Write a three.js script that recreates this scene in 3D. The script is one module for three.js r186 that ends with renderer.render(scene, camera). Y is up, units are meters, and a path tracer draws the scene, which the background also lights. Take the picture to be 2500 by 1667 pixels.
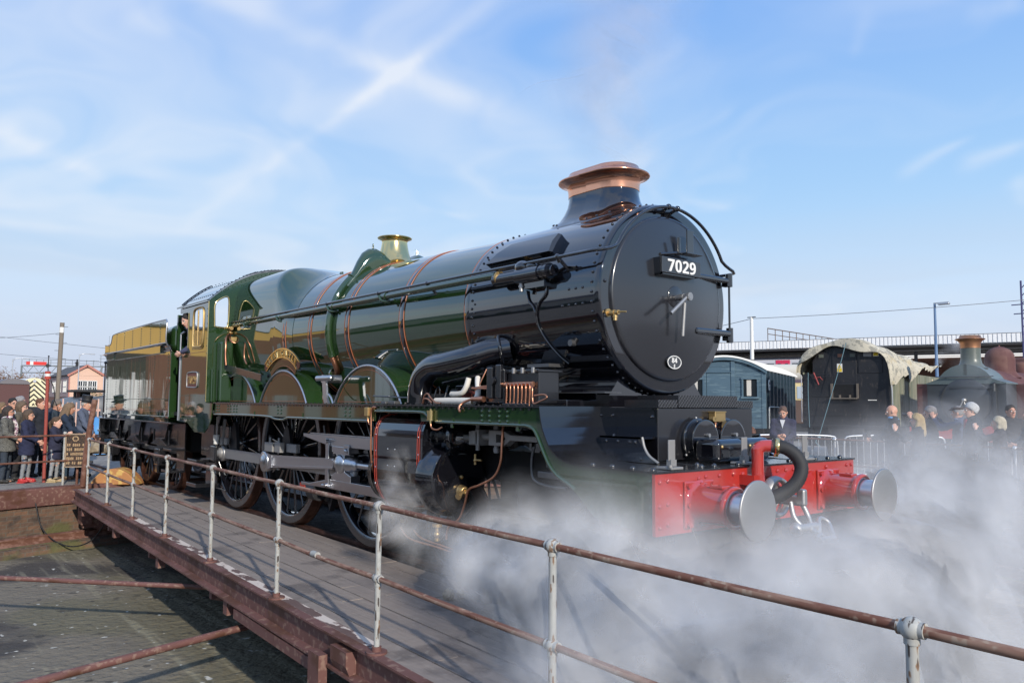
import * as THREE from 'three';
import { mergeGeometries, mergeVertices, toCreasedNormals } from 'three/addons/utils/BufferGeometryUtils.js';
import { TextGeometry } from 'three/addons/geometries/TextGeometry.js';
import { FontLoader } from 'three/addons/loaders/FontLoader.js';
import { RoundedBoxGeometry } from 'three/addons/geometries/RoundedBoxGeometry.js';

// ---------------------------------------------------------------- camera, sky, sun, exposure
const scene = new THREE.Scene();
const camera = new THREE.PerspectiveCamera(46.244, 2500 / 1667, 0.1, 3000);
camera.rotation.order = 'YXZ';
camera.position.set(3.683, 1.703, 5.557);
camera.rotation.set(0.0767, 0.8932, 0.007);
const renderer = new THREE.WebGLRenderer({ antialias: true });
renderer.setSize(1024, 682);
renderer.toneMapping = THREE.LinearToneMapping;
renderer.toneMappingExposure = 1;
renderer.shadowMap.enabled = true;

const SUN = new THREE.Vector3(0.884, 0.407, 0.228).normalize();
const sun = new THREE.DirectionalLight(new THREE.Color(1, 0.93, 0.82), 4.2);
sun.position.copy(SUN).multiplyScalar(60).add(new THREE.Vector3(-5, 0, 0));
sun.target.position.set(-5, 0, 0);
sun.castShadow = true;
sun.shadow.radius = 1.5;
sun.shadow.mapSize.set(4096, 4096);
Object.assign(sun.shadow.camera, { left: -40, right: 40, top: 40, bottom: -40, near: 1, far: 160 });
scene.add(sun, sun.target);

// ---------------------------------------------------------------- noise
function rng(seed) { let a = seed >>> 0; return () => { a = (a + 0x6d2b79f5) | 0; let t = Math.imul(a ^ (a >>> 15), 1 | a); t = (t + Math.imul(t ^ (t >>> 7), 61 | t)) ^ t; return ((t ^ (t >>> 14)) >>> 0) / 4294967296; }; }
const gauss = (r) => Math.sqrt(-2 * Math.log(r() + 1e-9)) * Math.cos(6.2831853 * r());
const PERM = (() => { const r = rng(12), p = new Float32Array(4096); for (let i = 0; i < 4096; i++) p[i] = r(); return p; })();
const hash2 = (x, y, s) => PERM[((x * 73 + y * 1013 + s * 337 + ((x * y) & 255) * 7) & 4095)];
const fade = (t) => t * t * (3 - 2 * t), mix = (a, b, t) => a + (b - a) * t, clamp = (x, a = 0, b = 1) => Math.min(b, Math.max(a, x)), smooth = (a, b, x) => fade(clamp((x - a) / (b - a)));
// value noise, period per (in cells)
function vnoise(x, y, per, s) {
  const xi = Math.floor(x), yi = Math.floor(y), fx = fade(x - xi), fy = fade(y - yi), m = (n) => ((n % per) + per) % per;
  const x0 = m(xi), x1 = m(xi + 1), y0 = m(yi), y1 = m(yi + 1);
  return mix(mix(hash2(x0, y0, s), hash2(x1, y0, s), fx), mix(hash2(x0, y1, s), hash2(x1, y1, s), fx), fy);
}
function fbm(u, v, f, oct, s, fy = f) { let a = 0, w = 0.5, t = 0; for (let o = 0; o < oct; o++) { a += w * vnoise2(u * f, v * fy, f, fy, s + o * 17); t += w; w *= 0.5; f *= 2; fy *= 2; } return a / t; }
function vnoise2(x, y, px, py, s) {
  const xi = Math.floor(x), yi = Math.floor(y), fx = fade(x - xi), fy = fade(y - yi), m = (n, p) => ((n % p) + p) % p;
  const x0 = m(xi, px), x1 = m(xi + 1, px), y0 = m(yi, py), y1 = m(yi + 1, py);
  return mix(mix(hash2(x0, y0, s), hash2(x1, y0, s), fx), mix(hash2(x0, y1, s), hash2(x1, y1, s), fx), fy);
}

// ---------------------------------------------------------------- sky: thin high cloud over blue, one aircraft trail
(() => {
  const Wd = 2048, Hd = 1024, data = new Float32Array(Wd * Hd * 4);
  // streaks of cloud: from, to (directions), half width, strength, seed
  const STREAKS = [[[-0.7086,0.4576,-0.5371], [-0.8322,0.3471,-0.4325], 0.009, 0.75, 300], [[-0.8322,0.3471,-0.4325], [-0.9330,0.2084,-0.2935], 0.008, 0.45, 305], [[-0.7453,0.3517,-0.5664], [-0.8473,0.4074,-0.3408], 0.016, 0.75, 330], [[-0.8540,0.3903,-0.3441], [-0.8088,0.3744,-0.4536], 0.03, 0.35, 350], [[-0.8447,0.4299,-0.3189], [-0.8702,0.4264,-0.2470], 0.018, 0.7, 360], [[-0.8868,0.4172,-0.1989], [-0.8832,0.4042,-0.2381], 0.016, 0.55, 365], [[-0.9580,0.2712,-0.0927], [-0.9505,0.2523,-0.1813], 0.014, 0.6, 370], [[-0.8066,0.3659,-0.4642], [-0.8333,0.4148,-0.3655], 0.03, 0.25, 380], [[-0.4047,0.4140,-0.8154], [-0.4267,0.3841,-0.8188], 0.008, 0.35, 390], [[-0.3948,0.2535,-0.8831], [-0.3461,0.2737,-0.8974], 0.006, 0.4, 400], [[-0.3415,0.2506,-0.9058], [-0.2990,0.2616,-0.9177], 0.007, 0.45, 410], [[-0.3108,0.2283,-0.9226], [-0.3047,0.2097,-0.9291], 0.008, 0.5, 420], [[-0.9370,0.2773,-0.2123], [-0.8952,0.2705,-0.3543], 0.022, 0.4, 430], [[-0.7811,0.3946,-0.4839], [-0.7635,0.4132,-0.4963], 0.0012, 0, 435], [[-0.3143,0.4026,-0.8597], [-0.2792,0.3979,-0.8739], 0.012, 0.4, 445]].map(([a, b, ...q]) => [new THREE.Vector3(...a), new THREE.Vector3(...b), ...q]);
  const blueTop = [0.20, 0.42, 0.90], blueMid = [0.42, 0.67, 0.97], pale = [0.74, 0.84, 0.97], low = [0.58, 0.65, 0.80];
  for (let j = 0; j < Hd; j++) {
    const el = ((j + 0.5) / Hd - 0.5) * Math.PI, y = Math.sin(el), ce = Math.cos(el);
    for (let i = 0; i < Wd; i++) {
      const az = ((i + 0.5) / Wd - 0.5) * 2 * Math.PI, x = Math.cos(az) * ce, z = Math.sin(az) * ce;
      const o = (j * Wd + i) * 4, yy = Math.max(y, 0);
      const t1 = smooth(0.18, 0.5, yy), t2 = smooth(0.03, 0.27, yy), t3 = smooth(0.5, 1, yy);
      let c = [0, 0, 0];
      for (let k = 0; k < 3; k++) { c[k] = mix(mix(low[k], pale[k], smooth(0.0, 0.16, yy)), mix(blueMid[k], blueTop[k], t1 * 0.85 + t3 * 0.15), t2); }
      // thin high cloud on a plane overhead, combed by the wind
      const d = 1 / (yy + 0.10), px = x * d, pz = z * d, ca = 0.86, sa = 0.51, a = px * ca + pz * sa, b = -px * sa + pz * ca;
      const w1 = fbm(px / 24 + 0.5, pz / 24 + 0.5, 18, 4, 5), w2 = fbm(px / 24 + 0.5, pz / 24 + 0.5, 18, 4, 9), aa = a + (w1 - 0.5) * 5, bb = b + (w2 - 0.5) * 5;
      const veil = fbm(aa / 28 + 0.5, bb / 28 + 0.5, 10, 5, 40, 22), fine = fbm(aa / 28 + 0.5, bb / 28 + 0.5, 40, 5, 90, 96), wisp = fbm(px / 24 + 0.5, pz / 24 + 0.5, 60, 5, 140);
      let cov = 0.30 * smooth(0.42, 0.72, veil) + 0.34 * smooth(0.46, 0.74, veil * 0.6 + fine * 0.4);
      cov *= smooth(0.0, 0.2, yy) * 0.9;
      const bank = smooth(0.40, 0.64, fbm(az / 6.2832 + 0.5, el * 0.6 + 0.5, 9, 5, 200, 34)) * smooth(0.27, 0.05, yy);
      for (const [v1, v2, w, s, seed] of STREAKS) {
        const n = new THREE.Vector3().crossVectors(v1, v2).normalize(), dist = x * n.x + y * n.y + z * n.z;
        const ux = v1.dot(v2), along = Math.atan2((x * (v2.x - v1.x * ux) + y * (v2.y - v1.y * ux) + z * (v2.z - v1.z * ux)) / Math.sqrt(1 - ux * ux), x * v1.x + y * v1.y + z * v1.z) / Math.acos(ux);
        if (along > -0.6 && along < 1.5 && Math.abs(dist) < 0.2 && x * v1.x + y * v1.y + z * v1.z > 0) {
          const q = (dist + (w1 - 0.5) * w * 4.5 + (wisp - 0.5) * w * 2.2) / (w * (1.15 - 0.5 * clamp(along)));
          cov += 0.62 * s * Math.exp(-q * q) * (0.35 + 0.9 * smooth(0.3, 0.75, wisp * 0.6 + fine * 0.4)) * smooth(-0.45, 0.15, along) * smooth(1.35, 0.75, along);
        }
      }
      cov = clamp(cov, 0, 0.93);
      const white = [0.90, 0.93, 0.98], grey = [0.58, 0.61, 0.68];
      for (let k = 0; k < 3; k++) { c[k] = mix(c[k], grey[k], bank * 0.35); data[o + k] = mix(c[k], white[k], cov * 0.85); }
      if (y < 0) for (let k = 0; k < 3; k++) data[o + k] = [0.2, 0.19, 0.18][k];
      data[o + 3] = 1;
    }
  }
  const tex = new THREE.DataTexture(data, Wd, Hd, THREE.RGBAFormat, THREE.FloatType);
  tex.mapping = THREE.EquirectangularReflectionMapping; tex.magFilter = THREE.LinearFilter; tex.needsUpdate = true;
  scene.background = tex; scene.environment = tex;
})();
// ---------------------------------------------------------------- textures (metres: each texture says how many metres it spans)
function tex(size, metres, fn, srgb = true) {
  const d = new Uint8Array(size * size * 4);
  for (let j = 0; j < size; j++) for (let i = 0; i < size; i++) { const c = fn(i / size, j / size), o = (j * size + i) * 4; for (let k = 0; k < 3; k++) d[o + k] = clamp(c[k], 0, 255); d[o + 3] = 255; }
  const t = new THREE.DataTexture(d, size, size, THREE.RGBAFormat, THREE.UnsignedByteType);
  t.wrapS = t.wrapT = THREE.RepeatWrapping; t.magFilter = THREE.LinearFilter; if (srgb) t.colorSpace = THREE.SRGBColorSpace;
  t.repeat.set(1 / metres, 1 / metres); t.needsUpdate = true; return t;
}
const lerp3 = (a, b, t) => [mix(a[0], b[0], t), mix(a[1], b[1], t), mix(a[2], b[2], t)];
const grey = (v) => [v, v, v];
const T = {};
T.rust = tex(256, 0.9, (u, v) => { const n = fbm(u, v, 8, 5, 1), m = fbm(u, v, 24, 3, 7); return lerp3([96, 62, 48], [128, 96, 84], smooth(0.35, 0.7, n * 0.7 + m * 0.3)); });
T.rustPaint = tex(256, 1.3, (u, v) => { const n = fbm(u, v, 5, 5, 21), m = fbm(u, v, 30, 3, 27); let c = lerp3([116, 78, 72], [96, 66, 60], n); c = lerp3(c, [132, 104, 92], smooth(0.56, 0.72, m)); return lerp3(c, [84, 52, 36], smooth(0.6, 0.75, n) * 0.7); });
T.railTop = tex(256, 0.8, (u, v) => { const n = fbm(u, v, 6, 5, 31, 10), m = fbm(u, v, 20, 3, 33); let c = lerp3([112, 72, 56], [148, 116, 98], smooth(0.38, 0.66, n)); return lerp3(c, [176, 160, 140], smooth(0.62, 0.72, m) * 0.6); });
T.whitePost = tex(256, 0.6, (u, v) => { const n = fbm(u, v, 4, 5, 41, 16), m = fbm(u, v, 30, 3, 43, 12); let c = lerp3([176, 176, 172], [150, 149, 144], n); c = lerp3(c, [120, 92, 70], smooth(0.66, 0.74, m)); return lerp3(c, [70, 62, 58], smooth(0.72, 0.76, fbm(u, v, 40, 2, 45, 6))); });
T.plank = tex(512, 2.4, (u, v) => { const g = fbm(u, v, 4, 4, 51, 128), n = fbm(u, v, 6, 5, 53), m = fbm(u, v, 64, 2, 57); let c = lerp3([122, 111, 104], [150, 138, 128], g * 0.6 + n * 0.4); c = lerp3(c, [92, 84, 80], smooth(0.55, 0.75, n) * 0.7); return lerp3(c, [146, 138, 130], smooth(0.66, 0.78, m) * 0.4); });
T.plankB = tex(256, 2.4, (u, v) => grey(255 * (0.5 * fbm(u, v, 4, 4, 51, 128) + 0.5 * fbm(u, v, 40, 3, 59))), false);
T.oily = tex(512, 3.1, (u, v) => { const n = fbm(u, v, 5, 6, 61), m = fbm(u, v, 40, 4, 63); let c = lerp3([34, 32, 33], [74, 68, 65], smooth(0.4, 0.7, n)); return lerp3(c, [104, 94, 88], smooth(0.6, 0.74, m) * 0.5); });
T.oilyB = tex(256, 1.6, (u, v) => grey(255 * fbm(u, v, 30, 4, 65)), false);
T.pitFloor = tex(1024, 9, (u, v) => { const n = fbm(u, v, 4, 6, 71), m = fbm(u, v, 12, 5, 73), f = fbm(u, v, 90, 3, 75), s = fbm(u, v, 3, 4, 77, 40); let c = lerp3([106, 99, 88], [128, 119, 104], m); c = lerp3(c, [94, 90, 66], smooth(0.5, 0.66, n) * 0.5); c = lerp3(c, [58, 54, 52], smooth(0.52, 0.7, fbm(u, v, 6, 5, 79)) * 0.8); c = lerp3(c, [150, 144, 122], smooth(0.6, 0.72, s) * 0.55); c = lerp3(c, [186, 184, 176], smooth(0.79, 0.83, f)); return lerp3(c, [44, 42, 40], smooth(0.72, 0.8, fbm(u, v, 60, 3, 83)) * 0.5); });
T.groundB = tex(512, 3, (u, v) => grey(255 * fbm(u, v, 40, 5, 85)), false);
T.ground = tex(512, 7, (u, v) => { const n = fbm(u, v, 5, 6, 91), m = fbm(u, v, 60, 4, 93); let c = lerp3([116, 110, 104], [146, 140, 132], n); c = lerp3(c, [70, 66, 66], smooth(0.55, 0.7, m) * 0.6); return lerp3(c, [150, 146, 140], smooth(0.68, 0.78, m) * 0.5); });
T.pitWall = tex(512, 2.4, (u, v) => { const n = fbm(u, v, 5, 5, 101), rows = 32, cols = 10, r = Math.floor(v * rows), fy = v * rows - r, fx = (u * cols + (r % 2) * 0.5) % 1, br = hash2(Math.floor(u * cols + (r % 2) * 0.5) % cols, r, 9); let c = lerp3([112, 84, 66], [86, 70, 60], br); if (fy < 0.12 || fx < 0.05) c = [96, 90, 80]; c = lerp3(c, [88, 88, 52], smooth(0.42, 0.65, n) * 0.85); return lerp3(c, [50, 46, 44], smooth(0.55, 0.75, fbm(u, v, 8, 4, 107)) * 0.6); });
T.brick = tex(256, 1.8, (u, v) => { const rows = 24, cols = 8, r = Math.floor(v * rows), fy = v * rows - r, fx = (u * cols + (r % 2) * 0.5) % 1, br = hash2(Math.floor(u * cols + (r % 2) * 0.5) % cols, r, 19); let c = lerp3([132, 82, 66], [104, 66, 56], br); if (fy < 0.14 || fx < 0.06) c = [150, 136, 122]; return lerp3(c, [80, 60, 54], fbm(u, v, 6, 4, 111) * 0.4); });
T.tarp = tex(512, 1.9, (u, v) => { const n = fbm(u, v, 4, 5, 121), m = fbm(u, v, 40, 3, 123), w = fbm(u, v, 14, 4, 127); let c = lerp3([176, 168, 150], [200, 192, 172], n); c = lerp3(c, [124, 122, 114], smooth(0.52, 0.68, w) * 0.7); c = lerp3(c, [176, 160, 128], smooth(0.58, 0.7, fbm(u, v, 5, 4, 125)) * 0.6); return lerp3(c, [110, 108, 100], smooth(0.62, 0.76, m) * 0.5); });
T.oldGreen = tex(256, 2.2, (u, v) => { const s = fbm(u, v, 40, 3, 131, 3), n = fbm(u, v, 5, 5, 133); return lerp3(lerp3([112, 118, 100], [142, 140, 120], smooth(0.35, 0.65, s)), [92, 82, 66], smooth(0.5, 0.7, n) * 0.7); });
T.sootBlack = tex(256, 1.7, (u, v) => { const n = fbm(u, v, 5, 5, 141), m = fbm(u, v, 30, 4, 143, 12); let c = lerp3([26, 27, 31], [46, 45, 48], n); return lerp3(c, [78, 70, 64], smooth(0.62, 0.76, m) * 0.6); });
T.vanPaint = tex(256, 1.6, (u, v) => { const n = fbm(u, v, 5, 5, 151), m = fbm(u, v, 6, 4, 153, 40); let c = lerp3([88, 112, 126], [70, 92, 106], n); return lerp3(c, [112, 132, 140], smooth(0.56, 0.7, m) * 0.6); });
T.maroon = tex(256, 1.9, (u, v) => { const n = fbm(u, v, 5, 5, 161); return lerp3([94, 62, 62], [112, 84, 78], smooth(0.4, 0.7, n)); });
T.wave = tex(256, 1.5, (u, v) => grey(255 * (0.8 * fbm(u, v, 3, 2, 171) + 0.2 * fbm(u, v, 9, 2, 173))), false);
T.waveV = tex(512, 3, (u, v) => grey(255 * (0.45 * fbm(u, v, 7, 2, 181, 2) + 0.30 * fbm(u, v, 20, 2, 187, 3) + 0.25 * fbm(u, v, 4, 2, 183))), false);
T.scuff = tex(256, 0.5, (u, v) => grey(90 + 120 * fbm(u, v, 10, 5, 191)), false);
T.knit = tex(128, 0.12, (u, v) => grey(120 + 110 * fbm(u, v, 24, 3, 201)), false);
T.tweed = tex(128, 0.16, (u, v) => { const n = fbm(u, v, 40, 2, 203); return lerp3([62, 62, 58], [120, 118, 112], smooth(0.35, 0.65, n)); });
T.patternScarf = tex(128, 0.2, (u, v) => { const n = fbm(u, v, 10, 3, 207); return n > 0.56 ? [90, 50, 80] : n > 0.5 ? [180, 120, 150] : [215, 210, 205]; });
T.stone = tex(128, 0.4, (u, v) => lerp3([120, 104, 84], [158, 144, 120], fbm(u, v, 8, 4, 211)));
T.hair = tex(128, 0.12, (u, v) => grey(110 + 140 * fbm(u, v, 40, 3, 213, 6)), false);
T.oldWhite = tex(256, 1.2, (u, v) => { const n = fbm(u, v, 6, 5, 221), m = fbm(u, v, 30, 3, 223, 8); return lerp3(lerp3([214, 210, 206], [190, 184, 180], n), [140, 120, 104], smooth(0.66, 0.76, m) * 0.7); });
T.flake = tex(512, 2.2, (u, v) => { const n = fbm(u, v, 10, 5, 231, 30), m = fbm(u, v, 5, 3, 233); const k = smooth(0.47, 0.53, n * 0.75 + m * 0.25); return lerp3(lerp3([92, 70, 64], [108, 90, 84], fbm(u, v, 20, 3, 237)), [204, 190, 178], k); });

// ---------------------------------------------------------------- materials
const lin = (r, g, b) => new THREE.Color().setRGB(r, g, b);
const std = (o) => new THREE.MeshStandardMaterial(o), phy = (o) => new THREE.MeshPhysicalMaterial(o);
const gloss = (c, o = {}) => phy({ color: c, roughness: 0.04, specularIntensity: 1, ior: 1.7, clearcoat: 1, clearcoatRoughness: 0.02, bumpMap: T.wave, bumpScale: 0.0005, ...o });
const M = {
  green: gloss(lin(0.017, 0.042, 0.013)), greenTender: gloss(lin(0.017, 0.042, 0.013), { bumpMap: T.waveV, bumpScale: 0.010, clearcoatRoughness: 0.01 }), greenCab: gloss(lin(0.017, 0.042, 0.013), { bumpMap: T.waveV, bumpScale: 0.004, clearcoatRoughness: 0.01 }),
  black: gloss(lin(0.006, 0.006, 0.0085)), blackDoor: gloss(lin(0.014, 0.014, 0.017), { roughness: 0.3, ior: 1.5, clearcoatRoughness: 0.12, bumpScale: 0.001 }), blackFrame: gloss(lin(0.008, 0.008, 0.010), { roughness: 0.25, ior: 1.5, clearcoatRoughness: 0.16, bumpScale: 0.0015 }), blackDull: std({ color: lin(0.011, 0.011, 0.013), roughness: 0.55, bumpMap: T.scuff, bumpScale: 0.003 }), cavity: std({ color: lin(0.006, 0.006, 0.007), roughness: 0.8 }),
  red: gloss(lin(0.40, 0.030, 0.022), { bumpScale: 0.001, clearcoatRoughness: 0.06 }), redLine: std({ color: lin(0.42, 0.05, 0.03), roughness: 0.4 }), orangeLine: std({ color: lin(0.30, 0.09, 0.035), roughness: 0.4 }),
  steel: std({ color: lin(0.56, 0.56, 0.58), metalness: 1, roughness: 0.3, roughnessMap: null, bumpMap: T.scuff, bumpScale: 0.0006 }), steelDull: std({ color: lin(0.42, 0.41, 0.40), metalness: 0.9, roughness: 0.5, bumpMap: T.scuff, bumpScale: 0.001 }), steelDark: std({ color: lin(0.16, 0.16, 0.165), metalness: 0.8, roughness: 0.45 }), ironGrey: std({ color: lin(0.30, 0.29, 0.28), metalness: 0.5, roughness: 0.55 }),
  copper: std({ color: lin(0.86, 0.42, 0.27), metalness: 1, roughness: 0.2 }), copperPipe: std({ color: lin(0.66, 0.30, 0.18), metalness: 1, roughness: 0.34 }), brass: std({ color: lin(0.83, 0.64, 0.30), metalness: 1, roughness: 0.18, bumpMap: T.scuff, bumpScale: 0.0006 }), brassDull: std({ color: lin(0.52, 0.36, 0.16), metalness: 0.85, roughness: 0.42 }),
  treadRust: std({ map: T.rust, roughness: 0.6, metalness: 0.4, color: lin(0.42, 0.36, 0.33) }), whitePaint: std({ color: lin(0.72, 0.71, 0.68), roughness: 0.5 }), lagging: std({ color: lin(0.68, 0.64, 0.57), roughness: 0.9, bumpMap: T.knit, bumpScale: 0.004 }), rubber: std({ color: lin(0.022, 0.022, 0.024), roughness: 0.7 }),
  glass: phy({ color: 0xffffff, roughness: 0.02, transmission: 1, thickness: 0, ior: 1.5 }), paneDark: phy({ color: lin(0.02, 0.025, 0.03), roughness: 0.06, specularIntensity: 1 }),
  rust: std({ map: T.rust, roughness: 0.85, bumpMap: T.scuff, bumpScale: 0.004 }), rustPaint: std({ map: T.rustPaint, roughness: 0.65, bumpMap: T.scuff, bumpScale: 0.003 }), railTop: std({ map: T.railTop, roughness: 0.7, bumpMap: T.scuff, bumpScale: 0.003 }), whitePost: std({ map: T.whitePost, roughness: 0.6, bumpMap: T.scuff, bumpScale: 0.002 }), flake: std({ map: T.flake, roughness: 0.8, bumpMap: T.scuff, bumpScale: 0.004 }),
  plank: std({ map: T.plank, roughness: 0.85, bumpMap: T.plankB, bumpScale: 0.01 }), oily: std({ map: T.oily, roughness: 0.75, bumpMap: T.oilyB, bumpScale: 0.03 }), ground: std({ map: T.ground, roughness: 0.9, bumpMap: T.groundB, bumpScale: 0.02 }), pitFloor: std({ map: T.pitFloor, roughness: 0.9, bumpMap: T.groundB, bumpScale: 0.03 }), pitWall: std({ map: T.pitWall, roughness: 0.9, bumpMap: T.groundB, bumpScale: 0.02 }), brick: std({ map: T.brick, roughness: 0.9 }),
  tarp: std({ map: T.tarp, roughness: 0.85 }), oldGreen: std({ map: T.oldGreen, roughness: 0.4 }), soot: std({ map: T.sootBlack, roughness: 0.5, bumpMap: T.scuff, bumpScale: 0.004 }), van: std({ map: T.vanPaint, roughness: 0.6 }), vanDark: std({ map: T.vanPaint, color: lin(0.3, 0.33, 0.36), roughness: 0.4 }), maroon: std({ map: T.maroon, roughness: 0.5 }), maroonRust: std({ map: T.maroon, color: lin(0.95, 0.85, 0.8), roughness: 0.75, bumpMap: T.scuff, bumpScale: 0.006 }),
  stone: std({ map: T.stone, roughness: 0.9, bumpMap: T.scuff, bumpScale: 0.02 }), concrete: std({ color: lin(0.42, 0.41, 0.39), roughness: 0.85 }), galv: std({ color: lin(0.5, 0.51, 0.53), metalness: 0.7, roughness: 0.4 }), yellow: std({ color: lin(0.72, 0.40, 0.06), roughness: 0.6, bumpMap: T.scuff, bumpScale: 0.006 }),
};
const flat = (r, g, b, rough = 0.7) => std({ color: lin(r, g, b), roughness: rough });

// ---------------------------------------------------------------- geometry helpers
const V = (x, y, z) => new THREE.Vector3(x, y, z);
const box = (x0, x1, y0, y1, z0, z1) => new THREE.BoxGeometry(Math.abs(x1 - x0), Math.abs(y1 - y0), Math.abs(z1 - z0)).translate((x0 + x1) / 2, (y0 + y1) / 2, (z0 + z1) / 2);
const rbox = (x0, x1, y0, y1, z0, z1, r = 0.01, s = 2) => new RoundedBoxGeometry(Math.abs(x1 - x0), Math.abs(y1 - y0), Math.abs(z1 - z0), s, r).translate((x0 + x1) / 2, (y0 + y1) / 2, (z0 + z1) / 2);
const cylY = (r, y0, y1, x, z, n = 20, r2 = r) => new THREE.CylinderGeometry(r2, r, y1 - y0, n).translate(x, (y0 + y1) / 2, z);
const cylX = (r, x0, x1, y, z, n = 24, r2 = r) => new THREE.CylinderGeometry(r2, r, x1 - x0, n).rotateZ(-Math.PI / 2).translate((x0 + x1) / 2, y, z);
const cylZ = (r, z0, z1, x, y, n = 24, r2 = r) => new THREE.CylinderGeometry(r2, r, z1 - z0, n).rotateX(Math.PI / 2).translate(x, y, (z0 + z1) / 2);
const sph = (r, x, y, z, n = 12) => new THREE.SphereGeometry(r, n, Math.max(6, n * 0.6 | 0)).translate(x, y, z);
const latheX = (prof, y, z, n = 64) => new THREE.LatheGeometry(prof.map(([x, r]) => new THREE.Vector2(Math.max(r, 1e-4), x)), n).rotateZ(-Math.PI / 2).translate(0, y, z);
const latheY = (prof, x, z, n = 48) => new THREE.LatheGeometry(prof.map(([y, r]) => new THREE.Vector2(Math.max(r, 1e-4), y)), n).translate(x, 0, z);
const latheZ = (prof, x, y, n = 48) => new THREE.LatheGeometry(prof.map(([z, r]) => new THREE.Vector2(Math.max(r, 1e-4), z)), n).rotateX(Math.PI / 2).translate(x, y, 0);
const tube = (pts, r, seg = 24, n = 10, tension = 0.5) => new THREE.TubeGeometry(new THREE.CatmullRomCurve3(pts.map((p) => (p.isVector3 ? p : V(...p))), false, 'centripetal', tension), seg, r, n, false);
function bar(a, b, r, n = 10) { const A = V(...a), B = V(...b), d = B.clone().sub(A), g = new THREE.CylinderGeometry(r, r, d.length(), n); g.applyQuaternion(new THREE.Quaternion().setFromUnitVectors(V(0, 1, 0), d.clone().normalize())); return g.translate((A.x + B.x) / 2, (A.y + B.y) / 2, (A.z + B.z) / 2); }
const poly = (pts) => { const s = new THREE.Shape(); pts.forEach(([x, y], i) => (i ? s.lineTo(x, y) : s.moveTo(x, y))); return s; };
const ringShape = (ro, ri, a0 = 0, a1 = Math.PI * 2, n = 48) => { const s = new THREE.Shape(); const pts = []; for (let i = 0; i <= n; i++) { const a = mix(a0, a1, i / n); pts.push([ro * Math.cos(a), ro * Math.sin(a)]); } for (let i = n; i >= 0; i--) { const a = mix(a0, a1, i / n); pts.push([ri * Math.cos(a), ri * Math.sin(a)]); } return poly(pts); };
const extZ = (shape, z0, z1, o = {}) => new THREE.ExtrudeGeometry(shape, { depth: z1 - z0, bevelEnabled: false, curveSegments: 24, ...o }).translate(0, 0, z0);
const extX = (shape, x0, x1, o = {}) => new THREE.ExtrudeGeometry(shape, { depth: x1 - x0, bevelEnabled: false, curveSegments: 24, ...o }).rotateY(-Math.PI / 2).translate(x1, 0, 0);   // shape is (z, y)
const bev = (t) => ({ bevelEnabled: true, bevelThickness: t, bevelSize: t, bevelSegments: 2 });
function flip(g) { g = g.index ? g.toNonIndexed() : g.clone(); const p = g.attributes.position.array, n = g.attributes.normal?.array; for (let i = 0; i < p.length; i += 9) for (let k = 0; k < 3; k++) { let t = p[i + k]; p[i + k] = p[i + 3 + k]; p[i + 3 + k] = t; if (n) { t = n[i + k]; n[i + k] = n[i + 3 + k]; n[i + 3 + k] = t; } } return g; }
function inside(g) { g = flip(g); const n = g.attributes.normal.array; for (let i = 0; i < n.length; i++) n[i] = -n[i]; return g; }
// a mirror image across the plane z = 0
function mirrorZ(g) { g = g.clone().scale(1, 1, -1); return flip(g); }
function prep(g, keepUV) {
  const h = g.index ? g.toNonIndexed() : g.clone();
  for (const k of Object.keys(h.attributes)) if (!['position', 'normal', 'uv'].includes(k)) h.deleteAttribute(k);
  if (!h.attributes.normal) h.computeVertexNormals();
  if (!keepUV || !h.attributes.uv) {
    const p = h.attributes.position.array, n = p.length / 3, uv = new Float32Array(n * 2), a = V(0, 0, 0), b = V(0, 0, 0);
    for (let i = 0; i < n; i += 3) {
      a.set(p[i * 3 + 3] - p[i * 3], p[i * 3 + 4] - p[i * 3 + 1], p[i * 3 + 5] - p[i * 3 + 2]); b.set(p[i * 3 + 6] - p[i * 3], p[i * 3 + 7] - p[i * 3 + 1], p[i * 3 + 8] - p[i * 3 + 2]); a.cross(b);
      const x = Math.abs(a.x), y = Math.abs(a.y), z = Math.abs(a.z);
      for (let k = 0; k < 3; k++) { const o = (i + k) * 3, [q, r] = y >= x && y >= z ? [p[o], p[o + 2]] : x >= z ? [p[o + 2], p[o + 1]] : [p[o], p[o + 1]]; uv[(i + k) * 2] = q; uv[(i + k) * 2 + 1] = r; }
    }
    h.setAttribute('uv', new THREE.BufferAttribute(uv, 2));
  }
  h.morphAttributes = {};
  return h;
}
const join = (geos, keepUV) => { const a = [].concat(geos).map((g) => prep(g, keepUV)); return a.length === 1 ? a[0] : mergeGeometries(a); };
// a ring-shaped uv for lathe-like skins: u along, v round, in metres is close enough with the box rule above

// ---------------------------------------------------------------- things and parts
const OFF = new WeakMap(), USED = new Map();
function numbered(n) { const k = USED.get(n) ?? 0; USED.set(n, k + 1); return k ? `${n}_${String(k).padStart(3, '0')}` : n; }
function info(o, label, category, group, kind) { if (label) o.userData.label = label; if (category) o.userData.category = category; if (group) o.userData.group = group; if (kind) o.userData.kind = kind; return o; }
function thing(name, label, category, at = [0, 0, 0], group) { const o = new THREE.Group(); o.name = numbered(name); o.position.set(...at); OFF.set(o, V(...at)); scene.add(o); return info(o, label, category, group); }
function shade(m) { m.castShadow = true; m.receiveShadow = true; return m; }
function part(parent, name, geos, mat, label, keepUV) {      // geometry given in world axes; stored relative to its thing
  const g = join(geos, keepUV), off = OFF.get(parent) ?? V(0, 0, 0); g.translate(-off.x, -off.y, -off.z);
  const m = shade(new THREE.Mesh(g, mat)); m.name = name; if (label) m.userData.label = label; OFF.set(m, off); parent.add(m); return m;
}
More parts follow.
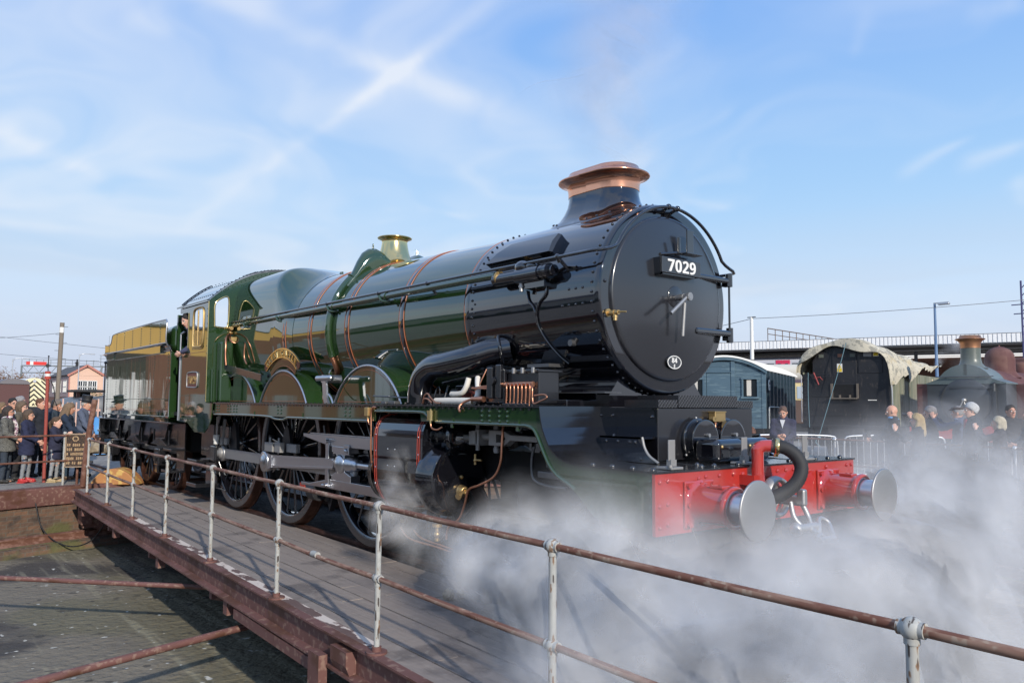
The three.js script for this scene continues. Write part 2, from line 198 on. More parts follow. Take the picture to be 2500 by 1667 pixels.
function copyPart(parent, src, x, y, z, ry = 0) { const m = shade(new THREE.Mesh(src.geometry, src.material)); m.name = src.name; m.position.set(x, y, z); m.rotation.y = ry; parent.add(m); return m; }
function single(name, label, category, geos, mat, group, kind, keepUV) { const o = shade(new THREE.Mesh(join(geos, keepUV), mat)); o.name = numbered(name); scene.add(o); return info(o, label, category, group, kind); }
function local(name, label, category, at, ry = 0, group) { const o = new THREE.Group(); o.name = numbered(name); o.position.set(...at); o.rotation.y = ry; OFF.set(o, V(0, 0, 0)); scene.add(o); return info(o, label, category, group); }   // its parts are given in its own axes
const structure = (name, geos, mat, keepUV) => single(name, undefined, undefined, geos, mat, undefined, 'structure', keepUV);
function again(src, label, at, ry = 0, group) { const o = src.clone(); o.name = numbered(src.name.replace(/_\d{3}$/, '')); o.position.set(...at); o.rotation.y = ry; o.userData = { ...src.userData, ...(label ? { label } : {}), ...(group ? { group } : {}) }; scene.add(o); return o; }
const sansBold = await new FontLoader().loadAsync('fonts/droid/droid_sans_bold.typeface.json'), serifBold = await new FontLoader().loadAsync('fonts/droid/droid_serif_bold.typeface.json');
function letters(str, size, depth, font = sansBold) { const g = new TextGeometry(str, { font, size, depth, curveSegments: 5, bevelEnabled: false }); g.computeBoundingBox(); const b = g.boundingBox; return g.translate(-(b.max.x + b.min.x) / 2, -(b.max.y + b.min.y) / 2, 0); }   // lies in x-y, faces +z
const faceX = (g, x, y, z) => g.rotateY(Math.PI / 2).translate(x, y, z);                 // to face +x
const rivet = (x, y, z, axis, r = 0.012) => { const g = new THREE.SphereGeometry(r, 8, 4, 0, Math.PI * 2, 0, Math.PI / 2); if (axis === 'x') g.rotateZ(-Math.PI / 2); if (axis === 'z') g.rotateX(Math.PI / 2); if (axis === '-x') g.rotateZ(Math.PI / 2); return g.translate(x, y, z); };
// ---------------------------------------------------------------- ground with the round turntable pit
const PC = [-4.9, 0], PR = 10;      // pit centre and radius
const KT = 0.0345, KA = -Math.atan(KT);   // the bridge stands a hair askew to the engine: its edge runs along z = z0 + KT x
const edgeZ = (x, z0 = 2.733) => z0 + KT * x;
{
  const s = poly([[-420, -420], [420, -420], [420, 420], [-420, 420]]), h = new THREE.Path(); h.absarc(PC[0], -PC[1], PR, 0, Math.PI * 2, true); s.holes.push(h);
  structure('ground', new THREE.ShapeGeometry(s, 96).rotateX(-Math.PI / 2).translate(0, -0.05, 0), M.ground);
  const fl = new THREE.CircleGeometry(PR + 0.01, 96).rotateX(-Math.PI / 2).translate(PC[0], -1.2, PC[1]);
  structure('pit_floor', fl, M.pitFloor);
  const wall = thing('pit_wall', 'mossy brick wall lining the round turntable pit under a rusty kerb ring', 'wall', [PC[0], -1.2, PC[1]]);
  part(wall, 'brick_lining', inside(new THREE.CylinderGeometry(PR, PR, 1.2, 128, 1, true).translate(PC[0], -0.66, PC[1])), M.pitWall);
  const ledge = new THREE.LatheGeometry([[PR, -1.02], [PR - 0.7, -1.02], [PR - 0.72, -1.2]].map((p) => new THREE.Vector2(...p)), 128).translate(PC[0], 0, PC[1]);
  part(wall, 'ledge', ledge, M.pitWall);
  part(wall, 'kerb_ring', new THREE.LatheGeometry([[PR + 0.34, -0.04], [PR - 0.06, -0.02], [PR - 0.07, -0.06], [PR - 0.07, -0.37], [PR, -0.39]].map((p) => new THREE.Vector2(...p)), 128).translate(PC[0], 0, PC[1]), M.rustPaint);
  const rr = new THREE.LatheGeometry([[PR - 0.52, -1.02], [PR - 0.5, -1.0], [PR - 0.47, -0.98], [PR - 0.46, -0.91], [PR - 0.49, -0.89], [PR - 0.40, -0.87], [PR - 0.36, -0.89], [PR - 0.40, -0.92], [PR - 0.40, -0.98], [PR - 0.34, -1.0], [PR - 0.33, -1.02]].map((p) => new THREE.Vector2(...p)), 160).translate(PC[0], 0, PC[1]);
  single('ring_rail', 'rusty curved rail running round the foot of the pit wall', 'rail', rr, M.rust);
}
// loose cable hanging down the pit wall
single('hanging_cable', 'thin dark cable hanging down the pit wall beside the bridge end', 'cable', tube([[-14.35, -0.3, 2.9], [-14.2, -0.75, 2.8], [-13.9, -1.0, 2.6], [-13.6, -1.08, 2.35], [-13.3, -0.95, 2.1], [-13.1, -0.6, 1.9]], 0.012, 40, 6), M.blackDull);

// ---------------------------------------------------------------- turntable bridge
const bridge = thing('turntable_bridge', 'long rust-brown turntable bridge with timber walkway spanning the pit', 'turntable', [PC[0], -1.2, 0]);
const onBridge = (g) => g.rotateY(KA);
const BX0 = -14.05, BX1 = 4.9;
{
  const r = rng(5);
  // walkway planks, seven and a half boards wide
  const wz = 0.212;
  for (let row = 0; row < 8; row++) {
    const z1 = 2.715 - row * wz, z0 = z1 - wz + 0.012; let x = BX0 + 0.02 - r() * 1.2;
    while (x < BX1) {
      const L = 3.2 + r() * 1.2, x0 = Math.max(x, BX0), x1 = Math.min(x + L - 0.008, BX1); x += L;
      if (x1 - x0 < 0.2) continue;
      const g = rbox(x0, x1, -0.11, -0.05 + (r() - 0.5) * 0.006, z0, z1, 0.004, 1); g.rotateZ((r() - 0.5) * 0.0006);
      part(bridge, 'plank', onBridge(g), M.plank);
    }
  }
  part(bridge, 'deck_plate', onBridge(box(BX0, BX1, -0.14, -0.075, 0.80, 1.022)), M.oily);
  part(bridge, 'track_bed', onBridge(box(BX0, BX1, -0.15, -0.078, -2.6, 0.797)), M.oily);
  part(bridge, 'worn_paint_strip', onBridge(box(-9.4, -1.45, -0.056, -0.0455, 2.62, 2.716)), M.flake, 'strip of flaking white paint along the edge');
  // edge channel
  const prof = poly([[2.716, -0.046], [2.80, -0.046], [2.80, -0.062], [2.745, -0.07], [2.745, -0.26], [2.82, -0.272], [2.82, -0.29], [2.716, -0.29]]);
  for (const [a, b] of [[BX0, -9.2], [-9.195, -3.42], [-3.415, BX1]]) part(bridge, 'edge_channel', onBridge(extX(prof, a, b)), M.rustPaint);
  // lower fascia angle of the middle bay
  part(bridge, 'fascia_angle', onBridge(join([box(-4.1, -2.16, -0.40, -0.31, 2.80, 2.815), box(-4.1, -2.16, -0.325, -0.31, 2.66, 2.80)])), M.rustPaint);
  for (const x of [-13.6, -10.7, -7.9, -5.1, -2.02, -1.7, 1.2, 3.4]) {
    const g = x === -2.02 ? box(x - 0.1, x + 0.1, -0.95, -0.2, 2.81, 2.88) : x === -1.7 ? extX(poly([[2.747, -0.1], [2.83, -0.1], [2.83, -0.2], [2.80, -0.268], [2.747, -0.268]]), x - 0.13, x + 0.14) : extX(poly([[1.5, -0.3], [2.74, -0.3], [2.74, -0.42], [1.5, -0.8]]), x - 0.04, x + 0.04);
    part(bridge, x === -2.02 ? 'hanging_post' : 'bracket', onBridge(g), M.rustPaint);
    if (x < -2.1) part(bridge, 'lug', onBridge(box(x + 0.6, x + 0.72, -0.44, -0.292, 2.7, 2.79)), M.rustPaint);
  }
  for (const s of [1, -1]) part(bridge, 'main_girder', onBridge(join([box(BX0 + 0.6, BX1 - 0.3, -0.9, -0.16, s * 1.45 - 0.02, s * 1.45 + 0.02), box(BX0 + 0.6, BX1 - 0.3, -0.93, -0.9, s * 1.45 - 0.2, s * 1.45 + 0.2), box(BX0 + 0.6, BX1 - 0.3, -0.16, -0.13 - 0.022, s * 1.45 - 0.2, s * 1.45 + 0.2), ...[-12, -10, -8, -6, -4, -2, 0, 2].map((x) => box(x - 0.02, x + 0.02, -0.88, -0.17, s * 1.45 - 0.15, s * 1.45 + 0.15))])), M.rustPaint);
  // end carriage with wheels standing on the ring rail
  for (const [x, d] of [[-14.35, 1], [4.55, -1]]) part(bridge, 'end_carriage', join([box(x, x + 0.24, -0.82, -0.18, -2.2, 2.1), ...[-1.9, -0.9, 0.9, 1.75].flatMap((z) => [cylX(0.26, x + 0.02, x + 0.2, -0.62, z, 24)]), box(x - 0.06, x + 0.3, -0.75, -0.2, 1.95, 2.14)]), M.rustPaint);
  part(bridge, 'centre_pivot', [cylY(0.6, -1.2, -0.9, PC[0], 0, 32), cylY(0.35, -0.9, -0.15, PC[0], 0, 32)], M.rust);
  // running rails
  const rail = poly([[-0.07, -0.14], [0.07, -0.14], [0.07, -0.125], [0.012, -0.11], [0.012, -0.05], [0.036, -0.04], [0.036, -0.004], [0.03, 0], [-0.03, 0], [-0.036, -0.004], [-0.036, -0.04], [-0.012, -0.05], [-0.012, -0.11], [-0.07, -0.125]]);
  for (const s of [1, -1]) part(bridge, 'running_rail', extX(rail, -14.6, 4.6).translate(0, 0, s * 0.7525), M.treadRust);
}
// the lines that leave the pit behind the tender, and beside it
{
  const rail = (x0, x1, z) => join([box(x0, x1, -0.045, 0, z - 0.035, z + 0.035)]);
  for (const [z0, x0, x1, lab] of [[0, -60, -14.62, 'pair of rails leading off behind the tender']]) single('railway_track', lab, 'track', [rail(x0, x1, z0 - 0.7525), rail(x0, x1, z0 + 0.7525)], M.treadRust);
  const tr = single('railway_track', 'pair of dark rails curving away beside the crowd', 'track', [tube([[-15.2, -0.03, -1.6], [-22, -0.03, -3.4], [-32, -0.03, -5], [-60, -0.03, -7]], 0.035, 40, 6), tube([[-15.2, -0.03, -3.0], [-22, -0.03, -4.8], [-32, -0.03, -6.4], [-60, -0.03, -8.4]], 0.035, 40, 6)], M.treadRust);
}
// ---------------------------------------------------------------- railing along the near edge of the bridge
{
  const rl = thing('railing', 'white-posted railing with rusty rails and ball joints along the bridge edge', 'railing', [-5, -0.05, 2.56]);
  const xs = [-12.942, -11.061, -9.143, -7.231, -5.279, -3.297, -1.373, 0.545, 2.403, 4.3], yt = 0.966, ym = 0.464;
  xs.forEach((x, i) => {
    const z = edgeZ(x);
    const p = part(rl, 'post', cylY(0.0205, -0.04, yt, x, z, 16), M.whitePost);
    part(p, 'base_flange', [cylY(0.075, -0.0505, -0.032, x, z, 20), cylY(0.034, -0.032, 0.0, x, z, 16)], M.rustPaint);
    for (const y of [yt, ym]) part(p, 'ball_joint', [new THREE.SphereGeometry(y === yt ? 0.039 : 0.036, 20, 14).translate(x, y, z), cylY(0.026, y - 0.05, y - 0.02, x, z, 16), cylX(0.0265, x - 0.045, x + 0.045, y, z, 16)], M.whitePost);
    if (i) { const a = xs[i - 1]; for (const [y, n, m] of [[yt, 'top_rail', M.railTop], [ym, 'middle_rail', M.railTop]]) part(rl, n, tube([[a, y, edgeZ(a)], [(a + x) / 2, y - (i === 6 && y === ym ? 0.012 : 0.003), edgeZ((a + x) / 2)], [x, y, edgeZ(x)]], 0.0185, 12, 14), m); }
  });
  part(rl, 'pipe_coupling', bar([-2.52, ym, edgeZ(-2.52)], [-2.42, ym, edgeZ(-2.42)], 0.026, 14), M.whitePost);
}
// ---------------------------------------------------------------- fence round the pit
{
  const f = thing('pit_fence', 'rusty two-rail fence with posts round the edge of the turntable pit', 'fence', [PC[0], -0.05, PC[1]]);
  const R = PR + 0.42, at = (deg) => [PC[0] + R * Math.cos(deg * Math.PI / 180), PC[1] + R * Math.sin(deg * Math.PI / 180)];   // degrees from +x towards +z
  const ring = (d0, d1, y) => { const pts = []; for (let d = d0; d <= d1 + 0.01; d += 3) pts.push([at(d)[0], y, at(d)[1]]); return tube(pts, 0.021, pts.length * 3, 8); };
  for (const [d0, d1, tall] of [[147, 168.6, true], [238, 348, false]]) {
    const yt = tall ? 0.97 : 0.98;
    part(f, 'top_rail', ring(d0, d1, yt), M.rust); part(f, 'middle_rail', ring(d0, d1, 0.45), M.rust);
    for (let d = d0; d <= d1 + 0.01; d += tall ? 10.8 : 10) { const [x, z] = at(d); part(f, 'post', [cylY(0.024, -0.05, yt, x, z, 12), sph(0.045, x, yt, z, 12), sph(0.042, x, 0.45, z, 12)], tall ? M.rust : M.galv); }
  }
}
// ---------------------------------------------------------------- two long pipes lying out across the pit, and small litter
single('strut_pipe', 'slim rust-red pipe crossing the pit, the one farther from the camera', 'pipe', [bar([-10.6, -0.5, 6.39], [-6.0, -0.5, 2.2], 0.03, 12), bar([-9.62, -0.5, 5.5], [-9.5, -0.5, 5.39], 0.042, 12), cylY(0.03, -1.2, -0.45, -10.4, 6.2, 10)], M.rustPaint);
single('strut_pipe', 'slim rust-red pipe crossing the pit, the one nearest the camera', 'pipe', [bar([-3.25, -0.5, 5.87], [-4.3, -0.5, 2.16], 0.034, 12), bar([-4.25, -0.5, 2.34], [-4.31, -0.5, 2.12], 0.02, 12), cylY(0.03, -1.2, -0.45, -3.3, 5.7, 10)], M.rustPaint);
{
  const r = rng(77), lump = (x, y, z, s) => { const g = new THREE.IcosahedronGeometry(s, 2), p = g.attributes.position, m = new Map(); for (let i = 0; i < p.count; i++) { const k = [p.getX(i), p.getY(i), p.getZ(i)].map((q) => q.toFixed(3)).join(); if (!m.has(k)) m.set(k, 0.75 + 0.45 * r()); const q = m.get(k); p.setXYZ(i, p.getX(i) * q * 1.1, p.getY(i) * q, p.getZ(i) * q); } g.deleteAttribute('normal'); g.computeVertexNormals(); return g.translate(x, y, z); };
  const sp = thing('coal_lump', 'two pale brown stone lumps lying on the walkway near the wheels', 'stone', [-2.32, -0.05, 1.4]);
  part(sp, 'larger_lump', lump(-2.33, -0.005, 1.42, 0.055), M.stone); part(sp, 'smaller_lump', lump(-2.30, -0.012, 1.31, 0.042), M.stone);
}
// ================================================================ the engine: front of buffer beam at x = 0, rail top at y = 0
const BY = 2.6415;                                        // boiler axis height
const loco = thing('steam_locomotive', 'large green and black steam engine with copper-capped chimney and red buffer beam', 'locomotive', [-5.2, 0, 0]);
const barrelR = (x) => (x > -3.05 ? 0.853 : 0.853 + 0.0262 * (-x - 3.05));
{ // ---------------- boiler, firebox, smokebox
  const pr = []; for (let x = -7.3; x <= -2.849; x += 0.2225) pr.push([x, barrelR(x)]);
  const barrel = part(loco, 'boiler', latheX(pr, BY, 0, 160), M.green);
  for (const [x, w] of [[-2.885, 0.055], [-4.13, 0.05], [-5.4, 0.05], [-6.42, 0.045], [-7.22, 0.045]]) {
    const R = barrelR(x);
    const b = part(barrel, 'boiler_band', latheX([[x - w, R - 0.004], [x - w, R + 0.007], [x + w * 0, R + 0.008], [x + w, R + 0.007], [x + w, R - 0.004]], BY, 0, 160), M.black);
    for (const s of [-1, 1]) part(b, 'lining', latheX([[x + s * (w - 0.002) - 0.003, R], [x + s * (w - 0.002) - 0.003, R + 0.0085], [x + s * (w - 0.002) + 0.003, R + 0.0085], [x + s * (w - 0.002) + 0.003, R]], BY, 0, 160), M.orangeLine);
  }
  for (const x of [-2.97, -4.05]) part(barrel, 'band_clip', [bar([x, 2.14, 0.72], [x + 0.08, 2.02, 0.63], 0.007, 6), bar([x - 0.02, 2.06, 0.66], [x + 0.1, 2.05, 0.65], 0.006, 6)], M.steelDark);
  // firebox: Belpaire sections lofted into the round barrel
  const sec = (k, R) => { const pts = []; const n = 72; for (let i = 0; i < n; i++) { const a = (i / n) * Math.PI * 2, cx = Math.cos(a), cy = Math.sin(a); // circle
      const ci = [R * cx, R * cy]; const e = 2 / 5.6, w = 0.955, hT = 1.10, hB = 1.0; const sx = Math.sign(cx) * Math.pow(Math.abs(cx), e), sy = Math.sign(cy) * Math.pow(Math.abs(cy), e);
      let wx = w * sx; const yy = cy > 0 ? hT * sy : hB * sy; if (yy < -0.1) wx *= 1 - 0.22 * smooth(-0.1, -0.95, yy); if (yy > 0) wx *= 1 - 0.06 * yy; pts.push([mix(ci[0], wx, k), mix(ci[1], yy, k)]); } return pts; };
  const secs = [[-9.4, 1], [-8.6, 1], [-7.80, 1], [-7.74, 0.99], [-7.69, 0.965], [-7.65, 0.92], [-7.62, 0.86], [-7.56, 0.74], [-7.48, 0.6], [-7.36, 0.40], [-7.22, 0.2], [-7.08, 0.06], [-6.95, 0.0]];
  const P = [], I = [], n = 72;
  for (const [x, k] of secs) for (const [z, y] of sec(k, barrelR(x) + 0.004)) P.push(x, BY + y + (x > -7.7 && y > 0 ? 0 : 0), z);
  for (let j = 0; j < secs.length - 1; j++) for (let i = 0; i < n; i++) { const a = j * n + i, b = j * n + (i + 1) % n, c = a + n, d = b + n; I.push(a, b, c, b, d, c); }
  const fg = new THREE.BufferGeometry(); fg.setAttribute('position', new THREE.Float32BufferAttribute(P, 3)); fg.setIndex(I); fg.computeVertexNormals();
  const fb = part(loco, 'firebox', fg, M.green);
  part(fb, 'washout_plug', [[-8.9, 3.35], [-8.35, 3.32], [-8.9, 2.15], [-8.4, 2.1], [-7.95, 2.08]].map(([x, y]) => new THREE.SphereGeometry(0.034, 10, 6).scale(1, 1, 0.5).translate(x, y, y > 3 ? 0.86 : 0.885)), M.blackDull);
  part(loco, 'safety_fitting', [cylY(0.07, 3.70, 3.76, -9.2, 0.36, 14), cylY(0.03, 3.74, 3.80, -9.2, 0.36, 10), box(-6.98, -6.9, 3.55, 3.60, 0.22, 0.24)], M.green);
  const sb = part(loco, 'smokebox', [latheX([[-2.85, 0.80], [-2.85, 0.862], [-1.06, 0.862], [-1.035, 0.858], [-1.012, 0.845], [-1.006, 0.83], [-1.006, 0.76], [-1.0, 0.735]], BY, 0, 160)], M.black);
  const rv = []; for (let i = 0; i < 64; i++) { const a = i / 64 * Math.PI * 2; rv.push(new THREE.SphereGeometry(0.0135, 8, 6).translate(-1.09, BY + 0.864 * Math.sin(a), 0.864 * Math.cos(a)), new THREE.SphereGeometry(0.0135, 8, 6).translate(-2.80, BY + 0.864 * Math.sin(a), 0.864 * Math.cos(a))); if (i % 3 === 0) rv.push(new THREE.SphereGeometry(0.011, 8, 6).translate(-2.75, BY + 0.864 * Math.sin(a + 0.05), 0.864 * Math.cos(a + 0.05))); }
  for (const [y, k] of [[2.55, 4], [2.69, 3]]) for (let i = 0; i < k; i++) { const a = Math.asin((y - BY) / 0.862); rv.push(new THREE.SphereGeometry(0.0125, 8, 6).translate(-1.2 - i * 0.085, y, 0.863 * Math.cos(a))); }
  for (const [y, z] of [[2.44, 0.79], [2.73, 0.79]]) rv.push(rivet(-1.005, y, z, 'x', 0.016));
  part(sb, 'rivets', rv, M.black);
  const door = part(loco, 'smokebox_door', latheX([[-1.02, 0.742], [-0.985, 0.74], [-0.975, 0.725], [-0.972, 0.70], [-0.960, 0.62], [-0.943, 0.5], [-0.925, 0.36], [-0.912, 0.2], [-0.908, 0.0]], BY, 0, 128), M.blackDoor);
  part(door, 'door_handle', [cylX(0.026, -0.90, -0.735, BY, 0, 16), cylX(0.036, -0.762, -0.738, BY, 0, 16), bar([-0.80, BY - 0.01, 0], [-0.83, 2.30, 0.0], 0.017, 10, ), cylX(0.03, -0.855, -0.81, BY, 0, 16), bar([-0.765, BY, 0.01], [-0.755, 2.475, 0.245], 0.0165, 10)], M.steelDull);
  part(door, 'handle_boss', [latheX([[-0.915, 0.1], [-0.9, 0.095], [-0.895, 0.0]], BY + 0.01, 0, 28)], M.blackDoor);
  part(door, 'hinge_strap', [rbox(-0.965, -0.915, 2.345, 2.405, -0.84, -0.31, 0.02), rbox(-0.965, -0.925, 2.855, 2.91, -0.84, 0.25, 0.02), cylY(0.034, 2.29, 2.43, -0.945, -0.842, 14), cylY(0.034, 2.83, 2.95, -0.945, -0.842, 14), cylY(0.011, 2.29, 2.95, -0.945, -0.842, 10), box(-1.0, -0.93, 2.31, 2.36, -0.86, -0.80), box(-1.0, -0.93, 2.83, 2.87, -0.86, -0.80)], M.black);
  const np = part(door, 'number_plate', rbox(-0.85, -0.832, 2.842, 2.982, -0.265, 0.265, 0.004), M.blackDoor);
  part(np, 'numerals', faceX(letters('7029', 0.108, 0.006, sansBold).scale(1.18, 1.0, 1), -0.832, 2.912, 0.0), M.whitePaint);
  part(door, 'plate_bracket', [box(-0.93, -0.85, 2.83, 2.98, 0.235, 0.262), box(-0.93, -0.85, 2.83, 2.845, -0.2, 0.262), box(-0.93, -0.852, 2.84, 2.97, -0.26, -0.235)], M.black);
  part(door, 'lamp_bracket', [bar([-0.93, 3.02, 0.17], [-0.86, 3.05, -0.06], 0.016, 8), rbox(-0.90, -0.80, 3.035, 3.047, -0.26, -0.04, 0.004), rbox(-0.87, -0.855, 3.04, 3.27, -0.20, -0.11, 0.005), bar([-0.86, 3.04, 0.0], [-0.86, 3.18, 0.0], 0.014, 8)], M.black);
  const sp = part(door, 'shed_plate', faceX(extZ((() => { const s = new THREE.Shape(); s.absellipse(0, 0, 0.098, 0.062, 0, Math.PI * 2); return s; })(), 0, 0.012, { curveSegments: 32 }), -0.945, 2.072, -0.01), M.black);
  const oval = new THREE.Shape(); oval.absellipse(0, 0, 0.094, 0.059, 0, Math.PI * 2); const hole = new THREE.Path(); hole.absellipse(0, 0, 0.086, 0.052, 0, Math.PI * 2); oval.holes.push(hole);
  part(sp, 'lettering', [faceX(extZ(oval, 0, 0.004, { curveSegments: 32 }), -0.933, 2.072, -0.01), faceX(letters('84', 0.044, 0.004).scale(1.15, 1, 1), -0.933, 2.089, -0.01), faceX(letters('E', 0.032, 0.004), -0.933, 2.039, -0.01)], M.whitePaint);
  part(loco, 'drain_cock', [cylX(0.035, -1.0, -0.985, 2.46, 0.765, 16), cylX(0.02, -0.99, -0.87, 2.455, 0.765, 12), cylY(0.018, 2.39, 2.45, -0.91, 0.765, 12), cylY(0.024, 2.415, 2.43, -0.91, 0.765, 6), bar([-0.87, 2.46, 0.765], [-0.80, 2.455, 0.75], 0.008, 6), cylX(0.027, -0.94, -0.915, 2.455, 0.765, 6)], M.brassDull);
}
{ // ---------------- chimney (oblong, two flues), drawn as a stretched lathe
  const stad = (prof) => { const g = new THREE.LatheGeometry(prof.map(([y, r]) => new THREE.Vector2(r, y)), 96), p = g.attributes.position; for (let i = 0; i < p.count; i++) { const x = p.getX(i); p.setX(i, x + 0.16 * clamp(x / 0.03, -1, 1)); } g.computeVertexNormals(); return g.translate(-1.80, 0, 0); };
  // base flare saddles the smokebox: drop each base point to the round of the smokebox
  const base = (() => { const g = new THREE.LatheGeometry([[0.42, 0.0], [0.40, 0.015], [0.335, 0.03], [0.285, 0.075], [0.25, 0.13], [0.234, 0.19], [0.230, 0.25]].map(([r, y]) => new THREE.Vector2(r, y)), 96), p = g.attributes.position; for (let i = 0; i < p.count; i++) { const x = p.getX(i), z = p.getZ(i), y = p.getY(i), k = 1 - smooth(0, 0.16, y); const yc = Math.sqrt(0.864 * 0.864 - z * z) - 0.864; p.setXYZ(i, x + 0.16 * clamp(x / 0.03, -1, 1), BY + 0.861 + y + yc * k, z); } g.computeVertexNormals(); return g.translate(-1.80, 0, 0); })();
  const ch = part(loco, 'chimney', [base, stad([[3.74, 0.2285], [3.70, 0.2285]]), stad([[3.755, 0.229], [3.72, 0.229]]), stad([[3.96, 0.19], [3.5, 0.17]])], M.black);
  part(ch, 'copper_cap', stad([[3.742, 0.2335], [3.75, 0.236], [3.80, 0.237], [3.835, 0.245], [3.862, 0.265], [3.878, 0.30], [3.884, 0.327], [3.893, 0.337], [3.905, 0.333], [3.915, 0.315], [3.928, 0.285], [3.945, 0.255], [3.965, 0.238], [3.985, 0.228], [3.99, 0.215], [3.982, 0.203], [3.94, 0.19]]), M.copper);
  const rv = []; for (let i = 0; i < 20; i++) { const a = i / 20 * 6.283, r = 0.385, x = r * Math.cos(a), z = r * Math.sin(a); rv.push(sph(0.013, -1.80 + x + 0.16 * Math.sign(x), BY + 0.018 + Math.sqrt(0.864 ** 2 - z * z), z, 8)); }
  part(ch, 'rivets', rv, M.black);
}
{ // ---------------- brass safety-valve cover with feed clacks
  const R = barrelR(-5.82), g = new THREE.LatheGeometry([[0.36, 0.0], [0.31, 0.02], [0.26, 0.06], [0.225, 0.11], [0.20, 0.18], [0.183, 0.26], [0.174, 0.32], [0.178, 0.345], [0.20, 0.362], [0.232, 0.374], [0.237, 0.384], [0.228, 0.392], [0.17, 0.396], [0.15, 0.38], [0.15, 0.2]].map(([r, y]) => new THREE.Vector2(r, y)), 80), p = g.attributes.position;
  for (let i = 0; i < p.count; i++) { const x = p.getX(i), y = p.getY(i), z = p.getZ(i), k = 1 - smooth(0, 0.2, y); p.setY(i, BY + R + y + (Math.sqrt(R * R - z * z) - R) * k); }
  g.computeVertexNormals(); part(loco, 'safety_valve_cover', g.translate(-5.82, 0, 0), M.brass);
  for (const s of [1, -1]) {
    const P = [], I = [], n = 20; // clack cover: an ear-shaped loft over the shoulder of the boiler
    const rows = [[8, 0.0, 0.235], [14, 0.20, 0.20], [17, 0.25, 0.17], [21, 0.262, 0.145], [26, 0.235, 0.12], [32, 0.165, 0.10], [39, 0.09, 0.082], [46, 0.052, 0.066], [52, 0.04, 0.052]];
    for (const [deg, h, w] of rows) for (let i = 0; i <= n; i++) { const t = i / n * Math.PI, a = deg * Math.PI / 180, hh = R - 0.03 + (h + 0.03) * Math.pow(Math.sin(t), 0.6); P.push(-5.80 + w * Math.cos(t), BY + hh * Math.cos(a), s * hh * Math.sin(a)); }
    for (let j = 0; j < rows.length - 1; j++) for (let i = 0; i < n; i++) { const a = j * (n + 1) + i, b = a + 1, c = a + n + 1, d = c + 1; s > 0 ? I.push(a, c, b, b, c, d) : I.push(a, b, c, b, d, c); }
    const cg = new THREE.BufferGeometry(); cg.setAttribute('position', new THREE.Float32BufferAttribute(P, 3)); cg.setIndex(I); cg.computeVertexNormals();
    part(loco, 'clack_cover', [cg, cylY(0.018, 3.74, 3.83, -5.80, s * 0.345, 8, 0.008)], M.green);
    const arc = []; for (let d = 47; d >= -22; d -= 3) { const a = (90 - (90 - d)) * Math.PI / 180; arc.push([-5.80 - (47 - d) * 0.0006, BY + (R + 0.03) * Math.sin(a), s * (R + 0.03) * Math.cos(a)]); }
    part(loco, 'feed_pipe', [tube(arc, 0.048, 60, 14), new THREE.TorusGeometry(0.054, 0.012, 8, 16).rotateX(0.8 * s).translate(-5.80, BY + (R + 0.03) * Math.sin(0.82), s * (R + 0.03) * Math.cos(0.82))], M.green);
    const e = arc[arc.length - 1];
    part(loco, 'copper_elbow', tube([e, [e[0] - 0.005, e[1] - 0.10, e[2] - s * 0.05], [e[0] - 0.03, e[1] - 0.18, e[2] - s * 0.09], [e[0] - 0.11, e[1] - 0.22, e[2] - s * 0.12]], 0.036, 20, 12), M.copperPipe);
    part(loco, 'pipe_flange', cylX(0.085, e[0] - 0.17, e[0] - 0.13, e[1] - 0.22, e[2] - s * 0.12, 20), M.green);
  }
}
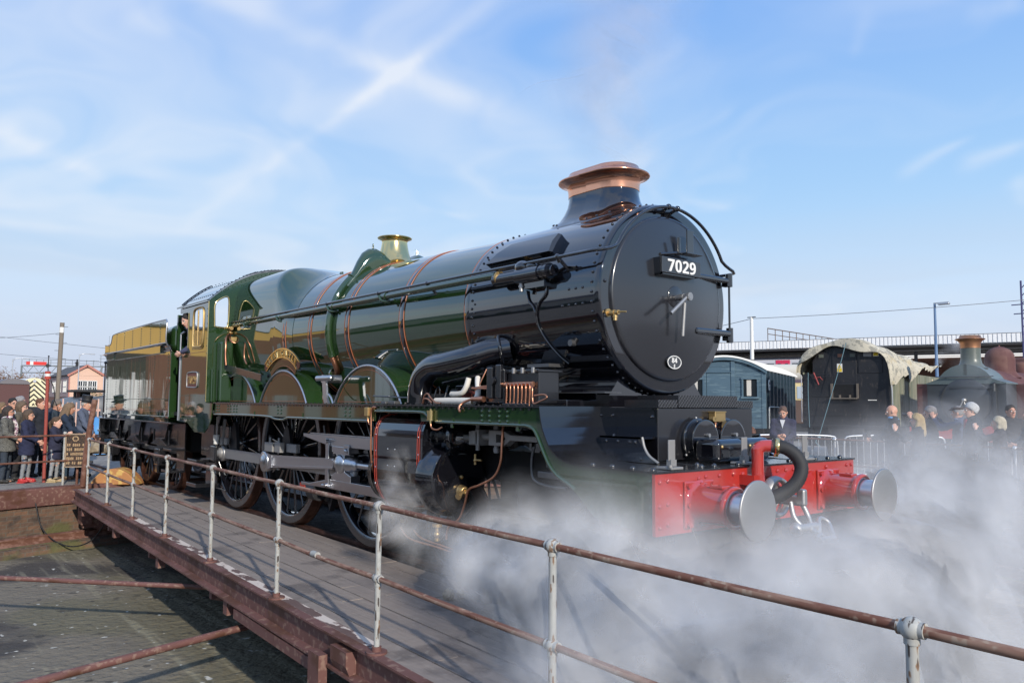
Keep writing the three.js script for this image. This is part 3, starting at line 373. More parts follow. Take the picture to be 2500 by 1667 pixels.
{ // ---------------- handrails, ejector and its pipe, covers on the smokebox side
  for (const s of [1, -1]) {
    const arc = []; for (let d = 30; d <= 89; d += 6) arc.push([-0.925, BY + 0.82 * Math.sin(d * Math.PI / 180), s * 0.82 * Math.cos(d * Math.PI / 180)]); arc.push([-0.925, BY + 0.82, 0]);
    const hr = part(loco, 'handrail', tube([[-9.55, 2.985, s * 0.965], [-7, 2.98, s * 0.955], [-4, 2.975, s * 0.95], [-2, 2.97, s * 0.95], [-1.15, 2.967, s * 0.95], [-1.0, 2.967, s * 0.948], [-0.93, 2.972, s * 0.905], [-0.915, 3.0, s * 0.80], ...arc], 0.0155, 160, 10), M.black);
    for (const x of [-1.42, -3.5, -4.55, -5.9, -7.2]) part(hr, 'knob', [sph(0.026, x, 2.972, s * 0.95, 12), bar([x, 2.972, s * 0.95], [x + 0.0, 2.86, s * (barrelR(x) * 0.97 - 0.02)], 0.017, 8), bar([x, 2.972, s * 0.95], [x, 2.93, s * 0.92], 0.022, 8)], M.black);
    part(hr, 'top_knob', [sph(0.028, -0.925, BY + 0.82, s * 0.06, 12), bar([-0.925, BY + 0.82, s * 0.06], [-1.01, BY + 0.79, s * 0.06], 0.016, 8)], M.black);
  }
  part(loco, 'ejector_pipe', [tube([[-9.3, 2.93, 0.952], [-6, 2.922, 0.946], [-2.6, 2.915, 0.943], [-2.3, 2.912, 0.94]], 0.036, 60, 14), tube([[-9.62, 2.90, 0.95], [-9.5, 2.925, 0.955], [-9.3, 2.93, 0.952]], 0.036, 10, 12)], M.green);
  for (const x of [-4.4, -5.75, -7.4, -8.7]) part(loco, 'pipe_clip', [tube([[x - 0.07, 2.93, 0.99], [x - 0.02, 2.87, 0.975], [x + 0.05, 2.86, 0.93], [x + 0.06, 2.88, 0.86]], 0.016, 14, 8), cylX(0.045, x + 0.02, x + 0.05, 2.92, 0.945, 12)], M.green);
  const ej = part(loco, 'ejector', [cylX(0.06, -2.32, -1.58, 2.87, 0.93, 20), cylX(0.075, -1.98, -1.66, 2.865, 0.925, 20), cylX(0.07, -1.64, -1.60, 2.87, 0.92, 20), cylX(0.07, -1.585, -1.55, 2.87, 0.92, 20), cylX(0.05, -1.66, -1.5, 2.87, 0.91, 16), box(-1.9, -1.62, 2.74, 2.86, 0.82, 0.93), new THREE.SphereGeometry(0.085, 18, 12).scale(1.0, 0.75, 0.9).translate(-1.93, 2.945, 0.915), new THREE.SphereGeometry(0.06, 14, 10).scale(1.3, 0.7, 0.9).translate(-1.80, 2.94, 0.915)], M.black);
  part(ej, 'brass_collar', cylX(0.066, -2.27, -2.25, 2.885, 0.932, 18), M.brassDull);
  part(ej, 'drip_fitting', [cylY(0.02, 2.72, 2.80, -1.93, 0.935, 10), cylY(0.028, 2.76, 2.775, -1.93, 0.935, 6)], M.steelDull);
  // long hooded cover above it
  const cov = (() => { const P = [], I = [], a0 = 27, a1 = 40, xa0 = -2.60, xa1 = -2.34, xb = -1.63; const ring = [[a0, 0.862], [a0, 0.945], [(a0 + a1) / 2, 0.957], [a1, 0.945], [a1, 0.862]]; const xs = [[0, 0], [1, 0.0]]; for (const e of [0, 1, 2]) for (const [deg, r] of ring) { const t = (deg - a0) / (a1 - a0), x = e === 0 ? mix(xa0, xa1, t) : e === 1 ? xb - 0.03 : xb, a = deg * Math.PI / 180, rr = e === 2 ? Math.min(r, 0.925) : r; P.push(x, BY + rr * Math.sin(a), rr * Math.cos(a)); } for (let e = 0; e < 2; e++) for (let i = 0; i < 4; i++) { const a = e * 5 + i; I.push(a, a + 5, a + 1, a + 1, a + 5, a + 6); } I.push(0, 1, 2, 0, 2, 3, 0, 3, 4, 10, 12, 11, 10, 13, 12, 10, 14, 13); const g = new THREE.BufferGeometry(); g.setAttribute('position', new THREE.Float32BufferAttribute(P, 3)); g.setIndex(I); return toCreasedNormals(g, 0.5); })();
  part(loco, 'pipe_cover', cov, M.black);
  const surf = (x, deg, r = 0.872) => [x, BY + r * Math.sin(deg * Math.PI / 180), r * Math.cos(deg * Math.PI / 180)];
  part(loco, 'oil_pipe', [tube([surf(-1.93, 6), surf(-1.90, 0), surf(-1.84, -4), surf(-1.81, -9), surf(-1.80, -16), surf(-1.74, -26), surf(-1.66, -36), surf(-1.6, -42)], 0.0115, 40, 8), tube([surf(-1.66, 7), surf(-1.67, 2), surf(-1.75, -2), surf(-1.80, -8), surf(-1.81, -14)], 0.0115, 30, 8), tube([surf(-1.30, 16), surf(-1.45, 17), surf(-1.56, 14), surf(-1.66, 8)], 0.011, 24, 8)], M.black);
  // outside steam pipe
  const stp = part(loco, 'steam_pipe', [tube([[-2.36, 2.235, 0.70], [-2.50, 2.20, 0.84], [-2.68, 2.13, 0.98], [-2.95, 2.085, 1.05], [-3.2, 2.06, 1.06], [-3.37, 1.97, 1.06], [-3.44, 1.82, 1.06], [-3.45, 1.66, 1.06]], 0.125, 64, 28)], M.black);
  part(stp, 'flange', [(() => { const g = new THREE.TorusGeometry(0.135, 0.018, 10, 32); g.applyQuaternion(new THREE.Quaternion().setFromUnitVectors(V(0, 0, 1), V(-0.62, -0.18, 0.72).normalize())); return g.translate(-2.44, 2.215, 0.77); })(), cylY(0.15, 1.68, 1.70, -3.45, 1.06, 28)], M.black);
}
{ // ---------------- running plate, valance, front platform
  const sweep = [[-1.216, 1.678], [-1.199, 1.592], [-1.176, 1.505], [-1.137, 1.432], [-1.1, 1.372], [-1.05, 1.325], [-1.0, 1.29], [-0.92, 1.26], [-0.82, 1.244], [-0.7, 1.239], [0.012, 1.237]];
  const plate = [[-9.03, 1.678], ...sweep], th = 0.013, low = plate.map(([x, y], i) => { const a = plate[Math.max(0, i - 1)], b = plate[Math.min(plate.length - 1, i + 1)], dx = b[0] - a[0], dy = b[1] - a[1], l = Math.hypot(dx, dy); return [x + dy / l * th, y - dx / l * th]; });
  const rp = part(loco, 'running_plate', [extZ(poly([...plate, ...low.reverse()]), -1.33, 1.33)], M.blackFrame);
  const bolts = []; for (let x = -8.9; x < -1.25; x += 0.105) bolts.push(cylY(0.011, 1.678, 1.689, x, 1.30, 6), box(x - 0.008, x + 0.008, 1.642, 1.660, 1.328, 1.336));
  for (const [x, z] of [[-0.06, 1.28], [-0.25, 1.28], [-0.45, 1.28], [-0.65, 1.28], [-0.06, 1.1], [-0.06, 0.6], [-0.06, 0.75], [-0.06, -0.6], [-0.06, -0.4], [-0.2, 0.62], [-0.06, 0.3], [-0.06, -0.8], [-0.06, -1.0], [-0.06, -1.2], [-0.2, -0.9], [-0.06, 0.05]]) bolts.push(sph(0.022, x, 1.242, z, 10));
  part(rp, 'bolts', bolts, M.blackFrame);
  for (const s of [1, -1]) {
    const valPts = [[-9.0, 1.662], [-1.225, 1.662], ...sweep.slice(1, 9).map(([x, y]) => [x - 0.008, y - 0.012]), [-0.012, 1.222], [-0.012, 0.80], [-0.60, 0.86], [-0.863, 1.075], [-1.006, 1.139], [-1.099, 1.212], [-1.175, 1.318], [-1.243, 1.428], [-1.30, 1.49], [-1.392, 1.518], [-3.0, 1.518], [-3.02, 1.60], [-3.9, 1.60], [-3.92, 1.50], [-9.0, 1.50]];
    const va = part(loco, 'valance', extZ(poly(valPts), s > 0 ? 1.303 : -1.315, s > 0 ? 1.315 : -1.303), M.green);
    part(va, 'edge_angle', [tube([[-0.80, 1.045, s * 1.32], [-0.863, 1.078, s * 1.32], [-1.006, 1.139, s * 1.32], [-1.099, 1.212, s * 1.32], [-1.175, 1.318, s * 1.32], [-1.243, 1.428, s * 1.32], [-1.29, 1.485, s * 1.32], [-1.36, 1.512, s * 1.32], [-1.5, 1.517, s * 1.32], [-2.2, 1.517, s * 1.32], [-2.72, 1.519, s * 1.32]], 0.0145, 90, 10), tube([[-2.86, 1.56, s * 1.32], [-2.93, 1.60, s * 1.32], [-3.0, 1.607, s * 1.32], [-3.9, 1.607, s * 1.32]], 0.0145, 30, 10), tube([[-4.05, 1.498, s * 1.32], [-6.0, 1.496, s * 1.32], [-6.2, 1.493, s * 1.32], [-6.3, 1.47, s * 1.32], [-6.6, 1.47, s * 1.32], [-6.75, 1.493, s * 1.32], [-9.0, 1.497, s * 1.32]], 0.0145, 70, 10)], M.green);
    const rv = []; const z = s * 1.3155, ax = s > 0 ? 'z' : null; if (ax) { for (const bx of [[-6.52, 0.05], [-8.4, 0.05], [-8.15, 0.05], [-2.0, 0.06], [-1.75, 0.06], [-4.6, 0.05], [-8.9, 0.05]]) for (let i = 0; i < 6; i++) rv.push(rivet(bx[0] + (i % 2) * 0.11, 1.545 + Math.floor(i / 2) * 0.042, z, 'z', 0.0135)); for (let y = 0.9; y < 1.2; y += 0.09) rv.push(rivet(-0.05, y, z, 'z', 0.015)); for (const x of [-7.35, -5.75, -2.46, -1.5]) rv.push(box(x - 0.018, x + 0.018, 1.47, 1.56, 1.315, 1.325)); part(va, 'bolts', rv, M.green); }
  }
  // black side sheets, steps and guards below the smokebox
  for (const s of [1, -1]) {
    const at = (sh, z0, z1) => (s > 0 ? extZ(sh, z0, z1) : mirrorZ(extZ(sh, z0, z1)));
    const cs = part(loco, 'casing_side', [at(poly([[-2.5, 1.67], [-0.575, 1.67], [-0.575, 1.24], [-2.5, 1.24]]), 0.60, 0.640)], M.black);
    if (s > 0) { const rv = []; for (const [x, y] of [[-1.62, 1.60], [-1.48, 1.602], [-1.34, 1.604], [-1.2, 1.605], [-1.06, 1.606], [-1.05, 1.44], [-1.6, 1.42], [-0.62, 1.6]]) rv.push(rivet(x, y, 0.640, 'z', 0.017)); part(cs, 'bolts', rv, M.black); part(cs, 'seam', [box(-1.013, -1.007, 1.42, 1.67, 0.640, 0.6425), box(-0.995, -0.59, 1.655, 1.665, 0.640, 0.655)], M.black); }
    const ap = part(loco, 'step_apron', [at(poly([[-1.66, 1.425], [-1.06, 1.425], [-1.03, 1.36], [-0.98, 1.30], [-0.88, 1.245], [-1.70, 1.245]]), 0.75, 0.765), at(poly([[-1.06, 1.44], [-0.60, 1.44], [-0.575, 1.36], [-0.53, 1.30], [-0.43, 1.245], [-0.95, 1.245], [-1.02, 1.34]]), 0.78, 0.80), s > 0 ? box(-1.06, -0.6, 1.425, 1.44, 0.64, 0.8) : box(-1.06, -0.6, 1.425, 1.44, -0.8, -0.64)], M.black);
    if (s > 0) { part(ap, 'bolts', [[-0.98, 1.40], [-0.85, 1.40], [-0.72, 1.40], [-0.66, 1.40], [-1.0, 1.27], [-0.6, 1.27]].map(([x, y]) => rivet(x, y, 0.80, 'z', 0.015)), M.black); part(ap, 'edge_strip', tube([[-0.60, 1.44, 0.79], [-0.575, 1.36, 0.79], [-0.53, 1.30, 0.79], [-0.43, 1.245, 0.79]], 0.012, 20, 6), M.ironGrey); for (let i = 0; i < 4; i++) part(loco, 'guard_rib', [rbox(-1.58 + i * 0.115, -1.57 + i * 0.115, 1.26, 1.40, 0.765, 0.80, 0.003), rbox(-1.60 + i * 0.115, -1.51 + i * 0.115, 1.355, 1.40, 0.766, 0.79, 0.006)], M.blackFrame); }
    part(loco, 'main_frame', [at(poly([[-9.6, 1.65], [-0.6, 1.65], [-0.6, 1.25], [-0.03, 1.235], [-0.03, 0.80], [-1.6, 0.80], [-1.9, 0.95], [-3.6, 0.95], [-3.8, 0.75], [-9.6, 0.75]]), 0.60, 0.63)], M.cavity);
  }
  part(loco, 'smokebox_saddle', [extX(poly([[-0.62, 1.60], [0.62, 1.60], [0.62, 1.78], [0.55, 1.86], [0.45, 2.0], [-0.45, 2.0], [-0.55, 1.86], [-0.62, 1.78]]), -2.6, -1.12), box(-2.45, -1.2, 1.72, 1.80, 0.5, 0.70), rbox(-2.5, -1.3, 1.665, 1.735, 0.4, 0.95, 0.01)], M.black);
  // front casing with chequered treads
  part(loco, 'front_casing', [rbox(-0.9, -0.57, 1.25, 1.668, -0.634, 0.634, 0.006)], M.blackDoor);
  const td = part(loco, 'chequer_tread', [box(-0.93, -0.562, 1.672, 1.735, 0.40, 0.638), box(-1.0, -0.556, 1.676, 1.775, -0.40, 0.398), box(-0.93, -0.562, 1.672, 1.735, -0.638, -0.402)], M.blackFrame);
  const ribs = []; for (const [z0, z1, y0, y1] of [[0.40, 0.638, 1.673, 1.735], [-0.40, 0.398, 1.677, 1.775], [-0.638, -0.402, 1.673, 1.735]]) { const h = y1 - y0, X = z0 === -0.40 ? -0.555 : -0.561; for (let z = z0 - h; z < z1; z += 0.036) for (const d of [1, -1]) { let za = z, zb = z + h, ya = d > 0 ? y0 : y1, yb = d > 0 ? y1 : y0; if (za < z0) { const t = (z0 - za) / (zb - za); ya = mix(ya, yb, t); za = z0; } if (zb > z1) { const t = (z1 - za) / (zb - za); yb = mix(ya, yb, t); zb = z1; } if (zb - za > 0.004) ribs.push(bar([X, ya, za], [X, yb, zb], 0.0022, 4)); } }
  part(td, 'raised_ribs', ribs, M.steelDark);
  const bo = part(loco, 'oil_box', [rbox(-0.57, -0.50, 1.555, 1.635, -0.155, -0.01, 0.006), rbox(-0.575, -0.495, 1.633, 1.645, -0.16, -0.005, 0.004), cylX(0.022, -0.54, -0.50, 1.58, 0.0, 12)], M.brassDull);
  part(bo, 'copper_pipe', [tube([[-0.53, 1.56, -0.11], [-0.53, 1.50, -0.11], [-0.5, 1.45, -0.12], [-0.49, 1.42, -0.10]], 0.007, 16, 8), cylY(0.014, 1.535, 1.556, -0.53, -0.11, 8), cylY(0.014, 1.535, 1.556, -0.53, -0.05, 8), bar([-0.53, 1.54, -0.05], [-0.52, 1.46, -0.04], 0.007, 8)], M.copperPipe);
  // inside cylinder covers
  for (const z of [0.185, -0.185]) {
    const c = part(loco, 'cylinder_cover', [cylX(0.168, -0.60, -0.45, 1.405, z, 56), latheX([[-0.54, 0.168], [-0.54, 0.182], [-0.525, 0.182], [-0.525, 0.168]], 1.405, z, 56), latheX([[-0.462, 0.166], [-0.452, 0.174], [-0.448, 0.172], [-0.446, 0.16], [-0.444, 0.0]], 1.405, z, 56)], M.black);
    part(c, 'bolt', [cylX(0.016, -0.45, -0.42, 1.45, z - 0.015, 12), sph(0.012, -0.532, 1.59, z + 0.02, 8), sph(0.012, -0.532, 1.29, z + 0.15, 8)], M.steelDull);
    part(loco, 'cylinder_lagging', [rbox(-0.44, -0.20, 1.24, 1.43, z - 0.18, z + 0.175, 0.05, 4)], M.black);
    part(loco, 'cover_plug', sph(0.016, -0.205, 1.37, z + 0.12, 10), M.brassDull);
  }
  // lamp irons on the platform
  for (const [z] of [[1.06], [0.19], [-0.67]]) part(loco, 'lamp_iron', [rbox(-0.085, -0.073, 1.30, 1.448, z - 0.036, z + 0.036, 0.004), box(-0.10, -0.058, 1.262, 1.308, z - 0.03, z + 0.03), rbox(-0.16, -0.02, 1.24, 1.258, z - 0.06, z + 0.07, 0.004), cylY(0.018, 1.255, 1.275, -0.04, z + 0.06, 6), cylY(0.018, 1.255, 1.275, -0.12, z - 0.04, 6)], M.ironGrey);
}
{ // ---------------- buffer beam, buffers, hose and coupling
  const beam = part(loco, 'buffer_beam', [rbox(-0.03, 0, 0.797, 1.2235, -1.326, 1.326, 0.003)], M.red);
  const seen = [[1.285, 1.165], [1.285, 1.0], [1.285, 0.855], [1.20, 1.17], [1.20, 1.01], [1.20, 0.87], [0.78, 1.18], [0.62, 1.18], [0.45, 1.18], [0.86, 1.17], [0.33, 1.18], [0.13, 1.18], [0.13, 1.10], [-0.13, 1.18], [-0.13, 1.10], [-0.25, 1.18], [-0.36, 1.18], [-0.36, 1.10], [-0.36, 1.02], [-0.36, 0.94], [-0.36, 0.86], [-1.2, 1.18], [-1.28, 1.18], [-1.28, 1.05], [-1.28, 0.9], [-1.2, 0.9], [-0.86, 1.18]];
  const rg = new THREE.SphereGeometry(0.0165, 12, 6, 0, Math.PI * 2, 0, Math.PI / 2).rotateZ(-Math.PI / 2);
  for (const [z, y] of seen) { const m = shade(new THREE.Mesh(rg, M.red)); m.name = 'rivet'; m.position.set(0 + 5.2, y, z); beam.add(m); }
  for (const s of [1, -1]) {
    const z = s * 0.87, y = 0.992;
    const b = part(loco, 'buffer', [rbox(0, 0.022, y - 0.165, y + 0.165, z - 0.165, z + 0.165, 0.01), latheX([[0.02, 0.17], [0.03, 0.148], [0.05, 0.14], [0.08, 0.136], [0.29, 0.128], [0.292, 0.142], [0.30, 0.148], [0.322, 0.148], [0.332, 0.142], [0.333, 0.11], [0.30, 0.10]], y, z, 48), rbox(0.14, 0.25, y + 0.125, y + 0.145, z - 0.045, z + 0.05, 0.006)], M.red);
    part(b, 'bolts', [[1, 1], [1, -1], [-1, 1], [-1, -1], [0, 1], [-1, 0], [1, 0]].map(([a, c]) => cylX(0.021, 0.02, 0.046, y + c * 0.136, z + a * 0.136, 6)), M.red);
    part(b, 'shank', latheX([[0.28, 0.108], [0.49, 0.104]], y, z, 40), M.steel);
    part(b, 'head', latheX([[0.478, 0.0], [0.480, 0.12], [0.486, 0.195], [0.492, 0.2045], [0.501, 0.2045], [0.507, 0.198], [0.515, 0.13], [0.519, 0.0]], y, z, 72), M.steelDull);
  }
  const hz = 0.24, vp = part(loco, 'vacuum_pipe', [cylY(0.046, 0.98, 1.335, 0.075, hz, 24), tube([[0.075, 1.33, hz], [0.078, 1.365, hz], [0.10, 1.385, hz - 0.025], [0.16, 1.39, hz - 0.075]], 0.048, 20, 20), box(0, 0.13, 1.10, 1.175, hz + 0.02, hz + 0.13), rbox(0, 0.06, 1.09, 1.16, hz - 0.12, hz + 0.1, 0.01)], M.red);
  const hose = tube([[0.15, 1.39, hz - 0.07], [0.23, 1.378, hz - 0.125], [0.30, 1.32, hz - 0.165], [0.335, 1.235, hz - 0.175], [0.325, 1.14, hz - 0.14], [0.27, 1.06, hz - 0.075], [0.20, 1.01, hz + 0.0], [0.14, 1.0, hz + 0.02]], 0.05, 120, 22), hp = hose.attributes.position, hn = hose.attributes.normal;
  for (let i = 0; i < hp.count; i++) { const seg = Math.floor(i / 23), k = (seg % 4 === 0 ? 0.0035 : 0); hp.setXYZ(i, hp.getX(i) + hn.getX(i) * k, hp.getY(i) + hn.getY(i) * k, hp.getZ(i) + hn.getZ(i) * k); }
  part(loco, 'vacuum_hose', hose, M.rubber);
  part(loco, 'hose_clip', [(() => { const g = new THREE.TorusGeometry(0.054, 0.009, 8, 28); g.scale(1, 1, 2); g.applyQuaternion(new THREE.Quaternion().setFromUnitVectors(V(0, 0, 1), V(0.8, -0.05, -0.55).normalize())); return g.translate(0.185, 1.388, hz - 0.095); })(), box(0.17, 0.19, 1.31, 1.335, hz - 0.10, hz - 0.07)], M.brass);
  part(loco, 'coupling_hook', [cylX(0.115, 0.0, 0.03, 0.99, 0, 36), latheX([[0.03, 0.16], [0.05, 0.165], [0.10, 0.15], [0.10, 0.12], [0.05, 0.13]], 0.985, -0.02, 40), rbox(0.05, 0.3, 0.94, 1.02, -0.03, 0.03, 0.02), rbox(0.26, 0.33, 0.94, 1.07, -0.03, 0.03, 0.02)], M.steelDull);
  part(loco, 'screw_coupling', [tube([[0.24, 0.97, 0.07], [0.28, 0.86, 0.085], [0.33, 0.79, 0.06]], 0.02, 16, 10), tube([[0.24, 0.97, -0.07], [0.29, 0.86, -0.085], [0.33, 0.79, -0.06]], 0.02, 16, 10), cylZ(0.032, -0.12, 0.14, 0.33, 0.785, 16), bar([0.33, 0.79, 0], [0.40, 0.70, -0.13], 0.024, 10), sph(0.05, 0.33, 0.785, 0.14, 12), cylZ(0.03, -0.24, -0.02, 0.41, 0.69, 14), tube([[0.41, 0.69, -0.02], [0.36, 0.76, -0.12], [0.30, 0.83, -0.24], [0.33, 0.80, -0.30], [0.41, 0.70, -0.24]], 0.018, 24, 8)], M.steelDull);
  part(loco, 'pipe_below_beam', [tube([[0.06, 0.98, hz], [0.04, 0.85, hz], [-0.05, 0.75, hz]], 0.04, 12, 12)], M.red);
}
{ // ---------------- splashers, nameplate
  const SZ = 1.0, yc = 1.193, R = 0.945, y0 = 1.679;
  const arcPts = (xc, r, n = 48) => { const a0 = Math.asin((y0 - yc) / r), pts = []; for (let i = 0; i <= n; i++) { const a = mix(Math.PI - a0, a0, i / n); pts.push([xc + r * Math.cos(a), yc + r * Math.sin(a)]); } return pts; };
  for (const [xc, vis] of [[-8.93, 1], [-7.127, 1], [-4.70, 1]]) for (const s of [1, -1]) {
    const sp = part(loco, 'splasher', [extZ(poly(arcPts(xc, R)), s > 0 ? SZ - 0.012 : -SZ, s > 0 ? SZ : -SZ + 0.012), (() => { const a = arcPts(xc, R - 0.004), b = arcPts(xc, R - 0.02).reverse(); return extZ(poly([...a, ...b]), s > 0 ? 0.6 : -SZ, s > 0 ? SZ : -0.6); })()], M.greenCab);
    part(sp, 'beading', tube(arcPts(xc, R - 0.008).map(([x, y]) => [x, y, s * (SZ + 0.004)]), 0.0145, 72, 10), M.steel);
    if (s > 0) part(sp, 'lining', [tube(arcPts(xc, R - 0.06).map(([x, y]) => [x, Math.max(y, y0 + 0.022), SZ + 0.0005]), 0.0028, 72, 5), bar([xc - 0.74, y0 + 0.024, SZ], [xc + 0.74, y0 + 0.024, SZ], 0.0035, 5)], M.orangeLine);
  }
  const nc = [-7.115, 1.489], band = (r0, r1, a, z0, z1) => { const s = poly((() => { const p = []; for (let i = 0; i <= 40; i++) { const t = mix(Math.PI / 2 + a, Math.PI / 2 - a, i / 40); p.push([r1 * Math.cos(t), r1 * Math.sin(t)]); } for (let i = 0; i <= 8; i++) { const t = Math.PI / 2 - a, m = (r0 + r1) / 2, h = (r1 - r0) / 2, q = i / 8 * Math.PI; const rr = m + h * Math.cos(q), off = h * Math.sin(q); p.push([rr * Math.cos(t) + off * Math.sin(t), rr * Math.sin(t) - off * Math.cos(t)]); } for (let i = 40; i >= 0; i--) { const t = mix(Math.PI / 2 + a, Math.PI / 2 - a, i / 40); p.push([r0 * Math.cos(t), r0 * Math.sin(t)]); } for (let i = 0; i <= 8; i++) { const t = Math.PI / 2 + a, m = (r0 + r1) / 2, h = (r1 - r0) / 2, q = Math.PI - i / 8 * Math.PI; const rr = m + h * Math.cos(q), off = h * Math.sin(q); p.push([rr * Math.cos(t) - off * Math.sin(t), rr * Math.sin(t) + off * Math.cos(t)]); } return p; })()); return extZ(s, z0, z1).translate(nc[0], nc[1], 0); };
  for (const s of [1, -1]) {
    const put = (g) => (s > 0 ? g : g.translate(0, 0, -2.075));
    const np = part(loco, 'nameplate', put(band(0.828, 0.958, 0.66, 1.02, 1.034)), M.black);
    part(np, 'brass_rim', put(mergeGeometries([prep(band(0.948, 0.962, 0.665, 1.02, 1.043)), prep(band(0.824, 0.838, 0.665, 1.02, 1.043))])), M.brass);
    const txt = []; const word = (str, a0, a1) => [...str].forEach((c, i) => { const a = Math.PI / 2 + mix(a0, a1, i / (str.length - 1)), g = letters(c, 0.078, 0.014, serifBold); txt.push(g.rotateZ(a - Math.PI / 2).translate(nc[0] + 0.893 * Math.cos(a), nc[1] + 0.893 * Math.sin(a), 1.033)); });
    word('CLUN', 0.59, 0.235); word('CASTLE', -0.02, -0.57);
    if (s > 0) part(np, 'lettering', txt, M.brass);
    part(np, 'backing_plate', put(extZ(ringShape(0.83, 0.70, Math.PI / 2 - 0.62, Math.PI / 2 + 0.62), 1.002, 1.012).translate(nc[0], nc[1], 0)), M.greenCab);
    if (s > 0) part(np, 'lining', [0.812, 0.715].map((r) => tube(Array.from({ length: 30 }, (_, i) => { const a = mix(Math.PI / 2 - 0.6, Math.PI / 2 + 0.6, i / 29); return [nc[0] + r * Math.cos(a), nc[1] + r * Math.sin(a), 1.0125]; }), 0.003, 40, 5)), M.orangeLine);
  }
  // reversing rod, lever and small bracket between the splashers
  part(loco, 'reversing_rod', rbox(-0.9, 0.9, -0.052, 0.052, -0.011, 0.011, 0.004).rotateZ(-0.13).translate(-8.62, 2.16, 1.08), M.blackFrame);
  part(loco, 'lifting_lever', [cylZ(0.05, 1.02, 1.26, -5.33, 1.98, 20), cylX(0.036, -5.48, -5.14, 1.985, 1.25, 16), sph(0.038, -5.13, 1.985, 1.25, 12), extZ(poly([[-5.34, 2.0], [-5.25, 2.0], [-5.20, 1.75], [-5.15, 1.68], [-5.26, 1.68], [-5.30, 1.76]]), 1.235, 1.262), tube([[-5.16, 1.79, 1.25], [-5.10, 1.75, 1.25], [-5.06, 1.70, 1.25], [-5.04, 1.68, 1.25]], 0.014, 16, 8)], M.steel);
  part(loco, 'oil_feed_pipe', [tube([[-5.55, 1.96, 1.1], [-5.50, 1.84, 1.15], [-5.42, 1.74, 1.2], [-5.32, 1.72, 1.2]], 0.008, 20, 6)], M.copperPipe);
  part(loco, 'rod_linkage', [bar([-4.35, 1.77, 1.1], [-3.45, 1.745, 1.1], 0.009, 8), sph(0.016, -4.0, 1.765, 1.1, 8), rbox(-3.85, -3.72, 1.68, 1.715, 1.12, 1.2, 0.006), rbox(-4.0, -3.9, 1.68, 1.71, 1.12, 1.2, 0.006)], M.steelDark);
}
{ // ---------------- cab
  const cab = (shape, z0, z1) => extZ(shape, z0, z1);
  for (const s of [1, -1]) {
    const sh = poly([[-9.40, 1.19], [-9.36, 1.24], [-9.30, 1.34], [-9.27, 1.45], [-9.27, 1.66], [-9.39, 1.675], [-9.39, 3.318], [-10.79, 3.318], [-10.79, 3.215], [-10.50, 3.215], [-10.44, 3.19], [-10.41, 3.13], [-10.41, 2.66], [-10.43, 2.60], [-10.49, 2.583], [-10.79, 2.583], [-10.79, 1.345], [-10.3, 1.335], [-9.9, 1.19]]);
    const w = new THREE.Path(); [[-10.12, 2.62], [-9.70, 2.62], [-9.66, 2.66], [-9.66, 3.17], [-9.70, 3.21], [-10.08, 3.21], [-10.12, 3.17]].forEach(([x, y], i) => (i ? w.lineTo(x, y) : w.moveTo(x, y))); w.closePath(); sh.holes.push(w);
    const side = part(loco, 'cab_side', cab(sh, s > 0 ? 1.316 : -1.328, s > 0 ? 1.328 : -1.316), M.greenCab);
    const Z = s * 1.334, fr = [[-10.13, 2.60], [-9.68, 2.60], [-9.64, 2.64], [-9.64, 3.18], [-9.68, 3.225], [-10.10, 3.225], [-10.14, 3.18], [-10.14, 2.64]];
    const win = part(side, 'window_frame', [tube([...fr, fr[0]].map(([x, y]) => [x, y, Z]), 0.014, 90, 8), tube([[-9.90, 2.62], [-9.90, 3.2]].map(([x, y]) => [x, y, Z]), 0.012, 10, 8), tube([[-10.16, 2.57], [-9.64, 2.57], [-9.62, 2.60]].map(([x, y]) => [x, y, Z]), 0.010, 20, 8)], M.brassDull);
    part(side, 'window_glass', box(-10.13, -9.65, 2.60, 3.22, s * 1.3275 - 0.002, s * 1.3275 + 0.002), M.glass);
    part(side, 'edge_beading', [cylY(0.011, 1.69, 3.31, -9.392, s * 1.33, 10), cylY(0.008, 2.6, 3.2, -10.41, s * 1.332, 8)], M.brass);
    part(loco, 'grab_rail', [cylY(0.016, 1.36, 2.86, -10.80, s * 1.335, 12), bar([-10.8, 2.86, s * 1.335], [-10.72, 2.90, s * 1.30], 0.016, 8)], M.steel);
    if (s > 0) {
      const pl = part(side, 'number_plate', rbox(-10.36, -9.83, 1.93, 2.165, 1.328, 1.338, 0.005), std({ color: lin(0.13, 0.02, 0.015), roughness: 0.35 }));
      part(pl, 'plate_rim', tube([[-10.345, 1.93], [-9.845, 1.93], [-9.83, 1.945], [-9.83, 2.15], [-9.845, 2.165], [-10.345, 2.165], [-10.36, 2.15], [-10.36, 1.945], [-10.345, 1.93]].map(([x, y]) => [x, y, 1.339]), 0.011, 90, 8), M.steelDull);
      part(pl, 'numerals', letters('7029', 0.135, 0.010, serifBold).scale(1.12, 1, 1).translate(-10.095, 2.047, 1.337), M.brassDull);
      const rv = []; for (let x = -10.7; x < -9.4; x += 0.055) rv.push(rivet(x, x < -10 ? 1.40 : 1.34, 1.328, 'z', 0.009)); for (let y = 1.75; y < 3.3; y += 0.12) rv.push(rivet(-9.44, y, 1.328, 'z', 0.009)); for (let x = -10.7; x < -9.9; x += 0.06) rv.push(rivet(x, 1.79, 1.328, 'z', 0.006));
      part(side, 'rivets', rv, M.green);
      part(side, 'lining', [tube([[-10.7, 2.50], [-9.5, 2.50]].map(([x, y]) => [x, y, 1.3285]), 0.004, 4, 5), tube([[-10.7, 1.46], [-9.6, 1.46]].map(([x, y]) => [x, y, 1.3285]), 0.004, 4, 5)], M.orangeLine);
    }
  }
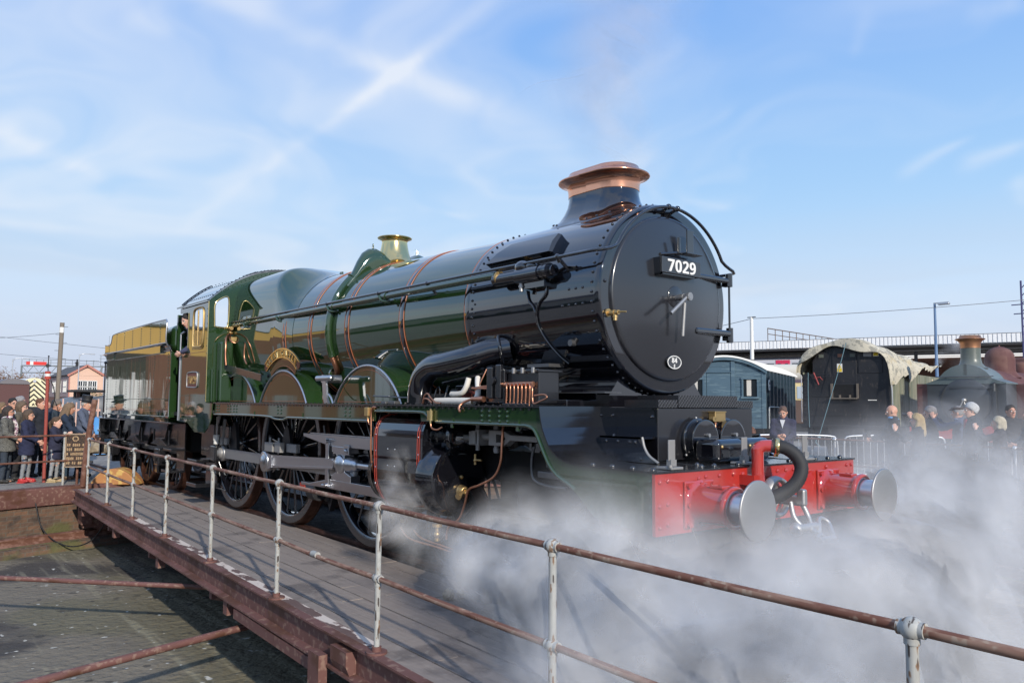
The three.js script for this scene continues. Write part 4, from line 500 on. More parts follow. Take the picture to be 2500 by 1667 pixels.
  // step plate that runs down from the footplate to the cab foot
  part(loco, 'cab_step_plate', [extZ(poly([[-9.02, 1.665], [-9.75, 1.676], [-9.80, 1.5], [-9.86, 1.36], [-9.95, 1.27], [-9.55, 1.18], [-9.36, 1.20], [-9.20, 1.28], [-9.06, 1.42]]), 1.331, 1.345)], M.green);
  // front sheet with its spectacles and the roof
  const yr = (z) => 3.33 + 0.60 * (1 - Math.pow(Math.abs(z) / 1.34, 2.25));
  const arc = []; for (let i = 0; i <= 40; i++) { const z = mix(1.33, -1.33, i / 40); arc.push([z, yr(z) - 0.012]); }
  const fs = poly([[1.33, 1.68], ...arc, [-1.33, 1.68]]);
  for (const s of [1, -1]) { const h = new THREE.Path(); const q = [[1.235, 2.90], [1.235, 3.27], [1.20, 3.325], [1.08, 3.40], [1.035, 3.40], [1.02, 3.37], [1.02, 2.95], [1.04, 2.90]]; (s > 0 ? q : q.map(([a, b]) => [-a, b]).reverse()).forEach(([a, b], i) => (i ? h.lineTo(a, b) : h.moveTo(a, b))); h.closePath(); fs.holes.push(h); }
  const front = part(loco, 'cab_front', extX(fs, -9.395, -9.38), M.green);
  for (const s of [1, -1]) {
    const q = [[1.235, 2.90], [1.235, 3.27], [1.20, 3.325], [1.08, 3.40], [1.035, 3.40], [1.02, 3.37], [1.02, 2.95], [1.04, 2.90], [1.235, 2.90]];
    part(front, 'spectacle_frame', tube(q.map(([a, b]) => [-9.375, b, s * a]), 0.014, 80, 8), M.brass);
  }
  const rv = []; for (let y = 1.75; y < 3.2; y += 0.11) rv.push(rivet(-9.38, y, 1.30, 'x', 0.010)); for (let i = 1; i < 38; i++) { const z = mix(1.3, -1.3, i / 38); rv.push(rivet(-9.38, yr(z) - 0.06, z, 'x', 0.011)); } for (let i = 0; i < 12; i++) rv.push(rivet(-9.38, 2.75 + i * 0.07, 0.98 - 0.003 * i * i * 0.6, 'x', 0.012)); for (let y = 2.75; y < 3.55; y += 0.06) rv.push(rivet(-9.38, y, 0.955 - Math.max(0, y - 3.3) * 0.5, 'x', 0.009));
  part(front, 'rivets', rv, M.green);
  part(loco, 'lubricator_cover', [rbox(-9.38, -9.20, 1.68, 2.66, 0.97, 1.19, 0.04), rbox(-9.38, -9.05, 1.68, 2.2, 0.80, 1.0, 0.04), cylY(0.02, 1.69, 2.2, -9.35, 1.255, 10)], M.green);
  const roofP = [], roofQ = []; for (let i = 0; i <= 48; i++) { const z = mix(1.37, -1.37, i / 48); roofP.push([z, yr(Math.min(1.36, Math.abs(z)))]); roofQ.push([z, yr(Math.min(1.36, Math.abs(z))) + 0.018]); }
  const roof = part(loco, 'cab_roof', extX(poly([...roofQ, ...roofP.reverse()]), -10.98, -9.35), M.black);
  const rr = []; for (const x of [-9.40, -10.93]) for (let i = 1; i < 44; i++) { const z = mix(1.33, -1.33, i / 44); rr.push(sph(0.011, x, yr(z) + 0.02, z, 6)); }
  for (let x = -10.8; x < -9.5; x += 0.1) rr.push(sph(0.010, x, yr(1.25) + 0.02, 1.25, 6), sph(0.010, x, yr(0.95) + 0.02, 0.95, 6));
  part(roof, 'rivets', rr, M.black);
  part(roof, 'rain_strip', [tube(Array.from({ length: 12 }, (_, i) => { const z = mix(1.33, 0.8, i / 11); return [-10.93 + 0.10 * (1 - i / 11) , yr(z) + 0.035, z]; }), 0.012, 20, 6), box(-10.98, -9.35, 3.32, 3.335, 1.34, 1.375), box(-10.98, -9.35, 3.32, 3.335, -1.375, -1.34), rbox(-10.5, -9.9, 3.93, 3.957, -0.4, 0.4, 0.01)], M.black);
  part(roof, 'rear_valance', box(-10.97, -10.80, 3.235, 3.33, 1.29, 1.31), M.black);
  // inside: floor, backhead, far side walls close the cab
  part(loco, 'cab_interior', [box(-10.85, -9.4, 1.50, 1.55, -1.31, 1.31), rbox(-9.7, -9.4, 1.6, 3.3, -0.8, 0.8, 0.1), cylX(0.05, -9.75, -9.68, 2.9, 0.2, 16), cylX(0.09, -9.76, -9.72, 2.6, -0.3, 20), rbox(-10.3, -9.9, 1.55, 2.15, 0.85, 1.25, 0.03)], M.blackDull);
  part(loco, 'cab_pipework', [tube([[-9.33, 2.80, 1.0], [-9.25, 2.78, 1.05], [-9.15, 2.70, 1.12], [-9.10, 2.58, 1.14], [-9.09, 2.40, 1.14], [-9.08, 2.27, 1.13]], 0.016, 30, 10), tube([[-9.36, 2.76, 0.98], [-9.28, 2.72, 1.02], [-9.22, 2.66, 1.0], [-9.18, 2.62, 0.9]], 0.012, 20, 8), tube([[-8.75, 2.72, 0.93], [-8.78, 2.55, 0.95], [-8.78, 2.38, 0.95], [-8.70, 2.28, 0.94]], 0.012, 20, 8)], M.copperPipe);
  part(loco, 'cab_valves', [sph(0.04, -9.35, 2.82, 0.98, 10), cylX(0.03, -9.38, -9.25, 2.88, 1.0, 10), box(-9.36, -9.28, 2.66, 2.74, 0.90, 1.0), cylX(0.05, -9.3, -9.15, 2.78, 0.88, 12)], M.brassDull);
  part(loco, 'injector', [cylY(0.05, 1.06, 1.15, -9.62, 1.06, 16), cylY(0.042, 1.0, 1.06, -9.62, 1.06, 16), cylY(0.012, 1.15, 1.45, -9.62, 1.06, 8)], M.whitePaint);
  part(loco, 'injector_body', [rbox(-9.75, -9.5, 0.72, 0.98, 0.95, 1.12, 0.03), tube([[-9.62, 0.74, 1.04], [-9.7, 0.55, 1.0], [-9.9, 0.48, 0.95]], 0.03, 16, 10), tube([[-9.55, 0.74, 1.04], [-9.5, 0.6, 1.0], [-9.45, 0.5, 0.95]], 0.02, 16, 8), rbox(-10.4, -9.9, 0.28, 0.34, 0.9, 1.28, 0.01), rbox(-10.4, -9.9, 0.68, 0.73, 0.95, 1.28, 0.01), box(-10.42, -9.88, 0.3, 1.3, 0.93, 0.95), rbox(-10.8, -9.4, 0.75, 1.3, 0.55, 0.93, 0.03)], M.blackFrame);
}
{ // ---------------- wheels
  const spokeG = prep(new THREE.CylinderGeometry(0.019, 0.028, 1, 8).scale(1, 1, 0.62).translate(0, 0.5, 0));
  function wheel(x, s, R, n, crank, zOut = 0.875, hub = 0.17, name = 'driving_wheel') {
    const w = part(loco, name, (() => { const pr = [[0.0, R * 0.905], [0.0, R * 0.86], [-0.115, R * 0.86], [-0.115, R * 0.905]].map(([a, b]) => [zOut + a, b]); const g = latheZ([...pr, pr[0]], x, R, 72); const hubg = latheZ([[zOut + 0.02, 0.0], [zOut + 0.02, hub * 0.8], [zOut + 0.005, hub], [zOut - 0.11, hub * 1.05]], x, R, 40); const parts = [g, hubg]; if (crank) { const a = crank[2], c = Math.cos(a), sn = Math.sin(a); parts.push(extZ((() => { const q = new THREE.Shape(); q.absarc(0, 0, 0.17, 0, 6.283); return q; })(), zOut - 0.1, zOut + 0.035, { curveSegments: 20 }).translate(x + 0.33 * c, R + 0.33 * sn, 0), (() => { const b = box(0, 0.33, -0.15, 0.15, zOut - 0.1, zOut + 0.03); return b.rotateZ(a).translate(x, R, 0); })()); } const all = mergeGeometries(parts.map((q) => prep(q))); return s > 0 ? all : mirrorZ(all); })(), M.black);
    part(w, 'tyre', (() => { const pr = [[zOut, R * 0.90], [zOut + 0.004, R * 0.985], [zOut - 0.004, R - 0.004], [zOut - 0.10, R + 0.002], [zOut - 0.112, R + 0.028], [zOut - 0.135, R + 0.028], [zOut - 0.14, R * 0.90], [zOut, R * 0.90]]; const g = latheZ(pr, x, R, 96); return s > 0 ? g : mirrorZ(g); })(), M.treadRust);
    part(w, 'tyre_face', (() => { const g = latheZ([[zOut + 0.006, R * 0.985], [zOut + 0.006, R * 0.905], [zOut + 0.001, R * 0.90]], x, R, 96); return s > 0 ? g : mirrorZ(g); })(), M.blackFrame);
    const r0 = hub * 0.8, L = R * 0.875 - r0, base = OFF.get(w);
    if (s > 0) for (let i = 0; i < n; i++) { const m = shade(new THREE.Mesh(spokeG, M.black)); m.name = 'spoke'; const a = (i + 0.5) / n * Math.PI * 2; m.rotation.z = a; m.scale.set(1, L, 1); m.position.set(x - base.x - Math.sin(a) * r0, R - base.y + Math.cos(a) * r0, (zOut - 0.055) - base.z); w.add(m); }
    else part(w, 'spokes', Array.from({ length: n }, (_, i) => { const a = (i + 0.5) / n * Math.PI * 2; return spokeG.clone().scale(1, L, 1).translate(0, r0, 0).rotateZ(a).translate(x, R, -(zOut - 0.055)); }), M.black);
    return w;
  }
  const CR = Math.PI + 0.42;   // crank angle: pins behind and below the axles
  for (const x of [-9.20, -7.127, -4.765]) for (const s of [1, -1]) wheel(x, s, 1.022, 20, [0, 0, CR]);
  for (const x of [-3.08, -0.95]) for (const s of [1, -1]) wheel(x, s, 0.483, 10, null, 0.875, 0.11, 'bogie_wheel');
  part(loco, 'axles', [[-9.2, 1.022], [-7.127, 1.022], [-4.765, 1.022], [-3.08, 0.483], [-0.95, 0.483]].map(([x, y]) => cylZ(0.09, -0.8, 0.8, x, y, 16)), M.blackDull);
  for (const x of [-9.20, -7.127]) part(loco, 'balance_weight', extZ((() => { const q = new THREE.Shape(); q.moveTo(-0.155, -0.28); q.quadraticCurveTo(-0.15, 0.2, 0, 0.27); q.quadraticCurveTo(0.15, 0.2, 0.155, -0.28); return q; })(), 0.89, 0.94).translate(x + 0.03, 1.10, 0), M.blackDull);
  // brake gear and sand pipes
  part(loco, 'brake_gear', [[-8.0, 0], [-5.95, 0], [-10.3, 0]].flatMap(([x]) => [extZ(poly([[x + 0.04, 1.2], [x + 0.10, 1.2], [x + 0.16, 0.5], [x + 0.06, 0.3], [x - 0.03, 0.5]]), 0.78, 0.85), rbox(x - 0.04, x + 0.05, 0.42, 0.75, 0.76, 0.88, 0.02), bar([x + 0.05, 0.42, -0.8], [x + 0.05, 0.42, 0.85], 0.03, 10)]), M.blackDull);
  part(loco, 'sand_pipe', [tube([[-10.05, 1.3, 0.95], [-10.02, 0.9, 0.94], [-9.95, 0.5, 0.88], [-9.85, 0.16, 0.82]], 0.016, 20, 8), tube([[-5.85, 1.4, 0.97], [-5.8, 1.1, 0.95], [-5.7, 0.7, 0.9]], 0.016, 16, 8), bar([-10.6, 0.28, 0.95], [-9.6, 0.24, 0.9], 0.012, 8)], M.steelDark);
  part(loco, 'ashpan', [rbox(-9.0, -7.4, 0.4, 0.95, -0.55, 0.55, 0.05), box(-9.6, -0.6, 1.28, 1.32, -0.6, 0.6), rbox(-9.3, -7.3, 0.95, 1.7, -0.7, 0.7, 0.1), rbox(-6.6, -3.4, 1.3, 1.8, -0.6, 0.6, 0.05), rbox(-3.6, -0.7, 0.35, 0.62, -0.5, 0.5, 0.03)], M.cavity);
}
{ // ---------------- outside cylinders and motion
  for (const s of [1, -1]) {
    const f = (g) => (s > 0 ? g : mirrorZ(g)), P = (n, gs, m, l) => part(loco, n, [].concat(gs).map(f), m, l);
    // lagging sheet wrapped over cylinder and valve chest: rounded top corner, flat face, rounded below
    const pr = [[0.70, 1.575], [1.08, 1.575], [1.17, 1.565], [1.24, 1.535], [1.29, 1.485], [1.315, 1.42], [1.322, 1.35], [1.322, 1.0], [1.315, 0.90], [1.285, 0.79], [1.235, 0.70], [1.16, 0.635], [1.06, 0.60], [0.95, 0.61], [0.85, 0.66], [0.70, 0.66]];
    const cy = P('cylinder_lagging', extX(poly(pr), -3.93, -2.96), M.black);
    const seam = (x) => { const n = pr.slice(1, 13).map(([z, y]) => [x, y + (y > 1.5 ? 0.004 : y < 0.7 ? -0.004 : 0), z + (z > 1.2 ? 0.005 : 0)]); return n; };
    if (s > 0) {
      part(cy, 'red_lining', [-3.885, -3.85, -3.045, -3.01].map((x) => tube(seam(x), 0.0035, 90, 5)), M.redLine);
      const sc = []; for (const x of [-3.868, -3.028]) for (let y = 0.85; y < 1.4; y += 0.17) sc.push(rivet(x, y, 1.3225, 'z', 0.011)); for (const [x, y] of [[-3.62, 1.22], [-3.48, 1.22], [-3.62, 1.05], [-3.48, 1.05]]) sc.push(rivet(x, y, 1.3225, 'z', 0.008));
      part(cy, 'screws', sc, M.steel).userData.kind = 'stuff';
    }
    P('cylinder_front_cover', [latheX([[-3.0, 0.37], [-2.92, 0.37], [-2.915, 0.34], [-2.80, 0.325], [-2.785, 0.31], [-2.775, 0.24], [-2.76, 0.0]], 0.955, 1.005, 64)], M.black);
    P('cylinder_rear_cover', [latheX([[-3.93, 0.34], [-4.02, 0.33], [-4.04, 0.2], [-4.06, 0.0]], 0.955, 1.005, 48)], M.blackFrame);
    P('valve_chest', [latheX([[-3.0, 0.215], [-2.94, 0.215], [-2.93, 0.20], [-2.86, 0.20], [-2.855, 0.215], [-2.80, 0.215], [-2.79, 0.19], [-2.77, 0.06], [-2.70, 0.055], [-2.70, 0.0]], 1.355, 0.93, 48)], M.black);
    if (s > 0) {
      P('cylinder_relief_valve', [latheX([[-2.765, 0.0], [-2.765, 0.062], [-2.74, 0.062], [-2.735, 0.045], [-2.69, 0.05], [-2.685, 0.02], [-2.72, 0.016], [-2.72, 0.0]], 0.845, 1.0, 20), bar([-2.70, 0.83, 1.02], [-2.68, 0.80, 1.09], 0.032, 12), sph(0.02, -2.75, 0.98, 1.0, 8)], M.brassDull);
      P('cover_nuts', Array.from({ length: 10 }, (_, i) => { const a = i / 10 * 6.283; return cylX(0.014, -2.80, -2.775, 0.955 + 0.255 * Math.sin(a), 1.005 + 0.255 * Math.cos(a), 6); }), M.blackFrame);
      // valve spindle, fork and rocker
      P('valve_spindle', [cylX(0.03, -2.72, -2.58, 1.365, 0.98, 16), rbox(-2.60, -2.50, 1.30, 1.43, 0.92, 1.03, 0.008), rbox(-2.52, -2.42, 1.31, 1.44, 0.94, 1.06, 0.008), rbox(-2.45, -2.40, 1.30, 1.45, 0.92, 1.06, 0.006), cylY(0.022, 1.25, 1.50, -2.50, 0.99, 8), cylY(0.03, 1.43, 1.46, -2.5, 0.99, 6)], M.ironGrey);
      const fk = poly([[-2.27, 1.445], [-2.05, 1.445], [-1.96, 1.41], [-1.42, 1.405], [-1.36, 1.42], [-1.36, 1.355], [-1.42, 1.37], [-1.96, 1.37], [-2.05, 1.315], [-2.27, 1.315]]), hole = new THREE.Path(); [[-2.16, 1.415], [-2.06, 1.41], [-2.02, 1.38], [-2.06, 1.345], [-2.16, 1.34]].forEach(([x, y], i) => (i ? hole.lineTo(x, y) : hole.moveTo(x, y))); hole.closePath(); fk.holes.push(hole);
      P('valve_rod', [extZ(fk, 0.955, 1.03, bev(0.006)), cylY(0.024, 1.24, 1.50, -2.21, 0.99, 8), cylY(0.034, 1.455, 1.48, -2.21, 0.99, 6), cylY(0.032, 1.25, 1.285, -2.21, 0.99, 6), cylX(0.036, -2.4, -2.27, 1.385, 0.985, 14)], M.ironGrey);
      P('rocker_bracket', [rbox(-1.60, -1.28, 1.14, 1.32, 0.80, 0.92, 0.01), rbox(-1.62, -1.30, 1.06, 1.12, 0.90, 1.0, 0.012), tube([[-1.72, 1.32, 0.95], [-1.75, 1.2, 0.95], [-1.73, 1.05, 0.95], [-1.6, 1.0, 0.95], [-1.3, 0.99, 0.95]], 0.014, 30, 8)], M.steelDark);
      P('grease_cock', [cylY(0.012, 1.12, 1.22, -2.46, 1.05, 8), cylX(0.01, -2.46, -2.36, 1.165, 1.05, 8), sph(0.018, -2.46, 1.16, 1.05, 8)], M.brassDull);
      P('copper_pipe', [tube([[-2.06, 1.50, 1.03], [-2.05, 1.35, 1.05], [-2.06, 1.16, 1.06], [-2.13, 1.04, 1.07], [-2.35, 0.94, 1.08], [-2.52, 0.88, 1.08], [-2.58, 0.74, 1.08], [-2.66, 0.60, 1.08], [-2.86, 0.50, 1.06], [-2.93, 0.42, 1.04], [-2.94, 0.36, 1.04]], 0.0125, 90, 10), tube([[-3.75, 0.38, 1.07], [-3.62, 0.30, 1.07], [-3.1, 0.27, 1.06], [-2.75, 0.25, 1.05]], 0.011, 24, 8), tube([[-3.55, 0.37, 1.03], [-3.45, 0.32, 1.03], [-3.0, 0.285, 1.03], [-2.72, 0.27, 1.03]], 0.011, 24, 8)], M.copperPipe);
      P('drain_valve', [cylY(0.05, 0.46, 0.49, -3.12, 1.03, 16), cylY(0.02, 0.38, 0.47, -3.12, 1.03, 10), sph(0.034, -3.12, 0.385, 1.03, 12), cylY(0.028, 0.32, 0.35, -3.12, 1.03, 6), sph(0.03, -3.95, 0.47, 1.05, 10), sph(0.03, -3.75, 0.45, 1.05, 10)], M.brassDull);
      // oil cups on the valance with their pipes
      P('oil_cup', [cylY(0.034, 1.535, 1.625, -2.80, 1.335, 18, 0.037), cylY(0.039, 1.53, 1.54, -2.80, 1.335, 18), cylY(0.012, 1.625, 1.64, -2.80, 1.335, 10), cylY(0.015, 1.50, 1.53, -2.80, 1.335, 8)], M.brass);
      P('oil_cup', [rbox(-4.06, -3.98, 1.55, 1.645, 1.318, 1.37, 0.006), cylY(0.012, 1.52, 1.55, -4.02, 1.345, 8)], M.brassDull);
      P('copper_pipe', [tube([[-2.80, 1.50, 1.335], [-2.79, 1.47, 1.335], [-2.76, 1.45, 1.33], [-2.72, 1.445, 1.31], [-2.68, 1.47, 1.28]], 0.0085, 20, 8), tube([[-3.86, 1.645, 1.33], [-3.93, 1.645, 1.336], [-3.955, 1.60, 1.338], [-3.955, 1.4, 1.338], [-3.955, 1.1, 1.33], [-3.96, 0.95, 1.3]], 0.0105, 40, 8), tube([[-4.02, 1.52, 1.345], [-4.0, 1.47, 1.34], [-3.96, 1.46, 1.335]], 0.008, 14, 8)], M.copperPipe);
    }
    // slide bars, crosshead, piston rod, rods
    P('slide_bar', [extZ(poly([[-6.27, 1.255], [-6.27, 1.285], [-4.0, 1.285], [-4.0, 1.16], [-5.5, 1.16]]), 0.955, 1.055, bev(0.004)), extZ(poly([[-6.30, 0.655], [-6.05, 0.655], [-5.5, 0.745], [-4.0, 0.745], [-4.0, 0.64], [-5.6, 0.64], [-6.30, 0.625]]), 0.955, 1.055, bev(0.004)), box(-6.2, -4.0, 1.285, 1.30, 0.85, 1.0)], M.steel);
    P('slide_bar_bracket', [rbox(-5.56, -5.475, 0.68, 1.20, 1.06, 1.085, 0.006), cylZ(0.026, 0.95, 1.11, -5.515, 1.215, 12), cylX(0.02, -5.6, -5.36, 1.235, 1.05, 10), cylZ(0.024, 0.95, 1.11, -5.515, 0.675, 10), cylX(0.018, -5.66, -5.42, 0.665, 1.07, 8)], M.steel);
    P('crosshead', [extZ(poly([[-5.42, 1.155], [-4.98, 1.155], [-4.98, 1.09], [-5.1, 1.06], [-5.08, 0.86], [-4.93, 0.82], [-4.93, 0.755], [-5.42, 0.755], [-5.42, 0.80], [-5.27, 0.86], [-5.28, 1.06], [-5.42, 1.10]]), 0.94, 1.06, bev(0.006)), latheZ([[1.06, 0.115], [1.085, 0.11], [1.10, 0.085], [1.11, 0.05], [1.125, 0.045], [1.13, 0.0]], -5.20, 0.955, 28), latheX([[-5.05, 0.10], [-4.97, 0.09], [-4.93, 0.075], [-4.86, 0.07], [-4.85, 0.0]], 0.955, 1.0, 24), rbox(-5.08, -4.95, 1.07, 1.19, 1.06, 1.085, 0.01), sph(0.03, -5.0, 1.12, 1.09, 10)], M.steel);
    P('piston_rod', cylX(0.042, -4.9, -4.0, 0.955, 1.0, 24), M.steel);
    // connecting rod (fluted) from the crosshead to the middle crank pin
    const pin = [-7.127 - 0.305, 1.022 - 0.165];
    const ang = Math.atan2(0.955 - pin[1], -5.2 - pin[0]), L = Math.hypot(0.955 - pin[1], -5.2 - pin[0]), rod = (g) => g.rotateZ(ang).translate(pin[0], pin[1], 0);
    P('connecting_rod', [extZ(poly([[0.16, -0.082], [0.16, 0.082], [L - 0.12, 0.06], [L - 0.12, -0.06]]), 1.075, 1.095), extZ(poly([[0.16, 0.052], [0.16, 0.086], [L - 0.12, 0.064], [L - 0.12, 0.04]]), 1.06, 1.112), extZ(poly([[0.16, -0.086], [0.16, -0.052], [L - 0.12, -0.04], [L - 0.12, -0.064]]), 1.06, 1.112), latheZ([[1.04, 0.15], [1.125, 0.15], [1.135, 0.12], [1.135, 0.075], [1.155, 0.07], [1.16, 0.03], [1.17, 0.0]], 0, 0, 32), extZ(poly([[0.0, -0.13], [0.0, 0.13], [0.18, 0.10], [0.26, 0.088], [0.26, -0.088], [0.18, -0.10]]), 1.05, 1.12)].map(rod), M.steel);
    P('rod_oil_boxes', [rbox(pin[0] + 0.02, pin[0] + 0.30, pin[1] + 0.14, pin[1] + 0.27, 1.06, 1.13, 0.008), rbox(pin[0] + 0.33, pin[0] + 0.52, pin[1] + 0.14, pin[1] + 0.28, 1.04, 1.11, 0.008), rbox(pin[0] + 0.55, pin[0] + 0.86, pin[1] + 0.15, pin[1] + 0.265, 0.96, 1.03, 0.008), cylY(0.018, pin[1] + 0.26, pin[1] + 0.34, pin[0] + 0.14, 1.09, 8), cylY(0.018, pin[1] + 0.26, pin[1] + 0.34, pin[0] + 0.42, 1.08, 8)], M.ironGrey);
    const rp = [-9.20 - 0.305, 1.022 - 0.165], fp = [-4.765 - 0.305, 1.022 - 0.165];
    P('coupling_rod', [box(rp[0], pin[0], rp[1] - 0.075, rp[1] + 0.075, 0.965, 1.0), box(pin[0], fp[0], rp[1] - 0.075, rp[1] + 0.075, 0.965, 1.0), ...[rp, pin, fp].map(([x, y]) => latheZ([[0.955, 0.13], [1.01, 0.13], [1.02, 0.1], [1.02, 0.0]], x, y, 28))], M.steelDull);
    P('rod_end', [latheZ([[1.01, 0.09], [1.05, 0.085], [1.06, 0.05], [1.08, 0.05], [1.085, 0.0]], rp[0], rp[1], 20), rbox(rp[0] - 0.04, rp[0] + 0.06, rp[1] + 0.13, rp[1] + 0.25, 0.97, 1.03, 0.008), rbox(rp[0] + 0.12, rp[0] + 0.24, rp[1] + 0.14, rp[1] + 0.25, 0.97, 1.02, 0.008), (() => { const g = rbox(-0.03, 0.03, 0, 0.32, -0.02, 0.02, 0.008); return g.rotateZ(-0.2).translate(rp[0] + 0.02, rp[1] + 0.24, 1.0); })()], M.ironGrey);
    if (s > 0) P('red_tag', rbox(-6.36, -6.2, 0.55, 0.64, 1.04, 1.055, 0.006), M.redLine);
    P('motion_bracket', [box(-4.2, -3.9, 0.5, 1.6, 0.62, 0.9), rbox(-6.5, -6.3, 0.62, 1.5, 0.60, 0.75, 0.02), extX((() => { const q = new THREE.Shape(); q.absarc(0.98, 0.55, 0.11, 0, 6.283); return q; })(), -6.1, -5.9)], M.blackDull);
  }
  // bogie frame
  part(loco, 'bogie_frame', [rbox(-3.5, -0.5, 0.42, 0.62, 0.58, 0.66, 0.02), rbox(-3.5, -0.5, 0.42, 0.62, -0.66, -0.58, 0.02), rbox(-2.4, -1.6, 0.4, 1.0, -0.6, 0.6, 0.04), tube([[-2.6, 0.55, 0.7], [-2.3, 0.40, 0.72], [-2.0, 0.37, 0.72], [-1.7, 0.40, 0.72], [-1.4, 0.55, 0.7]], 0.045, 30, 8)], M.blackDull);
  for (const z of [0.74, -0.74]) part(loco, 'guard_iron', box(-0.42, -0.38, 0.08, 0.8, z - 0.035, z + 0.035), M.blackDull);
}
{ // ---------------- lubricator group on the footplate: box, copper pipes, lagged white pipes
  const lb = part(loco, 'mechanical_lubricator', [rbox(-2.08, -1.42, 1.695, 1.985, 0.92, 1.16, 0.015), rbox(-2.10, -1.40, 1.965, 1.99, 0.90, 1.18, 0.006), rbox(-2.10, -1.84, 1.70, 2.00, 1.16, 1.20, 0.01), rbox(-2.06, -1.98, 1.74, 2.02, 1.19, 1.23, 0.01), rbox(-1.93, -1.86, 1.74, 2.04, 1.19, 1.23, 0.01), cylZ(0.035, 1.19, 1.25, -1.96, 1.90, 14), rbox(-1.8, -1.45, 1.68, 1.70, 0.88, 1.25, 0.004)], M.blackFrame);
  part(lb, 'lid_clips', [-2.02, -1.88, -1.72, -1.6, -1.46].map((x) => rbox(x - 0.014, x + 0.014, 1.955, 2.005, 1.178, 1.2, 0.005)), M.steelDull);
  part(lb, 'outlet_manifold', cylX(0.024, -1.86, -1.46, 1.862, 1.185, 14), M.copperPipe);
  for (let i = 0; i < 7; i++) { const x = -1.80 + i * 0.052; part(lb, 'copper_pipe', tube([[x, 1.865, 1.20], [x + 0.03, 1.862, 1.225], [x + 0.042, 1.84, 1.235], [x + 0.044, 1.78, 1.235], [x + 0.035, 1.68, 1.235]], 0.0075, 24, 8), M.copperPipe); }
  part(lb, 'copper_pipe', tube([[-1.46, 1.86, 1.21], [-1.42, 1.83, 1.23], [-1.41, 1.74, 1.235], [-1.39, 1.70, 1.24], [-1.30, 1.72, 1.24], [-1.22, 1.75, 1.24], [-1.24, 1.77, 1.24], [-1.38, 1.765, 1.24]], 0.0075, 40, 8), M.copperPipe);
  part(loco, 'copper_joint', [cylX(0.022, -2.26, -2.10, 1.735, 1.24, 12), cylX(0.026, -2.15, -2.08, 1.735, 1.24, 8), tube([[-2.10, 1.735, 1.24], [-2.26, 1.73, 1.26], [-2.33, 1.69, 1.31], [-2.33, 1.65, 1.335], [-2.31, 1.62, 1.335]], 0.0125, 24, 8), tube([[-2.26, 1.735, 1.24], [-2.36, 1.72, 1.22], [-2.42, 1.71, 1.2]], 0.0115, 14, 8), tube([[-2.45, 1.84, 1.1], [-2.32, 1.84, 1.12], [-2.2, 1.835, 1.13], [-2.08, 1.83, 1.15]], 0.011, 20, 8), tube([[-2.40, 1.80, 1.1], [-2.38, 1.84, 1.1], [-2.3, 1.85, 1.12], [-2.1, 1.855, 1.15]], 0.008, 20, 8), tube([[-2.36, 2.02, 1.0], [-2.38, 1.92, 1.04], [-2.40, 1.85, 1.06]], 0.007, 14, 8), tube([[-3.12, 1.69, 1.22], [-3.10, 1.76, 1.22], [-3.04, 1.79, 1.22], [-2.98, 1.75, 1.22], [-2.90, 1.705, 1.22], [-2.80, 1.695, 1.22]], 0.0085, 30, 8), tube([[-3.10, 1.69, 1.24], [-3.07, 1.735, 1.24], [-3.0, 1.735, 1.24], [-2.93, 1.70, 1.24]], 0.0085, 24, 8)], M.copperPipe);
  part(loco, 'lagged_pipe', [tube([[-3.04, 1.715, 1.12], [-2.7, 1.718, 1.12], [-2.40, 1.715, 1.12]], 0.034, 24, 14), tube([[-2.40, 1.715, 1.12], [-2.37, 1.76, 1.10], [-2.40, 1.83, 1.07], [-2.46, 1.90, 1.03], [-2.50, 1.94, 1.0]], 0.027, 24, 12), tube([[-2.62, 1.94, 1.02], [-2.63, 1.86, 1.04], [-2.68, 1.80, 1.05], [-2.78, 1.785, 1.05], [-2.88, 1.785, 1.04]], 0.027, 30, 12)], M.lagging);
  part(loco, 'pipe_clutter', [bar([-3.25, 1.90, 0.9], [-2.5, 1.98, 0.95], 0.014, 8), rbox(-3.1, -2.85, 1.69, 1.88, 0.7, 0.85, 0.02), cylX(0.03, -2.95, -2.84, 1.81, 0.98, 10), tube([[-3.22, 1.76, 1.02], [-3.20, 1.85, 1.0], [-3.16, 1.86, 1.0], [-3.15, 1.78, 1.0]], 0.01, 20, 6), bar([-3.15, 1.88, 0.9], [-3.15, 1.72, 0.95], 0.012, 6)], M.blackFrame);
  part(loco, 'red_fitting', [rbox(-2.80, -2.72, 1.70, 1.80, 0.90, 0.98, 0.01), bar([-2.75, 1.82, 0.92], [-2.4, 1.74, 1.0], 0.014, 8)], std({ color: lin(0.16, 0.03, 0.02), roughness: 0.6 }));
  part(loco, 'smokebox_stud', [cylZ(0.03, 0.72, 0.80, -1.42, 2.23, 12), box(-1.9, -1.0, 1.79, 1.80, 0.60, 0.80), box(-2.0, -1.7, 2.03, 2.06, 0.6, 0.8)], M.steelDark);
}
